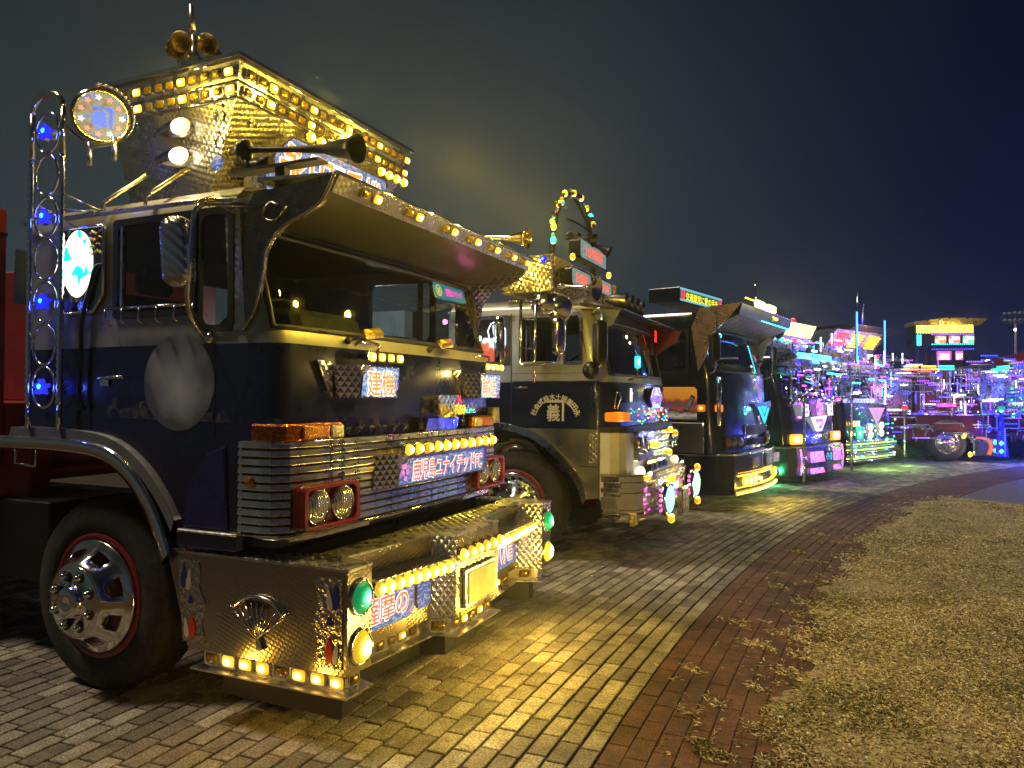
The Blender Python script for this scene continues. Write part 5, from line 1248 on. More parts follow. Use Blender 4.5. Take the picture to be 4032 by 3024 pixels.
    lettering('薩摩の暴れん坊', 0.15, 0.032, Matrix.Translation((0, 0.05, 0)), ink_black, FO, z=0.008, th=0.002, off=0.03)
    # enamelled end scrolls
    blue_e, red_e, white_e = mat('blue_enamel', **{'Base Color': (0.02, 0.03, 0.25), 'Roughness': 0.2}), mat('red_enamel', **{'Base Color': (0.45, 0.02, 0.015), 'Roughness': 0.25}), mat('white_enamel', **{'Base Color': (0.45, 0.43, 0.40), 'Roughness': 0.3})
    for xc, fl2 in ((0.335, 1), (-0.53, -1)):
        tilt = 0.0 if fl2 > 0 else 0.14
        O_ = MB(); pts = [(-0.07 * fl2, 0.20), (0.07 * fl2, 0.20), (0.07 * fl2, -0.20), (-0.085 * fl2, -0.20), (-0.06 * fl2, -0.1), (-0.095 * fl2, 0.0), (-0.06 * fl2, 0.08), (-0.075 * fl2, 0.14)]
        pts = [(p[0] + tilt * (0.2 - p[1]) * 0.7, p[1]) for p in pts]
        if fl2 > 0: pts = pts[::-1]
        O_.prism(pts, 'z', 0.0, 0.004)
        o = O_.build('end_ornament', mat('engraved_steel', smudge(0.12, 0.3, 30, 0.9), **{'Base Color': (0.55, 0.50, 0.42), 'Metallic': 1.0}), T, fr((xc, y_(-0.001), 0.59), NS))
        def petal(cx, cy, l, w, a): return [(cx + l * math.cos(t) * math.cos(a) - w * math.sin(t) * (1 - 0.5 * math.cos(t)) * math.sin(a), cy + l * math.cos(t) * math.sin(a) + w * math.sin(t) * (1 - 0.5 * math.cos(t)) * math.cos(a)) for t in [k * math.pi / 8 for k in range(16)]]
        sh_ = lambda cy: tilt * (0.2 - cy) * 0.7
        for cx, cy, l, w, a, m__ in ((0.035 * fl2, 0.12, 0.06, 0.016, R(90), blue_e), (0.0, 0.11, 0.055, 0.014, R(90 + 8 * fl2), white_e), (0.0, -0.12, 0.06, 0.018, R(90), red_e), (0.038 * fl2, -0.13, 0.05, 0.014, R(90 - 8 * fl2), white_e), (0.0, 0.01, 0.02, 0.012, R(90), blue_e)):
            p_ = MB(); p_.prism(petal(cx + sh_(cy), cy, l, w, a), 'z', 0.004, 0.008); p_.build('enamel_petal', m__, o)
    # --- chrome arch post behind the door with rings and blue flower lamps
    post = MB(); xl, xr = -1.735, -1.475
    tw = [(0.0155 + (0.004 if i % 2 else -0.002)) for i in range(70)]
    for x in (xl, xr):
        post.tube([(x, -0.06, 1.42), (x, -0.06, 1.55)], 0.014, 8); post.tube([(x, -0.06, 1.55 + 1.38 * i / 69) for i in range(70)], 0.015, 7, rs=tw)
        post.tube([(x, -0.06, 2.93), (x, -0.06, 3.19)], 0.016, 8)
    post.tube([(xl + 0.13 - 0.13 * math.cos(a), -0.06, 3.19 + 0.10 * math.sin(a)) for a in [k * math.pi / 14 for k in range(15)]], 0.016, 8)
    PO = post.build('arch_post', chrome, T)
    for i in range(7):
        z = 3.07 - 0.2365 * i; x = (xl + xr) / 2
        rg = MB(); rg.tube([(x + 0.095 * math.cos(a), -0.06, z + 0.113 * math.sin(a)) for a in [k * math.pi / 14 for k in range(28)]], 0.0085, 6, closed=True)
        ro = rg.build('ring', chrome, T)
        if i % 2 == 0:
            P = []
            for k in range(30):
                a = 2 * math.pi * k / 30; r_ = 0.034 + 0.012 * math.cos(5 * a); P.append((r_ * math.sin(a), r_ * math.cos(a)))
            b0 = MB(); b0.prism([(p[0] * 1.12, p[1] * 1.12) for p in P], 'z', -0.03, 0.0); b0.cyl((-0.09, 0, -0.015), (-0.04, 0, -0.015), 0.006); b0.build('lamp_back', chrome, ro, fr((x + 0.005, -0.065, z), (0.25, -1, 0)))
            b1 = MB(); b1.prism(P, 'z', 0.0, 0.02); b1.build('flower_lamp', LIT['blue'], ro, fr((x, -0.07, z), (0.1, -1, 0)))
    for (a, b) in (((xr, -0.06, 2.72), (-1.22, 0.0, 2.60)), ((xr, -0.06, 2.63), (-1.22, 0.0, 2.595)), ((xl, -0.06, 2.70), (-1.30, 0.05, 2.45))):
        t_ = MB(); t_.tube([a, b], 0.006, 5); t_.build('stay_rod', brushed, T)
    # round crest lamp on a stalk
    cl = MB(); M = fr((-1.33, 0.06, 3.16), (0.80, -0.60, -0.06))
    cl.lathe([(0.001, -0.11), (0.08, -0.10), (0.13, -0.06), (0.15, 0.0), (0.152, 0.015), (0.132, 0.022), (0.128, 0.014)], M, 32)
    vz = [(0.160 * math.cos(R(a)), 0.160 * math.sin(R(a))) for a in range(-40, 110, 10)]
    C = cl.build('crest_lamp', MATS['yellow_tinted_chrome'], T)
    glow_light(T, (-1.05, -0.18, 3.20), 2.5)  # added light without a lamp of its own, turns the crest rim yellow
    vz_ = MB()
    for i in range(len(vz) - 1): vz_.add([M @ Vector((vz[i][0], vz[i][1], 0.0)), M @ Vector((vz[i + 1][0], vz[i + 1][1], 0.0)), M @ Vector((vz[i + 1][0] * 1.04, vz[i + 1][1] * 1.04, 0.07)), M @ Vector((vz[i][0] * 1.04, vz[i][1] * 1.04, 0.07))], [(0, 1, 2, 3)], True)
    vz_.build('lamp_hood', chrome, C, solid=0.004)
    def crest_b(nt, b):
        co = N(nt, 'ShaderNodeTexCoord').outputs['Generated']; n = N(nt, 'ShaderNodeTexNoise', {'Vector': co, 'Scale': 5.0, 'Detail': 3.0})
        emis(nt, b, ramp(nt, n.outputs[0], [(0.35, (0.22, 0.17, 0.07)), (0.5, (0.42, 0.36, 0.22)), (0.60, (0.18, 0.30, 0.55)), (0.7, (0.08, 0.22, 0.7))]), 0.8)
    fc = MB(); fc.add([(0.129 * math.cos(k * math.pi / 16), 0.129 * math.sin(k * math.pi / 16), 0.015) for k in range(32)], [list(range(32))]); fc.build('crest_film', mat('crest_film', crest_b), C, M)
    e = MB(); e.prism([(-0.045, 0.05), (0.055, 0.05), (0.055, -0.065), (0.042, -0.065), (0.042, 0.038), (-0.045, 0.038)], 'z', 0.017, 0.02); e.build('crest_bracket', ink_blue, C, M)
    lettering('義', 0.07, 0.085, M @ Matrix.Translation((-0.008, -0.015, 0.017)), ink_blue, C, 'crest_character', 0.04)
    for k in range(11):
        a = 2 * math.pi * k / 11; r_ = 0.102
        p_ = MB(); p_.prism([(0.019 * (1 if i % 2 == 0 else 0.5) * math.cos(i * math.pi / 5), 0.019 * (1 if i % 2 == 0 else 0.5) * math.sin(i * math.pi / 5)) for i in range(10)], 'z', 0.017, 0.019)
        p_.build('blossom', em('white_blossom_film', (1.0, 0.95, 0.9), 1.5) if k % 3 == 0 else em('rose_blossom_film', (1.0, 0.35, 0.25), 1.1), C, M @ Matrix.Translation((r_ * math.cos(a), r_ * math.sin(a), 0)))
    ls = MB()
    for x in (-1.42, -1.22): ls.cyl((x, 0.06, 2.90), (x, 0.06, 3.03), 0.014)
    ls.tube([(-1.22, 0.06, 3.0), (-1.42, 0.06, 3.0), (xr, -0.06, 3.1)], 0.012); ls.build('lamp_stalk', brushed, T)
    # roof grab brackets
    for x in (-1.12, -0.80):
        g = MB(); g.tube([(x - 0.10, 0.0, 2.60), (x - 0.10, 0.0, 2.655), (x + 0.03, 0.16, 2.83)], 0.014, 4); g.build('roof_bracket', brushed, T)
    # point lights carrying the lamps' light, and one added on the far side
    Yl = (1.0, 0.70, 0.06)
    for y in (0.75, 1.65): glow_light(T, (-0.30, y, 3.36), 17, Yl, 0.09)
    glow_light(T, (-0.95, 0.15, 3.36), 12, Yl, 0.08)
    for y in (0.45, 1.1, 1.8): glow_light(T, (0.75, y, 2.72), 34, Yl, 0.08)
    glow_light(T, (-1.5, W + 0.75, 2.3), 16, (0.85, 0.95, 1.0), 0.1)  # added light on the hidden far side, brightens the pale container beyond
    for x in (-0.25, 0.2): glow_light(T, (x, -0.18, 0.30), 1.6, (1.0, 0.55, 0.06), 0.04)
    for y in (1.1, 1.4, 1.9): glow_light(T, (0.72 if y < 1.5 else 0.60, y, 0.31), 5.0, (1.0, 0.6, 0.08), 0.04)
    for z in (3.07, 2.6, 2.12, 1.65): glow_light(T, (-1.60, -0.16, z), 0.5, (0.05, 0.1, 1.0), 0.03)
truck_near()

# ------------------------------------------------------------------ the other trucks
def rig(T, W, zb, zbelt, zw0, zw1, zr, paint, upper, back=-1.75, f0=0.0, fbelt=-0.02, ftop=-0.22, rc=0.16, bow=0.05, wheel_style='rim', wx=-1.0, wr=0.5, nearwin=None, bed=True, bedm=darkmetal, low_f=None):
    lf = f0 if low_f is None else low_f
    lv = [(zb, lf, 0.03, rc, bow, 0), (zb + 0.25, f0, 0.0, rc, bow, 0), (zbelt, fbelt, 0.0, rc, bow, 1 if upper is not paint else 0), (zw0, fbelt - 0.02, 0.0, rc, bow, 1), (zw1, ftop, 0.02, rc + 0.02, bow * 0.8, 1),
          (zr - 0.10, ftop - 0.04, 0.04, rc + 0.04, bow * 0.6, 1), (zr - 0.02, ftop - 0.12, 0.10, rc + 0.05, 0.02, 1), (zr, ftop - 0.3, 0.26, rc + 0.05, 0.0, 1)]
    cab(T, W, back, [-1.40, -1.0, -0.92, -0.42, -0.38], lv, [(3, 3, 4)], [paint, upper], (3, 4, 3), rear=(3, 4))
    for far in (False, True):
        y = W + 0.002 if far else -0.002
        side_window(T, -0.92, -0.42, zw0, zw1, y + (0.0 if not far else 0.0), 0.05, 0.02, blackp, glass_dk, far)
    dm = MB()
    for x in (-1.02, -0.30): dm.box(x - 0.004, x + 0.004, -0.003, 0.0, zb + 0.3, zbelt + 0.02)
    dm.build('door_seam', blackp, T)
    h = MB(); h.tube([(-0.98, -0.02, zbelt - 0.06), (-0.82, -0.025, zbelt - 0.055)], 0.010, 6); h.build('door_handle', chrome, T)
    da = MB(); da.prism([(-0.5, zb + 0.3), (fbelt - 0.08, zb + 0.3), (fbelt - 0.10, zw0 - 0.02), (-0.42, zw0 + 0.02)], 'y', 0.05, W - 0.05); da.build('dashboard', blackp, T)
    for y in (0.25, W - 0.75): seat(T, -1.15, y, brown_trim, zw0 - 0.62)
    steering_wheel(T, (-0.55, 0.5, zw0 + 0.03))
    arch = [(wx + (wr + 0.10) * math.cos(R(a)), wr + 0.02 + (wr + 0.10) * math.sin(R(a))) for a in range(170, 4, -15)]
    fd = MB(); band(fd, arch, -0.03, 0.10, 0.015); fd.prism(arch + [(wx + (wr + 0.045) * math.cos(R(a)), wr + 0.02 + (wr + 0.045) * math.sin(R(a))) for a in range(5, 175, 15)], 'y', -0.035, -0.028); fd.build('fender', chrome, T)
    wheel(T, wx, 0.02, wr, wr, style=wheel_style); wheel(T, wx, W - 0.02, wr, wr, style=wheel_style, out=1)
    ch = MB(); ch.box(-5.0, -0.2, 0.7, W - 0.7, 0.55, 0.8); ch.box(wx - 0.08, wx + 0.08, 0.25, W - 0.25, wr - 0.06, wr + 0.06); ch.build('chassis', darkmetal, T)
    if bed:
        b = MB(); b.box(-5.2, back - 0.25, 0.02, W - 0.02, 0.95, 1.12); b.box(-5.2, back - 0.25, 0.02, 0.07, 1.12, 1.5); b.box(-5.2, back - 0.25, W - 0.07, W - 0.02, 1.12, 1.5); b.build('flat_bed', bedm, T, bevel=0.01)
        for x in (-3.4, -4.4): wheel(T, x, 0.04, wr, wr, style='rim')
def bow_mirror(T, x, y, z0, z1, side=-1, m=chrome):
    mb = MB(); yo = y + side * 0.22
    mb.tube(arc_pts([(x - 0.05, y, z1), (x + 0.08, yo, z1 + 0.02), (x + 0.12, yo, z1 - 0.06), (x + 0.12, yo, z0 + 0.1), (x + 0.06, yo, z0), (x - 0.02, y, z0 - 0.03)], 3), 0.013, 6); mb.build('mirror_bow', m, T)
    return yo

def truck_two():
    T = thing('decorated_truck', 'navy and silver truck with brass roof box, bulb arch and cream crest on its door', 'truck', (-2.05, 6.85, 0))
    W = 2.32
    lv = [(1.30, 0.06, 0.0, 0.20, 0.06, 0), (1.50, 0.06, 0.0, 0.20, 0.06, 0), (1.755, 0.03, 0.0, 0.20, 0.06, 1), (1.83, 0.0, 0.0, 0.20, 0.06, 1), (1.94, -0.02, 0.0, 0.20, 0.06, 1),
          (2.36, -0.11, 0.0, 0.20, 0.06, 1), (2.42, -0.13, 0.012, 0.2, 0.05, 1), (2.49, -0.16, 0.03, 0.22, 0.04, 1), (2.57, -0.26, 0.10, 0.25, 0.03, 1), (2.61, -0.45, 0.26, 0.25, 0.0, 1)]
    cab(T, W, -1.75, [-1.45, -1.07, -0.95, -0.49, -0.44, -0.29], lv, [(1, 4, 6), (3, 4, 6), (5, 4, 6)], [navy2, silver], (3, 5, 4), rear=(4, 5))
    # side windows with their own frames
    side_window(T, -1.45, -1.07, 1.95, 2.41, -0.002, 0.09, 0.02, blackp, glass, name='quarter_window')
    side_window(T, -0.95, -0.49, 1.95, 2.41, -0.002, 0.02, 0.02, silver, mat('near_black_glass', glass_b((0.12, 0.12, 0.12))))
    side_window(T, -0.44, -0.29, 1.95, 2.41, -0.002, 0.03, 0.02, chrome, glass_dk, name='vent_window')
    # glowing painted figure behind the quarter glass
    def fig(nt, b):
        co = objc(nt); s = N(nt, 'ShaderNodeSeparateXYZ'); nt.links.new(co, s.inputs[0]); n = N(nt, 'ShaderNodeTexNoise', {'Vector': co, 'Scale': 12.0, 'Detail': 1.0})
        k = MA(nt, 'ADD', MA(nt, 'MULTIPLY', s.outputs[1], 2.2), n.outputs[0])
        emis(nt, b, ramp(nt, k, [(0.30, (0.75, 0.10, 0.04)), (0.42, (0.95, 0.25, 0.10)), (0.46, (0.9, 0.95, 1.0)), (1.0, (0.95, 1.0, 1.0))]), 1.7)
    P = [(-0.15, -0.2), (0.16, -0.2), (0.13, -0.08), (0.17, 0.02), (0.15, 0.10), (0.11, 0.17), (0.05, 0.20), (-0.01, 0.17), (0.0, 0.10), (0.02, 0.04), (-0.10, 0.05), (-0.15, -0.02)]
    mb = MB(); mb.prism(P, 'z', -0.01, 0.0); q_ = mb.build('glowing_figure_panel', mat('glowing_figure_film', fig), T, fr((-1.26, 0.05, 2.17), NS))
    ou = MB(); ou.tube([(p[0], p[1], 0.003) for p in [(-0.04, 0.05), (-0.055, 0.12), (-0.02, 0.19), (0.04, 0.215), (0.12, 0.18), (0.145, 0.12)]], 0.005, 4); ou.build('glowing_outline', LED['white'], q_)
    glow_light(T, (-1.26, -0.10, 2.2), 1.2, (0.8, 0.9, 1.0), 0.04)
    # lower side: steel panels, door, white corner
    lo = MB(); arch = arc_pts([(-1.75, 1.31), (-1.15, 1.31), (-0.75, 1.22), (-0.48, 1.02), (-0.30, 0.80), (-0.24, 0.62)], 4)
    lo.prism([(-0.10, 0.64), (-0.10, 1.30), (-1.75, 1.33)] + arch, 'y', 0.0, 0.03)
    L = lo.build('lower_side_panel', mat('dull_steel_panel', smudge(0.25, 0.45, 5, 0.1), **{'Base Color': (0.28, 0.27, 0.25), 'Metallic': 0.9}), T)
    ln = MB(); ln.box(-0.20, -0.12, -0.003, 0.0, 0.98, 1.27); ln.build('engraved_strip', quilted, L)
    sm = MB(); sm.box(-0.30, -0.10, -0.003, 0, 0.935, 0.942); sm.box(-0.103, -0.097, -0.003, 0, 0.64, 1.75); sm.box(-1.032, -1.024, -0.003, 0, 1.31, 2.45); sm.box(-1.03, -0.10, -0.003, 0, 1.752, 1.758); sm.box(-1.03, -0.10, -0.003, 0, 1.842, 1.846); sm.build('door_seam', blackp, T)
    h = MB(); h.tube([(-0.99, -0.02, 1.70), (-0.84, -0.025, 1.705)], 0.009, 6); h.build('door_handle', chrome, T)
    gt = MB(); gt.tube([(-1.75, -0.012, 2.485), (-0.30, -0.012, 2.48), (-0.16, 0.04, 2.47)], 0.013, 6); gt.build('rain_gutter', cream, T)
    br = MB(); br.box(-1.0, -0.1, -0.010, 0.0, 1.757, 1.768); br.build('belt_trim', chrome, T)
    G = arc_pts([(-1.9, 1.345), (-1.15, 1.345), (-0.75, 1.255), (-0.47, 1.05), (-0.285, 0.83), (-0.215, 0.64)], 4)
    fd = MB(); band(fd, G, -0.05, 0.08, 0.02); fd.prism(G + [(a - 0.035, b - 0.06) for a, b in reversed(G)], 'y', -0.055, -0.047); fd.build('fender', chrome, T)
    wheel(T, -1.0, 0.03, 0.53, 0.53, style='slots'); wheel(T, -1.0, W - 0.03, 0.53, 0.53, style='slots', out=1)
    ch = MB(); ch.box(-5, -0.2, 0.7, 1.6, 0.55, 0.8); ch.box(-1.08, -0.92, 0.3, 2.0, 0.46, 0.58); ch.build('chassis', darkmetal, T)
    bd = MB(); bd.box(-5.5, -2.1, 0.0, W, 1.0, 1.15); bd.box(-5.5, -2.1, 0.0, 0.05, 1.15, 1.50); bd.box(-5.5, -2.1, W - 0.05, W, 1.15, 1.50); bd.build('flat_bed', darkmetal, T)
    cb = MB(); cb.box(-5.4, -2.35, 0.08, W - 0.08, 1.16, 2.55)
    for k in range(9): cb.box(-2.55 - 0.33 * k, -2.50 - 0.33 * k, 0.05, 0.08, 1.2, 2.5)
    cb.build('load_container', mat('pale_blue_container_paint', dirty((0.50, 0.62, 0.70), 0.4, 0.6, 3)), T)
    for x in (-3.5, -4.5): wheel(T, x, 0.05, 0.5, 0.5, style='rim')
    # front skirts and face
    fw = MB(); nose = [(-0.10, 0.0), (0.0, 0.012), (0.08, 0.05), (0.13, 0.13), (0.155, 0.3), (0.175, W / 2), (0.155, W - 0.3), (0.13, W - 0.13), (0.08, W - 0.05), (0.0, W - 0.012), (-0.10, W)]
    fw.prism(nose, 'z', 0.62, 1.27); fw.build('front_corner_panel', white_p, T, bevel=0.008)
    f2 = MB(); f2.prism([(x + (0.004 if 0 < i < 10 else 0), y) for i, (x, y) in enumerate(nose)], 'z', 1.27, 1.32); f2.build('front_moulding', blackp, T)
    # grille with round headlamps
    gb = MB(); gb.prism([(0.14, 0.30), (0.20, 0.34), (0.235, 0.8), (0.24, W / 2), (0.235, W - 0.8), (0.20, W - 0.34), (0.14, W - 0.30)], 'z', 0.98, 1.27); Gb = gb.build('grille', chrome, T, bevel=0.012)
    for k in range(6):
        s_ = MB(); s_.prism([(0.236, 0.82), (0.25, W / 2), (0.236, W - 0.82), (0.225, W - 0.82), (0.225, 0.82)], 'z', 1.02 + 0.036 * k, 1.038 + 0.036 * k); s_.build('grille_bar', darkmetal if k % 2 else chrome, Gb)
    for y in (0.36, 0.56, W - 0.56, W - 0.36):
        c_ = MB(); c_.lathe([(0.085, 0.0), (0.088, 0.03), (0.075, 0.035), (0.07, 0.02)], n=20); o = c_.build('headlamp', chrome, T, fr((0.205, y, 1.13), FW))
        g = MB(); g.lathe([(0.07, 0.02), (0.04, 0.035), (0.001, 0.04)], n=20); g.build('headlamp_glass', mat('headlamp_glass'), o)
    for y, z in ((0.82, 1.12), (W - 0.55, 1.20), (1.5, 1.25), (1.45, 1.0)):
        g = MB(); g.ball((0.262, y, z), 0.035, 10); g.build('yellow_bulb', LIT['yellow'], T)
    vt = MB(); vt.prism([(0.18, 0.72), (0.19, 0.74), (0.20, W / 2), (0.19, W - 0.74), (0.18, W - 0.72)], 'z', 0.80, 0.95); vt.build('vent_panel', chrome, T)
    for k in range(4):
        v_ = MB(); v_.prism([(0.17, 0.78 + 0.21 * k), (0.212, 0.79 + 0.21 * k), (0.212, 0.93 + 0.21 * k), (0.17, 0.94 + 0.21 * k)], 'z', 0.835, 0.915); v_.build('vent_slot', blackp, T)
    for y in (0.40, W - 0.30):
        g = MB(); g.lathe([(0.05, 0.0), (0.07, 0.02), (0.066, 0.05), (0.03, 0.07), (0.001, 0.072)], n=16); g.build('fog_lamp', LIT['white'], T, fr((0.17, y, 0.86), (1, -0.25, 0)))
        glow_light(T, (0.34, y, 0.86), 2.0, (1, 0.9, 0.65), 0.05)
    ts = MB(); ts.prism([(-0.05, -0.012), (0.02, 0.002), (0.07, 0.03), (0.12, 0.10), (0.145, 0.22), (0.10, 0.2), (0.0, 0.06)], 'z', 1.375, 1.465); ts.build('turn_signal', LIT['orange'], T, bevel=0.01)
    glow_light(T, (0.16, 0.0, 1.42), 0.6, (1, 0.4, 0.05), 0.03)
    # ribbed steel bumper
    bm = MB(); bn = [(-0.07, -0.04), (0.10, -0.03), (0.22, 0.03), (0.29, 0.16), (0.33, 0.5), (0.35, W / 2), (0.33, W - 0.5), (0.29, W - 0.16), (0.22, W - 0.03), (0.10, W + 0.03), (-0.07, W + 0.04)]
    zz = [0.455, 0.50, 0.505, 0.52, 0.54, 0.545, 0.66, 0.665, 0.70, 0.705, 0.745, 0.75, 0.80, 0.805, 0.86, 0.87]; oo = [0.0, 0.02, 0.0, 0.02, 0.02, 0.0, 0.0, 0.022, 0.022, 0.0, 0.0, 0.024, 0.024, 0.0, 0.0, -0.03]
    n = len(bn); vs = [(x + o_, y, z) for z, o_ in zip(zz, oo) for (x, y) in bn]
    bm.add(vs, [(l * n + k, l * n + k + 1, (l + 1) * n + k + 1, (l + 1) * n + k) for l in range(len(zz) - 1) for k in range(n - 1)])
    bm.prism(bn, 'z', 0.87, 0.876); bm.prism([(x - 0.03, y) for x, y in bn], 'z', 0.43, 0.455); bm.build('bumper', chrome, T)
    bx = MB(); bx.box(0.10, 0.22, 0.06, 0.24, 0.42, 0.52); bx.box(0.20, 0.25, -0.02, 0.12, 0.40, 0.52); o = bx.build('square_fog_lamp', scale_gold, T, bevel=0.006)
    # two round lit discs with bulbs, and the plate box between them
    for y in (0.56, 2.0):
        mb = MB(); M = fr((0.46, y, 0.60), (1, -0.12, 0))
        mb.lathe([(0.17, -0.06), (0.175, -0.02), (0.165, 0.0), (0.14, 0.005), (0.135, -0.01)], M, 28, cap0=True); o = mb.build('round_sign', chrome, T)
        g = MB(); g.lathe([(0.135, 0.002), (0.08, 0.010), (0.001, 0.012)], M, 24); g.build('lit_disc', em('cyan_white_disc', (0.35, 1.0, 0.95), 1.9), o)
        for dz in (0.20, -0.20):
            b = MB(); b.ball((0.47, y + 0.0, 0.60 + dz), 0.038, 10); b.ball((0.47, y + 0.05, 0.60 + dz * 0.9), 0.028, 8); b.build('amber_bulb', LIT['amber'], o)
            glow_light(T, (0.56, y, 0.60 + dz * 1.2), 1.2, (1, 0.6, 0.1), 0.03)
        for k in range(5):
            b = MB(); b.ball((0.40, y - 0.17 + 0.01 * abs(k - 2), 0.50 + 0.05 * k), 0.014, 6); b.build('pink_bulb', LED['pink'], o)
        glow_light(T, (0.38, y - 0.30, 0.60), 1.0, (1.0, 0.1, 0.7), 0.03); glow_light(T, (0.62, y, 0.6), 1.5, (0.4, 1, 0.95), 0.06)
    pb = MB(); pb.prism(rr(0.40, 0.30, 0.05), 'z', -0.05, 0.0); o = pb.build('plate_box', chrome, T, fr((0.47, 1.28, 0.50), FW), bevel=0.004)
    pf = MB(); pf.prism(rr(0.35, 0.25, 0.04), 'z', 0.0, 0.006); o2 = pf.build('number_plate', blackp, o); lettering('2･39', 0.22, 0.12, Matrix.Translation((0, -0.01, 0.006)), mat('grey_numerals', **{'Base Color': (0.35, 0.36, 0.33)}), o)
    # roof box, lightboxes, bulb arch, horns
    rb = MB(); rb.box(-1.15, -0.60, 0.02, 2.30, 2.66, 3.03); Rb = rb.build('roof_box', scale_gold, T, bevel=0.006)
    ed = MB(); ed.box(-0.60, -0.575, 0.0, 0.03, 2.65, 3.04); ed.box(-0.60, -0.585, 0.0, 2.32, 2.64, 2.66); ed.build('roof_box_edge', quilted, Rb)
    for (x, z, c_) in ((-0.68, 2.98, 'blue'), (-0.92, 2.89, 'yellow')):
        lamp(T, fr((x, 0.012, z), NS), c_, True, 'round', 1.3)
    glow_light(T, (-0.92, -0.12, 2.92), 5.0, (1, 0.85, 0.35), 0.04)
    for (yc, zc, w, h_, t_) in ((0.99, 3.18, 0.94, 0.20, '九州重機'), (0.58, 2.85, 0.64, 0.175, '永田重機'), (1.38, 2.87, 0.60, 0.16, '義勇会')):
        s = sign(T, fr((-0.48, yc, zc), (1, 0, 0)), w, h_, '', bg_mint, ink_red, frame=black, depth=0.12, rad=0.04, name='roof_lightbox')
        lettering(t_, w * 0.66, h_ * 0.62, Matrix.Translation((0, 0, 0.0)), ink_red, s, off=0.015, z=0.003)
    for y in (0.24, 1.50):
        g = MB(); g.ball((-0.46, y, 3.03), 0.034, 10); g.build('yellow_bulb', LIT['yellow'], T)
    ar = MB(); ap = [(-0.75, 1.11 - 0.70 * math.cos(a), 3.03 + 0.85 * math.sin(a) ** 0.8) for a in [k * math.pi / 18 for k in range(19)]]
    ar.tube(ap, 0.035, 8); Ar = ar.build('bulb_arch', darkmetal, T)
    cols = ['yellow', 'cyan', 'amber', 'green', 'blue', 'pink']; rs = random.Random(11)
    for i in range(1, 18):
        for q in range(3):
            p = Vector(ap[i]); d = Vector((rs.uniform(0.0, 0.06), (p.y - 1.11) * 0.09 + rs.uniform(-0.05, 0.05), rs.uniform(-0.01, 0.06)))
            lit = (i * 3 + q) % 4 == 0; c_ = cols[rs.randrange(6)] if not lit else ('yellow', 'cyan')[(i) % 2]
            b = MB(); b.ball(p + d, 0.036 if lit else 0.025, 8); b.build('bulb', LIT[c_] if lit else [UNLIT['amber'], UNLIT['blue'], UNLIT['clear'], LIT['green'], UNLIT['red'], LIT['amber']][rs.randrange(6)], Ar)
    ws_ = MB()
    for k in range(2): ws_.tube(arc_pts([(-0.70, 0.72 + 0.06 * k, 3.55), (-0.60, 0.95 + 0.05 * k, 3.5), (-0.5, 1.02, 3.40 - 0.03 * k), (-0.45, 0.98 + 0.04 * k, 3.28)], 4), 0.010, 5)
    ws_.build('loose_cable', blackp, T)
    for (a, b) in (((-0.66, 0.70, 3.34), (-0.36, 0.62, 3.26)), ((-0.62, 0.85, 3.36), (-0.28, 0.92, 3.18))): horn(T, a, b, 0.07, darkmetal, 0.05)
    ob = horn(T, (-0.50, 0.02, 2.70), (-0.12, -0.02, 2.66), 0.13, chrome, 0.03)
    for k in range(4):
        y = 0.78 + 0.24 * k; f_ = MB()
        f_.lathe([(0.03, -0.18), (0.07, -0.08), (0.085, 0.02), (0.092, 0.06), (0.080, 0.05), (0.03, -0.02)], fr((-0.10, y, 2.63), (0.9, 0.3, -0.1)), 14); f_.build('roof_scoop', brushed, T)
    # thin visor with clear cheek and red far cheek
    wing = [(-0.16, 2.47), (0.10, 2.44), (0.02, 2.30), (-0.13, 2.24)]
    vv = MB(); vv.prism([(-0.30, 2.50), (0.14, 2.44), (0.145, 2.45), (-0.30, 2.53)], 'y', 0.0, W); V = vv.build('sun_visor', darkmetal, T)
    c1 = MB(); c1.prism(wing, 'y', 0.02, 0.03); c1.build('visor_cheek', mat('smoked_grey_sheet', dirty((0.22, 0.23, 0.25), 0.2, 0.35, 4)), V)
    c2 = MB(); c2.prism([(-0.16, 2.48), (0.22, 2.42), (0.16, 2.30), (-0.12, 2.10)], 'y', W - 0.02, W - 0.01); c2.build('visor_cheek', red, V)
    lettering('流星', 0.10, 0.14, fr((-0.02, W - 0.35, 2.34), FW), em('red_led_lettering', (1.0, 0.03, 0.03), 2.0), T, 'red_screen_lettering', off=0.03)
    # interior: quilted rear wall and wheel cover
    rw = MB(); rw.box(-1.0, -0.98, 0.3, 1.45, 1.95, 2.35); rw.build('quilted_panel', quilted, T)
    da = MB(); da.prism([(-0.5, 1.5), (-0.08, 1.5), (-0.10, 1.86), (-0.42, 1.92)], 'y', 0.05, W - 0.05); da.build('dashboard', blackp, T)
    for y in (0.25, 1.5): seat(T, -1.15, y, brown_trim, 1.3)
    steering_wheel(T, (-0.48, 0.5, 1.98), 0.24, mat('red_brown_wheel_cover', dirty((0.10, 0.03, 0.02), 0.5, 0.7, 20)))
    # mirrors
    bow_mirror(T, -0.13, 0.02, 1.86, 2.42); oval_mirror(T, fr((-0.04, -0.20, 2.12), (0.8, -0.6, 0)), 0.14, 0.42, m=darkmetal); round_mirror(T, (-0.12, -0.20, 1.86), (0.6, -0.8, 0), 0.085, darkmetal)
    oval_mirror(T, fr((-1.02, -0.30, 2.15), (0.4, -0.9, 0)), 0.10, 0.5, m=chrome)
    mk = MB(); mk.tube([(0.12, 0.25, 1.78), (0.22, 0.20, 1.80), (0.22, 0.20, 1.90)], 0.010); mk.build('marker_stalk', brass_(), T)
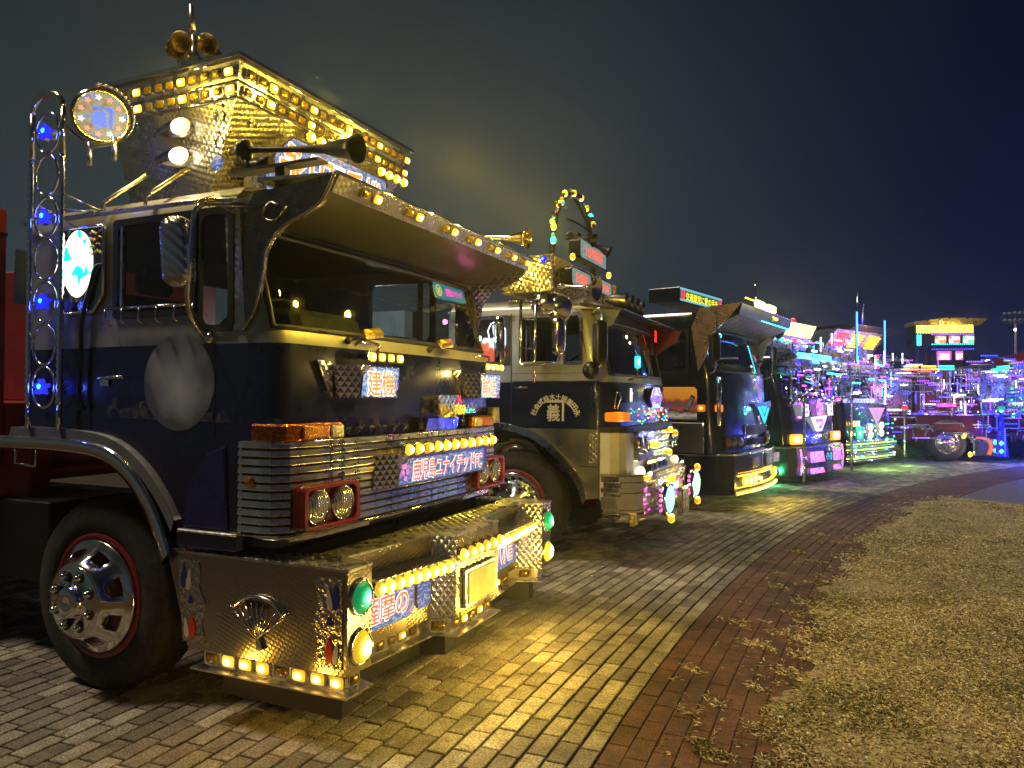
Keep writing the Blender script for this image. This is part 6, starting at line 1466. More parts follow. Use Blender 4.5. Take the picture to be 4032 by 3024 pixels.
    g = MB(); g.prism(rr(0.06, 0.12, 0.02), 'z', 0, 0.03); g.build('cyan_marker', LIT['cyan'], T, fr((0.21, 0.20, 1.95), (1, -0.4, 0)))
    # door lettering and ornaments
    kanji_arc(T, '社会式株木土機重田永', (-0.55, 1.365), 0.245, 0.062, 158, 22, -0.002)
    gi_emblem(T, (-0.56, 1.475), 0.165, -0.002)
    rbn = MB(); rbn.tube([(0.045, 0.01, 1.50), (0.06, 0.0, 1.60), (0.075, 0.01, 1.66), (0.095, 0.03, 1.66), (0.10, 0.04, 1.60), (0.07, 0.02, 1.50)], 0.007, 4); rbn.build('ribbon_ornament', chrome, T)
    pn = MB(); pn.prism([(0.30, 1.56), (0.30, 1.70), (0.42, 1.70), (0.42, 1.56)], 'x', 0.10, 0.115); pn.cur = 1; pn.prism([(0.335, 1.57), (0.34, 1.68), (0.37, 1.69), (0.395, 1.63), (0.385, 1.57)], 'x', 0.115, 0.12); pn.build('small_lit_panel', [chrome, em('warm_figure_film', (1.0, 0.85, 0.5), 1.4)], T)
    em2 = MB(); em2.prism([(1.0, 1.60), (1.15, 1.72), (1.45, 1.72), (1.6, 1.60), (1.45, 1.50), (1.15, 1.50)], 'x', 0.12, 0.15); em2.build('front_badge', chrome, T)
    rs = random.Random(5)
    for c_ in ('green', 'yellow', 'blue', 'red'): dots(T, [(0.14 + 0.01 * rs.random(), rs.uniform(0.5, 1.9), rs.uniform(1.34, 1.50)) for _ in range(16)], 0.008, LED[c_])
def brass_(): return MATS['polished_brass']
truck_two()

def truck_three():
    rz = R(-9.5)
    T = thing('decorated_truck', 'black truck with rising sun mural on its side and blue lit winged V badge', 'truck', (-1.65, 10.66, 0), rz)
    W = 2.5
    rig(T, W, 0.80, 1.87, 1.98, 2.56, 2.86, black, black, f0=0.08, fbelt=0.04, ftop=-0.12, rc=0.22, bow=0.08, nearwin=True, wx=-1.15)
    # side: mural panel, steel flank, amber corner lamps
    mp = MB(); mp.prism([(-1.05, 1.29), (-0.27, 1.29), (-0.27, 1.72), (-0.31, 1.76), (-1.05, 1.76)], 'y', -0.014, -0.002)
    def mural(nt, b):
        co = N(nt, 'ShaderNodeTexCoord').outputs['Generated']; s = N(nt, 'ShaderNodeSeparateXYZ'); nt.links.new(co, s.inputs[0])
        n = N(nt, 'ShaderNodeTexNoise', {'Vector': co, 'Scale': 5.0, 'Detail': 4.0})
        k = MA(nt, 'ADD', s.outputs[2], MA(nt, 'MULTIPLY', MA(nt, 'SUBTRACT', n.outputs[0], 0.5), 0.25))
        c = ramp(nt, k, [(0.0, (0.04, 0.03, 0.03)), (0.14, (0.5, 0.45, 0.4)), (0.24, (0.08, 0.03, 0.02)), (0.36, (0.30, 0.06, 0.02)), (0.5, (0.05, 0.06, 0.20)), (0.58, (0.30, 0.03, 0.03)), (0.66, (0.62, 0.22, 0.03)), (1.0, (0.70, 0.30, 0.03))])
        emis(nt, b, c, 0.5); nt.links.new(c, b.inputs['Base Color'])  # painted mural glows by itself, light put into its colours
    M_ = mp.build('side_mural', mat('glowing_sunset_mural', mural), T)
    mt = MB(); mt.prism([(-0.68, 1.50), (-0.56, 1.58), (-0.44, 1.50)], 'y', -0.018, -0.014); mt.build('mural_mountain', mat('mural_pale_peak', **{'Base Color': (0.45, 0.25, 0.22)}), M_)
    b1 = MB(); b1.prism([(-0.46, 1.42), (-0.40, 1.40), (-0.29, 1.62), (-0.35, 1.65)], 'y', -0.020, -0.014); b1.build('mural_banner', blackp, M_)
    lettering('鹿児島', 0.05, 0.2, fr((-0.375, -0.021, 1.525), NS, roll=R(-26)), white_p, M_, off=0.03)
    rs = random.Random(8)
    wv = MB()
    for _ in range(26):
        cx, cz = rs.uniform(-1.0, -0.32), rs.uniform(1.31, 1.42); wv.tube([(cx + 0.022 * math.cos(a), -0.017, cz + 0.016 * math.sin(a)) for a in [k * 0.6 for k in range(8)]], 0.005, 3)
    wv.build('mural_surf', white_p, M_, kind='stuff')
    fk = MB(); fk.prism([(-1.7, 0.82), (-0.17, 0.82), (-0.17, 1.25), (-1.7, 1.25)], 'y', -0.012, 0.0); fk.build('steel_flank', mat('dull_steel_panel'), T, bevel=0.006)
    tp = MB(); tp.tube([(-0.17, -0.02, 0.82), (-0.17, -0.02, 1.25)], 0.014); tp.build('flank_edge', chrome, T)
    for (x, y, n_) in ((-0.20, -0.008, NS), (0.02, 0.06, (0.7, -0.7, 0))):
        g = MB(); g.prism(rr(0.11, 0.10, 0.02), 'z', 0, 0.03); g.build('corner_lamp', LIT['orange'], T, fr((x, y, 1.46), n_))
    cp = MB(); cp.tube([(0.03, 0.035, 1.22), (0.03, 0.035, 1.90)], 0.035, 10); cp.build('corner_column', chrome, T)
    # front: grille slots, headlamps
    for i, (z0, z1) in enumerate(((1.05, 1.20), (0.90, 1.0))):
        g = MB(); g.prism([(0.15, 0.85), (0.175, W / 2), (0.15, W - 0.5), (0.10, W - 0.5), (0.10, 0.85)], 'z', z0, z1); o = g.build('grille_slot', blackp, T)
        e = MB(); e.tube([(0.16, 0.85, z1), (0.185, W / 2, z1), (0.16, W - 0.5, z1), (0.16, W - 0.5, z0), (0.185, W / 2, z0), (0.16, 0.85, z0)], 0.009, 5, closed=True); e.build('slot_trim', chrome, o)
        for k in range(4):
            s_ = MB(); s_.tube([(0.172, 0.86, z0 + (z1 - z0) * (k + 1) / 5), (0.19, W / 2, z0 + (z1 - z0) * (k + 1) / 5), (0.172, W - 0.51, z0 + (z1 - z0) * (k + 1) / 5)], 0.006, 4); s_.build('grille_bar', darkmetal, o)
    for s_ in (0, 1):
        y = 0.42 if s_ == 0 else W - 0.35
        hb = MB(); hb.prism(rr(0.55, 0.20, 0.03), 'z', -0.06, 0.0); o = hb.build('headlamp_unit', blackp, T, fr((0.145, y, 0.97), (1, -0.18 if s_ == 0 else 0.18, 0)))
        for k, dx in enumerate((-0.2, -0.02, 0.17)):
            g = MB(); g.lathe([(0.075, 0.0), (0.05, 0.02), (0.001, 0.028)], Matrix.Translation((dx, 0, 0)), 16); g.build('headlamp_glass', UNLIT['orange'] if k == 0 else mat('headlamp_glass'), o)
    # winged V badge
    E_ = fr((0.19, 1.72, 1.42), (1, 0, 0.05)); B = MB()
    B.prism([(-0.50, 0.10), (0.48, 0.13), (0.50, 0.07), (0.02, -0.24), (-0.30, 0.02)], 'z', -0.02, 0.0); O_ = B.build('winged_badge', black, T, E_)
    for P, m__ in (([(-0.30, 0.04), (-0.20, 0.06), (0.02, -0.12), (0.02, -0.22)], 'cyan'), ([(0.05, -0.21), (0.05, -0.13), (0.22, 0.03), (0.32, 0.02)], 'cyan'), ([(-0.12, 0.06), (0.18, 0.06), (0.03, -0.07)], 'cyan'),
                   ([(-0.42, 0.14), (-0.28, 0.13), (0.10, 0.08), (0.44, 0.14), (0.12, 0.115), (-0.1, 0.10)], 'blue')):
        g = MB(); g.prism(P, 'z', 0.0, 0.012); g.build('lit_bar', em('badge_' + m__, {'cyan': (0.0, 0.62, 0.85), 'blue': (0.01, 0.25, 1.0)}[m__], 1.3), O_)
    g = MB(); g.prism([(0.07 * math.cos(a) * 0.7, 0.22 + 0.07 * math.sin(a)) for a in [k * math.pi / 6 for k in range(12)]], 'z', 0.0, 0.012); g.build('lit_bar', em('badge_blue', (0.01, 0.25, 1.0), 1.3), O_)
    glow_light(T, (0.38, 1.8, 1.45), 2.0, (0.05, 0.5, 1.0), 0.05)
    # deep front skirt with lamps
    sk = MB(); P = [(-0.75, -0.01), (0.0, -0.01), (0.10, 0.04), (0.20, 0.20), (0.27, 0.7), (0.30, W / 2), (0.27, W - 0.7), (0.20, W - 0.2), (0.10, W - 0.04), (0.0, W + 0.01), (-0.75, W + 0.01)]
    sk.prism(P, 'z', 0.24, 0.80); sk.build('front_skirt', black, T, bevel=0.01)
    te = MB(); te.tube([(x, y, 0.805) for x, y in P[1:-1]], 0.016, 6); te.build('skirt_top_tube', chrome, T)
    for (y, w, m__, z) in ((0.95, 0.28, UNLIT['amber'], 0.66), (2.1, 0.28, UNLIT['clear'], 0.66)):
        g = MB(); g.prism(rr(w, 0.15, 0.015), 'z', 0, 0.02); g.build('fog_lamp_window', m__, T, fr((0.282, y, z), (1, -0.05, 0)))
    pl = MB(); pl.prism(rr(0.36, 0.20, 0.01), 'z', 0, 0.015); o = pl.build('number_plate', darkmetal, T, fr((0.30, 1.62, 0.66), FW)); lettering('･243', 0.24, 0.10, Matrix.Translation((0, -0.02, 0.016)), mat('grey_numerals'), o)
    def curve(z, n, y0=0.2, y1=W - 0.2, dx=0.015): 
        out = []
        for i in range(n):
            y = y0 + (y1 - y0) * i / (n - 1); x = np.interp(y, [p[1] for p in P[1:-1]], [p[0] for p in P[1:-1]]); out.append((x + dx, y, z))
        return out
    for i, p in enumerate(curve(0.262, 24)):
        lamp(T, fr(p, FW), 'yellow', True, 'round', 1.25)
    dots(T, curve(0.50, 30, 0.3, 1.8), 0.014, LED['yellow']); dots(T, curve(0.335, 34, 0.25, 2.3), 0.010, LED['yellow']); dots(T, curve(0.54, 30, 0.3, 1.9), 0.008, LED['orange'])
    for y in (0.50, 0.68, 0.86, 2.28):
        x = np.interp(y, [p[1] for p in P[1:-1]], [p[0] for p in P[1:-1]]); g = MB(); g.prism(rr(0.13, 0.15, 0.03), 'z', 0, 0.03); g.build('yellow_fog_lamp', LIT['yellow'], T, fr((x + 0.005, y, 0.415), FW))
    for y in (0.7, 1.4, 2.1): glow_light(T, (0.60, y, 0.30), 9, (1, 0.72, 0.12), 0.05)
    # visor, roof notice, extras
    wing = [(-0.20, 1.98), (-0.08, 2.20), (0.0, 2.50), (0.14, 2.62), (0.30, 2.78), (0.40, 2.90), (0.30, 2.90), (-0.18, 2.86), (-0.30, 2.60)]
    v = wing_visor(T, W + 0.3, wing, 2.905, 0.41, 0.17, mat('copper_scale_sheet', scale_build(0.04, 0.5), **{'Base Color': (0.75, 0.50, 0.38), 'Metallic': 1.0}), mat('dark_metal'), (-0.12, 2.56)); v.location = (0, -0.15, 0)
    for y in (0.55, 1.15):
        g = MB(); g.prism(rr(0.42, 0.10, 0.03), 'z', 0, 0.04); g.build('flood_bar', em('yellow_white_flood', (1.0, 0.88, 0.32), 9), T, fr((0.40, y + 0.15, 2.955), (1, 0, 0.1)))
    for y in (0.6, 1.3): glow_light(T, (0.62, y, 3.0), 14, (1, 0.85, 0.3), 0.06)
    dots(T, lerp_pts((0.395, 0.9, 2.74), (0.395, 2.6, 2.74), 34), 0.010, LED['cyan']); dots(T, lerp_pts((0.42, 0.0, 2.98), (0.42, 1.6, 3.0), 16), 0.014, LED['yellow'])
    for y in (1.45, 1.56): lamp(T, fr((0.41, y, 2.82), FW), 'amber', True, 'round', 1.3)
    s = sign(T, fr((-0.62, 1.22, 3.16), (1, -0.05, 0)), 1.75, 0.21, '', mat('green_led_film', lambda nt, b: emis(nt, b, ramp(nt, MA(nt, 'ABSOLUTE', objc_y(nt)), [(0.0, (0.02, 0.10, 0.05)), (0.06, (0.02, 0.12, 0.06)), (0.075, (0.05, 0.75, 0.5)), (0.1, (0.25, 0.35, 0.9))]), 1.0)), ink_yellow, frame=black, depth=0.5, name='roof_notice')
    lettering('交通遺児に愛の手を', 1.30, 0.12, Matrix.Translation((0, -0.015, 0)), ink_yellow, s, off=0.015, z=0.003)
    for x in (-0.75, 0.75):
        g = MB(); g.prism([(0.055 * math.cos(a) + x, 0.085 * math.sin(a)) for a in [k * math.pi / 6 for k in range(12)]], 'z', 0.002, 0.006); g.build('red_blossom', em('red_led_blossom', (1, 0.02, 0.12), 1.4), s)
    # glass rake lights and curtain of leds inside
    dots(T, lerp_pts((-0.05, W - 0.35, 2.05), (-0.14, W - 0.45, 2.45), 14), 0.014, LED['cyan']); dots(T, lerp_pts((-0.3, 0.2, 2.45), (-0.3, 1.8, 2.5), 20), 0.010, LED['blue'])
    fz = MB(); rs = random.Random(3)
    for k in range(60): y = 0.2 + 2.1 * k / 60; fz.tube([(-0.05, y, 1.99), (-0.10, y + 0.03, 2.07 + rs.uniform(0, 0.05)), (-0.18, y + 0.06, 2.03)], 0.012, 3)
    fz.build('dashboard_fringe', mat('yellow_fringe', dirty((0.60, 0.52, 0.08), 0.6, 0.8, 30)), T, kind='stuff')
    for (y, z) in ((0.10, 2.48), (-0.12, 2.36)): g = MB(); g.ball((0.02, y, z), 0.035, 8); g.build('cyan_lamp', LIT['cyan'], T); glow_light(T, (0.10, y, z), 1.2, (0.1, 0.6, 1), 0.03)
    glow_light(T, (-0.45, 1.2, 2.45), 7, (0.08, 0.2, 1.0), 0.05)
    bow_mirror(T, -0.05, 0.0, 1.95, 2.80); oval_mirror(T, fr((0.05, -0.22, 2.30), (0.8, -0.6, 0)), 0.16, 0.40, m=darkmetal)
    bow_mirror(T, -0.05, W, 1.95, 2.70, 1); round_mirror(T, (0.15, W + 0.30, 2.78), (0.9, -0.3, 0), 0.17, darkmetal); oval_mirror(T, fr((0.08, W + 0.24, 2.30), (0.9, 0.3, 0)), 0.14, 0.36, m=darkmetal)
    an = MB(); an.cyl((0.3, 0.9, 2.9), (0.3, 0.9, 3.35), 0.010); an.build('antenna', chrome, T)
def objc_y(nt):
    s = N(nt, 'ShaderNodeSeparateXYZ'); nt.links.new(objc(nt), s.inputs[0]); return s.outputs[1]
truck_three()

def corner_pole(T, x, y, z0, z1, m=chrome):
    mb = MB(); mb.tube([(x, y, z0 + (z1 - z0) * i / 30) for i in range(31)], 0.022, 7, rs=[0.022 + (0.006 if i % 2 else 0) for i in range(31)]); mb.ball((x, y, z1 + 0.04), 0.06, 10)
    return mb.build('corner_pole', m, T)
def led_panel(T, o, u, v, nu, nv, r, m, name='led_panel', back=True):
    """board of separate lamps between o, o+u, o+v"""
    o, u, v = Vector(o), Vector(u), Vector(v); nrm = u.cross(v).normalized()
    if back:
        b = MB(); b.add([tuple(o - nrm * 0.03), tuple(o + u - nrm * 0.03), tuple(o + u + v - nrm * 0.03), tuple(o + v - nrm * 0.03)], [(0, 1, 2, 3)]); B = b.build(name, darkmetal, T)
    pts = [tuple(o + u * ((i + 0.5) / nu) + v * ((j + 0.5) / nv)) for i in range(nu) for j in range(nv)]
    d = dots(T, pts, r, m)
    return d
def bling(T, x0, x1, y0, y1, z0, z1, seed, n=26, leds=('blue', 'violet', 'white')):
    """layered chrome rails and brackets strung with small lamps"""
    rs = random.Random(seed)
    m = MB()
    for _ in range(n):
        x, y, z = rs.uniform(x0, x1), rs.uniform(y0, y1), rs.uniform(z0, z1)
        if rs.random() < 0.6:
            L_ = rs.uniform(0.2, 0.9)
            if x1 - x0 > 1.5: m.tube([(x, y, z), (min(x1, x + L_), y, z), (min(x1, x + L_) + 0.03, y, z - 0.08)], rs.uniform(0.010, 0.022), 5)
            else: yb = min(y1, y + L_); m.tube([(x, y, z), (x, yb, z), (x - 0.05, yb + 0.02, z - 0.06)], rs.uniform(0.010, 0.022), 5)
        else:
            zb = max(z0, z - rs.uniform(0.15, 0.5)); m.tube([(x, y, z), (x, y + rs.uniform(-0.1, 0.1), zb)], rs.uniform(0.012, 0.025), 5)
    m.build('chrome_rack', brushed, T, kind='stuff')
    if x1 - x0 > 1.5: pts_x = True
    else: pts_x = False
    for c_ in leds:
        pts = []
        for _ in range(14 if pts_x else 7):
            z = rs.uniform(z0, z1); k = rs.randrange(4, 9); hz_ = rs.random() < 0.7; y = rs.uniform(y0, max(y0, y1 - 0.3)); xa = rs.uniform(x0, x1 - 0.3)
            if pts_x: pts += [(xa + 0.05 * i if hz_ else xa, y0 - 0.02, z if hz_ else min(z1, z + 0.05 * i)) for i in range(k)]
            else: pts += [(x1 + 0.02, y + 0.05 * i if hz_ else y, z if hz_ else min(z1, z + 0.05 * i)) for i in range(k)]
        dots(T, pts, 0.019, LED[c_])
def truck_four():
    T = thing('decorated_truck', 'dark truck with pink lit vent panels, violet lit bumper and green ground lamps', 'truck', (-0.95, 14.59, 0), R(-18))
    W = 2.5
    rig(T, W, 0.72, 1.45, 1.60, 2.12, 2.42, black, black, f0=0.0, fbelt=-0.05, ftop=-0.24, rc=0.2, bow=0.06, wx=-1.1)
    P = [(-0.6, -0.02), (0.0, -0.02), (0.12, 0.06), (0.20, 0.3), (0.26, W / 2), (0.20, W - 0.3), (0.12, W - 0.06), (0.0, W + 0.02), (-0.6, W + 0.02)]
    b = MB(); b.prism(P, 'z', 0.16, 0.68); B = b.build('bumper', mat('dark_steel', smudge(0.15, 0.3), **{'Base Color': (0.20, 0.20, 0.20), 'Metallic': 1.0}), T, bevel=0.01)
    t = MB(); t.prism([(x + 0.01, y) for x, y in P], 'z', 0.68, 0.70); t.build('bumper_deck', brushed, B)
    vio = mat('violet_pink_film', lambda nt, b_: emis(nt, b_, ramp(nt, N(nt, 'ShaderNodeTexNoise', {'Vector': objc(nt), 'Scale': 6.0}).outputs[0], [(0.35, (0.25, 0.10, 1.0)), (0.5, (0.85, 0.35, 1.0)), (0.62, (1.0, 0.15, 0.55))]), 1.6))
    wh = em('white_rim_film', (0.85, 0.9, 1.0), 1.5)
    for (y, w, z, h) in ((0.75, 0.62, 0.50, 0.20), (1.85, 0.40, 0.50, 0.24), (0.75, 0.62, 0.24, 0.10), (1.85, 0.36, 0.24, 0.10)):
        x = 0.25 if y < 1.6 else 0.24; g = MB(); g.prism([(-w / 2, h / 2), (-w / 2 + 0.03, -h / 2), (w / 2, -h / 2), (w / 2 - 0.08, h / 2)][::-1], 'z', 0, 0.02); g.build('bumper_light_panel', vio, T, fr((x, y, z), (1, -0.06, 0)))
    for y in (0.14, W - 0.14):
        g = MB(); g.prism([(-0.04, 0.24), (0.0, 0.24), (0.05, 0.0), (0.0, -0.24), (-0.04, -0.24), (0.01, 0.0)], 'z', 0, 0.02); g.build('curved_light', vio, T, fr((0.17, y, 0.43), (1, -0.2, 0)))
    pl = MB(); pl.prism(rr(0.38, 0.2, 0.01), 'z', 0, 0.015); o = pl.build('number_plate', blackp, T, fr((0.262, 1.30, 0.48), FW)); lettering('･7･13', 0.3, 0.13, Matrix.Translation((0, 0, 0.016)), em('cyan_numerals', (0.05, 0.75, 0.95), 1.4), o, off=0.03)
    for (x, y, z) in ((-0.65, -0.06, 0.42), (-0.25, -0.06, 0.24), (-0.48, -0.06, 0.28)):
        g = MB(); g.ball((x, y, z), 0.07, 10, 0.8); g.build('green_ground_lamp', LIT['green'], T); glow_light(T, (x, y - 0.16, z), 9.0, (0.05, 1.0, 0.35), 0.04)
    for s_, y in ((0, 0.22), (1, W - 0.20)):
        g = MB(); g.prism(rr(0.36, 0.19, 0.04), 'z', 0, 0.05); g.build('yellow_headlamp', LIT['amber'], T, fr((0.03, y, 0.84), (1, -0.15, 0))); glow_light(T, (0.3, y, 0.84), 2.5, (1, 0.7, 0.2), 0.04)
    r_ = MB(); r_.lathe([(0.09, 0), (0.10, 0.03), (0.08, 0.04)], n=16); r_.build('headlamp', chrome, T, fr((0.07, 1.75, 0.84), FW))
    pk = mat('pink_white_film', lambda nt, b_: emis(nt, b_, ramp(nt, N(nt, 'ShaderNodeTexNoise', {'Vector': objc(nt), 'Scale': 9.0}).outputs[0], [(0.42, (0.9, 0.85, 1.0)), (0.5, (1.0, 0.15, 0.6)), (0.6, (0.45, 0.1, 1.0))]), 1.5))
    # chevron lightbox and upper vent lights
    g = MB(); g.prism([(-0.38, 0.12), (-0.40, 0.14), (0.40, 0.16), (0.36, 0.10), (0.12, -0.14), (-0.12, -0.14)][::-1], 'z', 0, 0.03); o = g.build('chevron_lightbox', wh, T, fr((0.07, 1.30, 1.10), FW))
    g = MB(); g.prism([(-0.24, 0.10), (0.24, 0.11), (0.09, -0.09), (-0.09, -0.09)][::-1], 'z', 0.03, 0.035); g.build('chevron_film', pk, o)
    for (y, w) in ((0.65, 0.30), (1.98, 0.26)):
        g = MB(); g.prism([(-w / 2, 0.11), (-w / 2 + 0.04, -0.12), (w / 2, -0.12), (w / 2 - 0.03, 0.11)], 'z', 0, 0.03); o = g.build('vent_lightbox', wh, T, fr((0.05, y, 1.38), FW)); g = MB(); g.prism([(-w / 2 + 0.05, 0.08), (-w / 2 + 0.08, -0.06), (w / 2 - 0.06, -0.06), (w / 2 - 0.07, 0.08)], 'z', 0.03, 0.034); g.build('vent_film', pk, o)
    g = MB(); g.prism([(0.13 * math.cos(a), 0.18 * math.sin(a)) for a in [k * math.pi / 8 for k in range(16)]], 'z', 0, 0.04); g.build('oval_badge', vio, T, fr((0.06, 1.36, 1.42), FW))
    glow_light(T, (0.45, 1.3, 1.3), 4, (0.7, 0.2, 1.0), 0.06); glow_light(T, (0.5, 1.0, 0.45), 3.5, (0.5, 0.2, 1.0), 0.06)
    corner_pole(T, 0.30, -0.05, 0.10, 1.58); corner_pole(T, 0.30, W + 0.05, 0.10, 1.58)
    # cab top
    v = MB(); v.prism([(-0.35, 2.40), (0.12, 2.44), (0.20, 2.36), (-0.2, 2.22)], 'y', -0.05, W + 0.05); v.build('sun_visor', brushed, T)
    for k in range(3): lamp(T, fr((0.18, 0.6 + 0.12 * k, 2.40), FW), 'blue', True, 'round', 1.6)
    for q in range(3): dots(T, lerp_pts((0.20, 0.0, 2.36 + 0.03 * q), (0.20, 1.6, 2.36 + 0.03 * q), 44), 0.012, LED['green'])
    gb = MB(); gb.box(0.16, 0.22, 0.0, 1.6, 2.34, 2.44); gb.build('green_tube_lamp', em('green_tube', (0.1, 1.0, 0.55), 3.0), T); glow_light(T, (0.4, 0.8, 2.38), 7, (0.1, 1.0, 0.5), 0.08)
    # roof display: yellow lamp bank over coloured bulbs, leaning forwards
    rb = MB(); rb.prism([(-0.6, 2.62), (-0.35, 3.12), (-1.3, 3.12), (-1.3, 2.62)], 'y', 0.2, W - 0.1); rb.build('roof_display', brushed, T)
    led_panel(T, (-0.47, 0.25, 2.86), (0, 2.1, 0), (0.13, 0, 0.26), 26, 5, 0.022, LED['yellow'])
    for c_, n in (('red', 7), ('green', 7), ('pink', 6), ('cyan', 6)):
        rs = random.Random(n + ord(c_[0])); dots(T, [(-0.50, 0.3 + 2.0 * rs.random(), 2.74 + 0.05 * rs.random()) for _ in range(n)], 0.030, LED[c_])
    for c_ in ('blue', 'violet', 'white'): rs = random.Random(ord(c_[0])); dots(T, [(0.0 + 0.1 * rs.random(), 0.1 + 2.3 * rs.random(), 1.5 + 1.0 * rs.random() ** 2) for _ in range(40)], 0.016, LED[c_])
    glow_light(T, (-0.15, 1.3, 2.98), 8, (1, 0.85, 0.2), 0.08); glow_light(T, (0.3, 2.0, 2.75), 4, (0.2, 0.2, 1.0), 0.08); glow_light(T, (-0.5, 1.2, 1.9), 5, (0.25, 0.15, 1.0), 0.08)
    g = MB(); g.ball((-0.5, 1.5, 3.18), 0.06, 8); g.build('red_beacon', LIT['red'], T)
    bling(T, -0.35, 0.05, 0.0, W + 0.1, 2.10, 2.80, 31, 46, ('blue', 'violet', 'white', 'cyan')); bling(T, 0.0, 0.10, 0.1, W, 1.50, 2.1, 32, 22, ('blue', 'pink')); glow_light(T, (0.5, 1.4, 2.2), 10, (0.15, 0.15, 1.0))
    bl = MB(); bl.lathe([(0.001, 0.10), (0.10, 0.08), (0.14, 0.0), (0.14, -0.04)], Matrix.Translation((-0.1, -0.15, 2.95)), 14); bl.build('blue_beacon', em('blue_beacon_glow', (0.02, 0.03, 1.0), 2.0), T); glow_light(T, (0.05, -0.3, 3.0), 6, (0.05, 0.08, 1.0), 0.05)
    # orange figure painting leaning on the cab side behind glass
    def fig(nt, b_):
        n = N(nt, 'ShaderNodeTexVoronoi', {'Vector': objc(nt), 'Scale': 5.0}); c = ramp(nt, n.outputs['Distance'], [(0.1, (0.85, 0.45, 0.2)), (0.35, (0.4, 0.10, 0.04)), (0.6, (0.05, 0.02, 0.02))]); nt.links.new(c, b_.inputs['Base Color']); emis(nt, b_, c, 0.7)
    for (y0, w) in ((W + 0.02, 0.8),):
        p = MB(); p.prism([(-1.0, 1.25), (-0.25, 1.25), (-0.15, 1.5), (-0.3, 2.05), (-1.1, 2.05)], 'y', y0, y0 + 0.02); p.build('painted_panel', mat('lit_orange_figure_painting', fig), T)
truck_four()

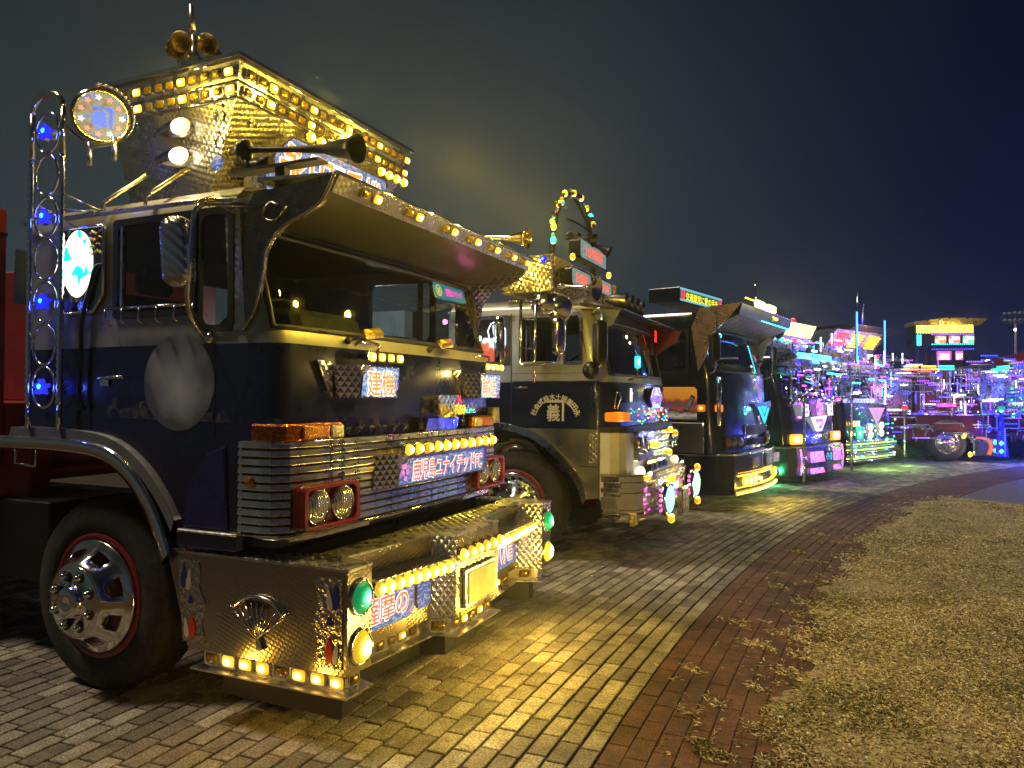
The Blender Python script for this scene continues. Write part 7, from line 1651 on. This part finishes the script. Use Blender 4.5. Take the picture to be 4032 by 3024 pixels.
def truck_five():
    T = thing('decorated_truck', 'black truck with pierced chevron grille badge, white round headlamps and orange roof lamp letters', 'truck', (-0.02, 18.65, 0), R(-25))
    W = 2.5
    rig(T, W, 0.70, 1.50, 1.62, 2.20, 2.50, mat('blackish_violet_paint', dirty((0.03, 0.02, 0.05), 0.15, 0.3, 3, 0.3, 0, 0.6)), brushed, f0=0.0, fbelt=-0.05, ftop=-0.20, bow=0.06)
    sk = MB(); sk.box(0.02, 0.10, 0.05, W - 0.05, 0.12, 0.68); sk.build('front_skirt', darkmetal, T)
    for k in range(8):
        t = MB(); z = 0.16 + 0.065 * k; t.tube([(0.05, 0.0, z), (0.16, 0.2, z), (0.20, W / 2, z), (0.16, W - 0.2, z), (0.05, W, z)], 0.018, 6)
        t.build('skirt_tube', em('lime_tube', (0.65, 1.0, 0.15), 1.6) if k in (1, 4, 6) else chrome, T)
    rs = random.Random(21)
    for c_, n in (('green', 26), ('cyan', 20), ('blue', 20), ('white', 16)):
        dots(T, [(0.16 + 0.03 * rs.random(), rs.uniform(0.1, W - 0.1), rs.uniform(0.2, 1.1)) for _ in range(n)], 0.022, LED[c_])
    for (y, z) in ((1.15, 0.92), (1.15, 0.74), (1.75, 0.95), (1.75, 0.77)): 
        g = MB(); g.lathe([(0.085, 0), (0.09, 0.03), (0.06, 0.05), (0.001, 0.055)], n=14); g.build('headlamp', LIT['white'], T, fr((0.08, y, z), FW))
    g = MB(); g.prism(rr(0.34, 0.30, 0.04), 'z', 0, 0.04); g.build('green_fog_lamp', LIT['green'], T, fr((0.08, 0.55, 0.80), FW)); glow_light(T, (0.4, 0.6, 0.8), 6, (0.3, 1.0, 0.4), 0.06)
    c = MB(); c.prism([(-0.42, 0.16), (0.42, 0.16), (0.0, -0.22)][::-1], 'z', 0, 0.03); O_ = c.build('chevron_badge', em('pale_pink_film', (0.75, 0.65, 1.0), 0.9), T, fr((0.06, 1.55, 1.22), FW))
    for k in range(9): s_ = MB(); x = -0.32 + 0.08 * k; d = 0.38 * (1 - abs(x) / 0.42); s_.box(x - 0.010, x + 0.010, 0.15 - d, 0.15, 0.03, 0.036); s_.build('badge_bar', em('rose_bar', (1.0, 0.12, 0.45), 1.0), O_)
    for k in range(3): g = MB(); g.prism(rr(0.10, 0.14, 0.02), 'z', 0, 0.03); g.build('amber_cluster_lamp', LIT['amber'], T, fr((0.08, 0.25 + 0.13 * k, 1.02), FW))
    # roof display with lamp letters, leaning out
    rb = MB(); rb.prism([(-0.7, 2.50), (-0.15, 3.22), (-1.5, 3.22), (-1.5, 2.50)], 'y', 0.0, W + 0.2); rb.build('roof_display', brushed, T)
    cp = MB(); cp.prism([(-0.10, 3.22), (0.10, 3.34), (-0.2, 3.36), (-1.5, 3.30), (-1.5, 3.22)], 'y', 0.5, W + 0.5); cp.build('roof_display_crest', darkmetal, T)
    for (y0, n, c_) in ((0.15, 4, 'red'), (0.95, 5, 'orange'), (1.85, 5, 'orange')):
        led_panel(T, (-0.40, y0, 2.84), (0, 0.58, 0), (0.22, 0, 0.30), n, 5, 0.036, LED[c_])
    glow_light(T, (0.1, 1.4, 3.0), 7, (1, 0.45, 0.1), 0.08)
    for (y, h) in ((0.4, 1.15), (1.9, 1.05)):
        m = MB(); m.cyl((0.10, y, 2.45), (0.10, y, 2.45 + h), 0.02); o = m.build('light_column', darkmetal, T)
        for k in range(3):
            d = dots(T, lerp_pts((0.12, y - 0.03 + 0.03 * k, 2.47), (0.12, y - 0.03 + 0.03 * k, 2.45 + h), 34), 0.018, LED['cyan' if k == 1 else 'blue'])
        glow_light(T, (0.28, y, 2.6 + h / 2), 5, (0.05, 0.2, 1.0), 0.1)
    an = MB(); an.cyl((0.0, 0.7, 2.5), (0.0, 0.7, 4.2), 0.012); an.build('antenna', chrome, T)
    for k, c_ in enumerate(('blue', 'violet')): dots(T, lerp_pts((0.0, 0.1, 2.45 - 0.06 * k), (0.0, W, 2.45 - 0.06 * k), 30), 0.018, LED[c_])
    corner_pole(T, 0.32, W + 0.05, 0.15, 1.3); g = MB(); g.ball((0.32, W + 0.05, 1.38), 0.07, 10); g.build('red_pole_lamp', LIT['red'], T); glow_light(T, (0.45, W + 0.05, 1.38), 4, (1, 0.05, 0.1), 0.05)
    glow_light(T, (0.7, 0.9, 1.7), 14, (0.25, 0.2, 1.0), 0.1)
    bling(T, -0.1, 0.12, 0.0, W + 0.1, 1.45, 2.75, 33, 60, ('blue', 'violet', 'white', 'pink', 'cyan')); bling(T, -0.9, -0.3, -0.05, 1.2, 2.5, 3.1, 34, 20, ('blue', 'white'))
    for y in (0.5, 1.9): glow_light(T, (0.7, y, 0.35), 22, (0.55, 1.0, 0.2))
truck_five()

def side_on_truck(T, W, paint, body_len, seed, roof=True):
    rig(T, W, 0.62, 1.55, 1.66, 2.15, 2.40, paint, paint, back=-1.7, f0=0.0, fbelt=-0.12, ftop=-0.42, rc=0.14, bow=0.05, wx=-0.95, wr=0.48, bed=False)
    rs = random.Random(seed)
    # chrome frames round the side windows and along the body
    for (x, w) in [(-0.66, 0.62), (-1.35, 0.5)] + [(-2.3 - 1.05 * k, 0.8) for k in range(int(body_len))]:
        for q in range(3):
            f = MB(); g_ = 0.05 * q; sh = 0.14
            P = [(x - w / 2 + g_, 1.30 + g_), (x + w / 2 - sh - g_, 1.30 + g_), (x + w / 2 - g_, 1.45), (x + w / 2 - g_, 2.05), (x + w / 2 - sh - g_, 2.25 - g_), (x - w / 2 + g_, 2.25 - g_)]
            f.tube([(a, -0.06 + 0.008 * q, b) for a, b in P], 0.016, 5, closed=True); f.build('window_frame_tube', chrome, T)
    b = MB(); b.box(-2.0 - 1.05 * body_len, -1.78, 0.0, W, 0.55, 2.30); b.build('cargo_body', mat('crimson_body', dirty((0.16, 0.015, 0.03), 0.2, 0.4, 3)), T, bevel=0.01)
    p = MB(); p.box(-2.0 - 1.05 * body_len, -1.78, -0.02, -0.002, 1.25, 2.28); p.build('steel_side', scale_big, T)
    e = MB(); e.tube([(-2.0 - 1.05 * body_len, -0.04, 1.22), (0.0, -0.04, 1.20)], 0.025, 6); e.tube([(-2.0 - 1.05 * body_len, -0.04, 2.34), (-0.3, -0.04, 2.36)], 0.03, 6); e.build('side_rail', chrome, T)
    v = MB(); v.prism([(-0.9, 2.40), (0.15, 2.50), (0.20, 2.38), (-0.4, 2.28)], 'y', -0.06, W + 0.06); v.build('sun_visor', brushed, T)
    for c_, n in (('blue', 60), ('violet', 40), ('white', 26), ('pink', 16)):
        dots(T, [(rs.uniform(-2.0 - 1.05 * body_len, -0.1), -0.07, rs.choice([1.22, 1.28, 2.28, 2.34, rs.uniform(1.2, 2.4)])) for _ in range(n)], 0.018, LED[c_])
    bm = MB(); bm.prism([(-0.35, -0.04), (0.2, -0.04), (0.28, 0.2), (0.30, W / 2), (0.28, W - 0.2), (0.2, W + 0.04), (-0.35, W + 0.04)], 'z', 0.16, 0.60); bm.build('bumper', chrome, T, bevel=0.02)
    fr_ = MB(); fr_.tube(arc_pts([(-0.3, -0.08, 0.62), (-0.05, -0.08, 0.60), (0.05, -0.08, 0.42), (0.0, -0.08, 0.2)], 4), 0.03, 6); fr_.build('red_bumper_scroll', em('orange_neon', (1.0, 0.18, 0.06), 1.0), T)
    for (x, z) in ((-0.6, 0.66), (-0.45, 0.20)): g = MB(); g.ball((x, -0.08, z), 0.06, 8); g.build('yellow_lamp', LIT['yellow'], T); glow_light(T, (x, -0.25, z), 4, (1, 0.8, 0.2), 0.05)
    for (x, z) in ((0.0, 0.85), (-0.2, 0.95)): g = MB(); g.ball((x, -0.06, z), 0.07, 8); g.build('blue_lamp', LIT['blue'], T)
    glow_light(T, (0.6, -0.9, 0.6), 110, (0.03, 0.04, 1.0), 0.08); glow_light(T, (-0.9, -0.7, 1.9), 15, (0.3, 0.35, 1.0), 0.1); glow_light(T, (-2.2, -0.8, 1.8), 17, (0.1, 0.12, 1.0), 0.1); glow_light(T, (-3.6, -0.8, 1.8), 15, (0.3, 0.35, 1.0), 0.1)  # lights added in front of the side, brighten chrome and ground
    bling(T, -1.9 - 1.05 * body_len, 0.1, -0.16, -0.08, 2.0, 2.75, seed + 60, 40, ('blue', 'violet', 'white')); bling(T, -1.9 - 1.05 * body_len, 0.1, -0.14, -0.08, 0.5, 1.2, seed + 70, 34, ('blue', 'violet'))
    # crystal tower on the bumper corner
    bling(T, -1.9 - 1.05 * body_len, -0.1, -0.10, -0.06, 1.2, 2.4, seed + 40, 70, ('blue', 'violet', 'white', 'blue', 'violet'))
    t = MB(); z = 0.15
    for k in range(10): t.prism([((0.16 - 0.013 * k) * math.cos(a) + 0.30, (0.16 - 0.013 * k) * math.sin(a) - 0.02) for a in [q * math.pi / 4 + k * 0.4 for q in range(8)]], 'z', z, z + 0.10); z += 0.11
    o = t.build('crystal_tower', mat('blue_crystal', lambda nt, b_: emis(nt, b_, (0.02, 0.02, 0.6), 0.8), **{'Base Color': (0.05, 0.05, 0.5), 'Metallic': 0.6, 'Roughness': 0.1}), T)
    g = MB(); g.lathe([(0.09, 0.08), (0.07, 0.02), (0.02, -0.06)], Matrix.Translation((0.30, -0.02, z + 0.08)), 10, cap0=True); g.build('tower_cup_lamp', LIT['green'], o)
    dots(T, [(0.30, -0.20, 0.2 + 0.05 * k) for k in range(14)], 0.024, LED['blue']); dots(T, [(0.22, -0.2, z_) for z_ in (0.3, 0.5)], 0.06, LED['cyan'])
def truck_six():
    T = thing('decorated_truck', 'orange red truck side-on with chrome window frames and tall yellow roof display', 'truck', (3.30, 22.1, 0), R(14))
    W = 2.4; side_on_truck(T, W, orange_p, 3.0, 1)
    for k, c_ in enumerate(('orange', 'orange', 'green')):
        for q in range(2):
            g = MB(); g.tube([(-2.0 + 0.42 * k, -0.09, 2.36 + 0.07 * q), (-1.66 + 0.42 * k, -0.09, 2.36 + 0.07 * q)], 0.026, 6); g.build('tube_lamp', LED[c_], T)
    tu = MB(); tu.box(-1.2, -0.75, 0, 0.01, 1.4, 1.48); tu.build('pink_tube', LED['pink'], T, Matrix.Translation((0, -0.02, 0)))
    # roof display facing the camera side
    s = MB(); s.box(-1.65, -0.25, 0.15, 0.75, 2.95, 3.50); s.box(-1.2, -0.5, 0.2, 0.6, 2.40, 2.98); s.box(-1.65, -1.55, 0.15, 0.25, 2.4, 2.95); D = s.build('roof_display', darkmetal, T)
    cp = MB(); cp.prism([(-1.7, 3.50), (-0.12, 3.50), (0.05, 3.66), (-0.9, 3.70), (-1.7, 3.60)], 'y', 0.10, 0.80); cp.build('roof_display_crest', scale_gold, D)
    led_panel(T, (-1.63, 0.13, 3.30), (1.36, 0, 0), (0, 0, 0.20), 20, 4, 0.034, LED['yellow'], back=False)
    for k, (a, b_) in enumerate((((1.0, 0.85, 0.6), (1.0, 0.25, 0.12)), ((1.0, 0.9, 0.9), (0.9, 0.2, 0.2)), ((0.8, 1.0, 0.85), (0.2, 0.8, 0.3)))):
        g = MB(); g.prism(rr(0.26, 0.19, 0.03), 'z', 0, 0.01)
        g.build('picture_lightbox', mat('picture_film', None) if False else mat('picture_film_%s' % 'abc'[k], (lambda a, b_: lambda nt, bb: emis(nt, bb, ramp(nt, N(nt, 'ShaderNodeTexNoise', {'Vector': objc(nt), 'Scale': 9.0}).outputs[0], [(0.48, a), (0.55, b_)]), 1.6))(a, b_)), T, fr((-1.05 + 0.33 * k, 0.13, 3.13), NS))
    for k, w in ((0, 0.34), (1, 0.18)):
        g = MB(); g.prism(rr(w, 0.23, 0.01), 'z', 0, 0.01); o = g.build('pink_lightbox', em('pink_lightbox_film', (1.0, 0.10, 0.55), 1.5), T, fr((-0.95 + 0.36 * k, 0.18, 2.72), NS)); lettering('男道' if k == 0 else '夢', w * 0.7, 0.14, Matrix.Translation((0, -0.02, 0.01)), LED['white'], o, off=0.03)
    for z, c_ in ((3.26, 'violet'), (3.01, 'cyan'), (2.88, 'blue')): dots(T, lerp_pts((-1.25, 0.12, z), (-0.28, 0.12, z), 20), 0.016, LED[c_])
    led_panel(T, (-1.62, 0.13, 2.98), (0.12, 0, 0), (0, 0, 0.28), 2, 6, 0.028, LED['cyan'], back=False); glow_light(T, (-1.4, -0.1, 2.7), 6, (0.05, 0.1, 1.0), 0.08); glow_light(T, (-0.8, -0.2, 3.4), 8, (1, 0.85, 0.2), 0.08)
    an = MB(); an.cyl((-3.0, 0.3, 2.35), (-2.85, 0.3, 4.1), 0.014); an.tube([(-3.1, 0.3, 3.2), (-2.72, 0.3, 3.2), (-2.90, 0.3, 3.6)], 0.008, 4, closed=True); an.build('antenna_mast', LED['violet'] if False else brushed, T)
    ms = dots(T, lerp_pts((-2.97, 0.28, 2.7), (-2.87, 0.28, 3.8), 24), 0.014, LED['blue'])
    for c_, z in (('red', 2.70), ('green', 2.58), ('white', 2.50), ('pink', 2.42)): g = MB(); g.ball((-2.55, 0.2, z), 0.055, 8); g.build('cluster_lamp', LED[c_], T)
truck_six()
def truck_seven():
    T = thing('decorated_truck', 'truck at the right edge bathed in green light behind a blue crystal tower', 'truck', (6.0, 23.6, 0), R(14))
    W = 2.4; side_on_truck(T, W, mat('deep_red_paint', dirty((0.20, 0.01, 0.02), 0.2, 0.35, 3, 0.3, 0, 0.5)), 1.0, 2)
    for k, c_ in enumerate(('green', 'blue', 'green', 'green')):
        g = MB(); g.tube([(-2.6 + 0.52 * k, -0.10, 2.40 + 0.04 * k), (-2.18 + 0.52 * k, -0.10, 2.43 + 0.04 * k)], 0.05, 7); g.build('tube_lamp', LED[c_], T)
    rs = random.Random(4); dots(T, [(rs.uniform(-2.2, 0.2), -0.07, rs.uniform(0.9, 2.3)) for _ in range(60)], 0.025, LED['green'])
    glow_light(T, (-0.8, -0.6, 1.6), 22, (0.05, 1.0, 0.35), 0.1); glow_light(T, (-0.2, -0.6, 0.5), 14, (0.03, 0.05, 1.0), 0.1)
truck_seven()

# ------------------------------------------------------------------ far things
def tent():
    T = thing('market_tent', 'red canopy tent dimly lit beyond the trucks at right', 'tent', (6.2, 33.6, 0), R(10))
    m = MB(); m.add([(-3, -2, 2.5), (3, -2, 2.5), (3, 2, 2.5), (-3, 2, 2.5), (0, 0, 3.4)], [(0, 1, 4), (1, 2, 4), (2, 3, 4), (3, 0, 4)]); m.build('canopy', red, T, solid=0.02)
    for x in (-2.9, 2.9):
        for y in (-1.9, 1.9): l = MB(); l.cyl((x, y, 0), (x, y, 2.5), 0.03); l.build('leg', brushed, T)
    glow_light(T, (0, 0, 2.2), 20, (0.9, 0.5, 0.5), 0.2)
tent()
def flood():
    T = thing('floodlight_mast', 'tall stadium floodlight mast with unlit lamp heads far right', 'floodlight', (12.6, 71.4, 0), R(-20))
    m = MB(); m.cyl((0, 0, 0), (0, 0, 7.7), 0.14, 0.08, 10); m.build('mast', mat('galvanised_steel', dirty((0.35, 0.35, 0.36), 0.5, 0.7, 3)), T)
    r = MB(); r.box(-0.8, 0.8, -0.03, 0.03, 7.7, 7.76); r.box(-0.8, 0.8, -0.03, 0.03, 8.25, 8.31); r.box(-0.04, 0.04, -0.03, 0.03, 7.6, 8.7); r.build('head_frame', mat('galvanised_steel'), T)
    for i in range(5):
        for z in (7.95, 8.5):
            h = MB(); h.lathe([(0.04, 0.08), (0.17, 0.0), (0.16, -0.05), (0.001, -0.04)], fr((-0.7 + 0.35 * i, -0.1, z), (0.2, -1, -0.5)), 12); h.build('floodlight_head', mat('galvanised_steel'), T)
    g = MB(); g.ball((0, -0.15, 7.2), 0.11, 8); g.build('warning_lamp', LED['white'], T)
flood()
def bloom_haze():  # thin volume added to give the lamps their bloom
    mb = MB(); mb.box(-90, 90, -12, 100, -1.5, 10.5)
    m = bpy.data.materials.new('bloom_haze'); m.use_nodes = True; nt = m.node_tree; nt.nodes.clear()
    o = N(nt, 'ShaderNodeOutputMaterial'); v = N(nt, 'ShaderNodeVolumePrincipled')
    v.inputs['Density'].default_value = 0.0028; v.inputs['Color'].default_value = (0.80, 0.88, 1.0, 1); v.inputs['Anisotropy'].default_value = 0.84
    nt.links.new(v.outputs[0], o.inputs['Volume'])
    mb.build('bloom_haze', m, kind='stuff')
def street_lamps():
    for i, (x, y, z) in enumerate(((7.9, 52.9, 3.8), (9.7, 53.7, 3.9), (12.0, 65.7, 4.2))):
        T = thing('street_lamp', ('white street lamp beside the roof display of the side-on truck', 'white street lamp under the floodlight mast', 'white street lamp at the right picture edge')[i], 'street lamp', (x, y, 0), group='street lamps beyond the yard')
        m = MB(); m.cyl((0, 0, 0), (0, 0, z), 0.06, 0.04, 8); m.build('pole', darkmetal, T)
        g = MB(); g.ball((0, 0, z + 0.1), 0.14, 10, 0.7); g.build('lamp_globe', LED['white'], T)
street_lamps()
def treeline():
    rs = np.random.RandomState(9); n = 26000
    ang = rs.uniform(R(-62), R(34), n); d = rs.uniform(74, 84, n)
    hmax = 3.6 + 1.4 * np.sin(ang * 23) + 1.6 * np.sin(ang * 57 + 1) + 1.0 * np.sin(ang * 131)
    z = rs.uniform(0, 1, n) ** 0.8 * hmax
    x = np.sin(ang) * d; y = np.cos(ang) * d
    c = np.stack([x, y, z], 1); v = np.empty((n, 3, 3)); ok = (np.abs(x) < 82); c = c[ok]; n = len(c); v = np.empty((n, 3, 3)) 
    for k in range(3): v[:, k] = c + rs.normal(0, 0.55, (n, 3))
    me = bpy.data.meshes.new('treeline'); me.vertices.add(3 * n); me.vertices.foreach_set('co', v.ravel()); me.loops.add(3 * n); me.loops.foreach_set('vertex_index', np.arange(3 * n)); me.polygons.add(n); me.polygons.foreach_set('loop_start', np.arange(n) * 3); me.update(calc_edges=True)
    me.materials.append(mat('night_foliage', dirty((0.05, 0.07, 0.03), 0.7, 0.9, 0.5)))
    o = bpy.data.objects.new('treeline', me); COL.objects.link(o); tag(o, 'dark distant treeline along the horizon behind the trucks', 'trees'); o['kind'] = 'stuff'
treeline()

bloom_haze()
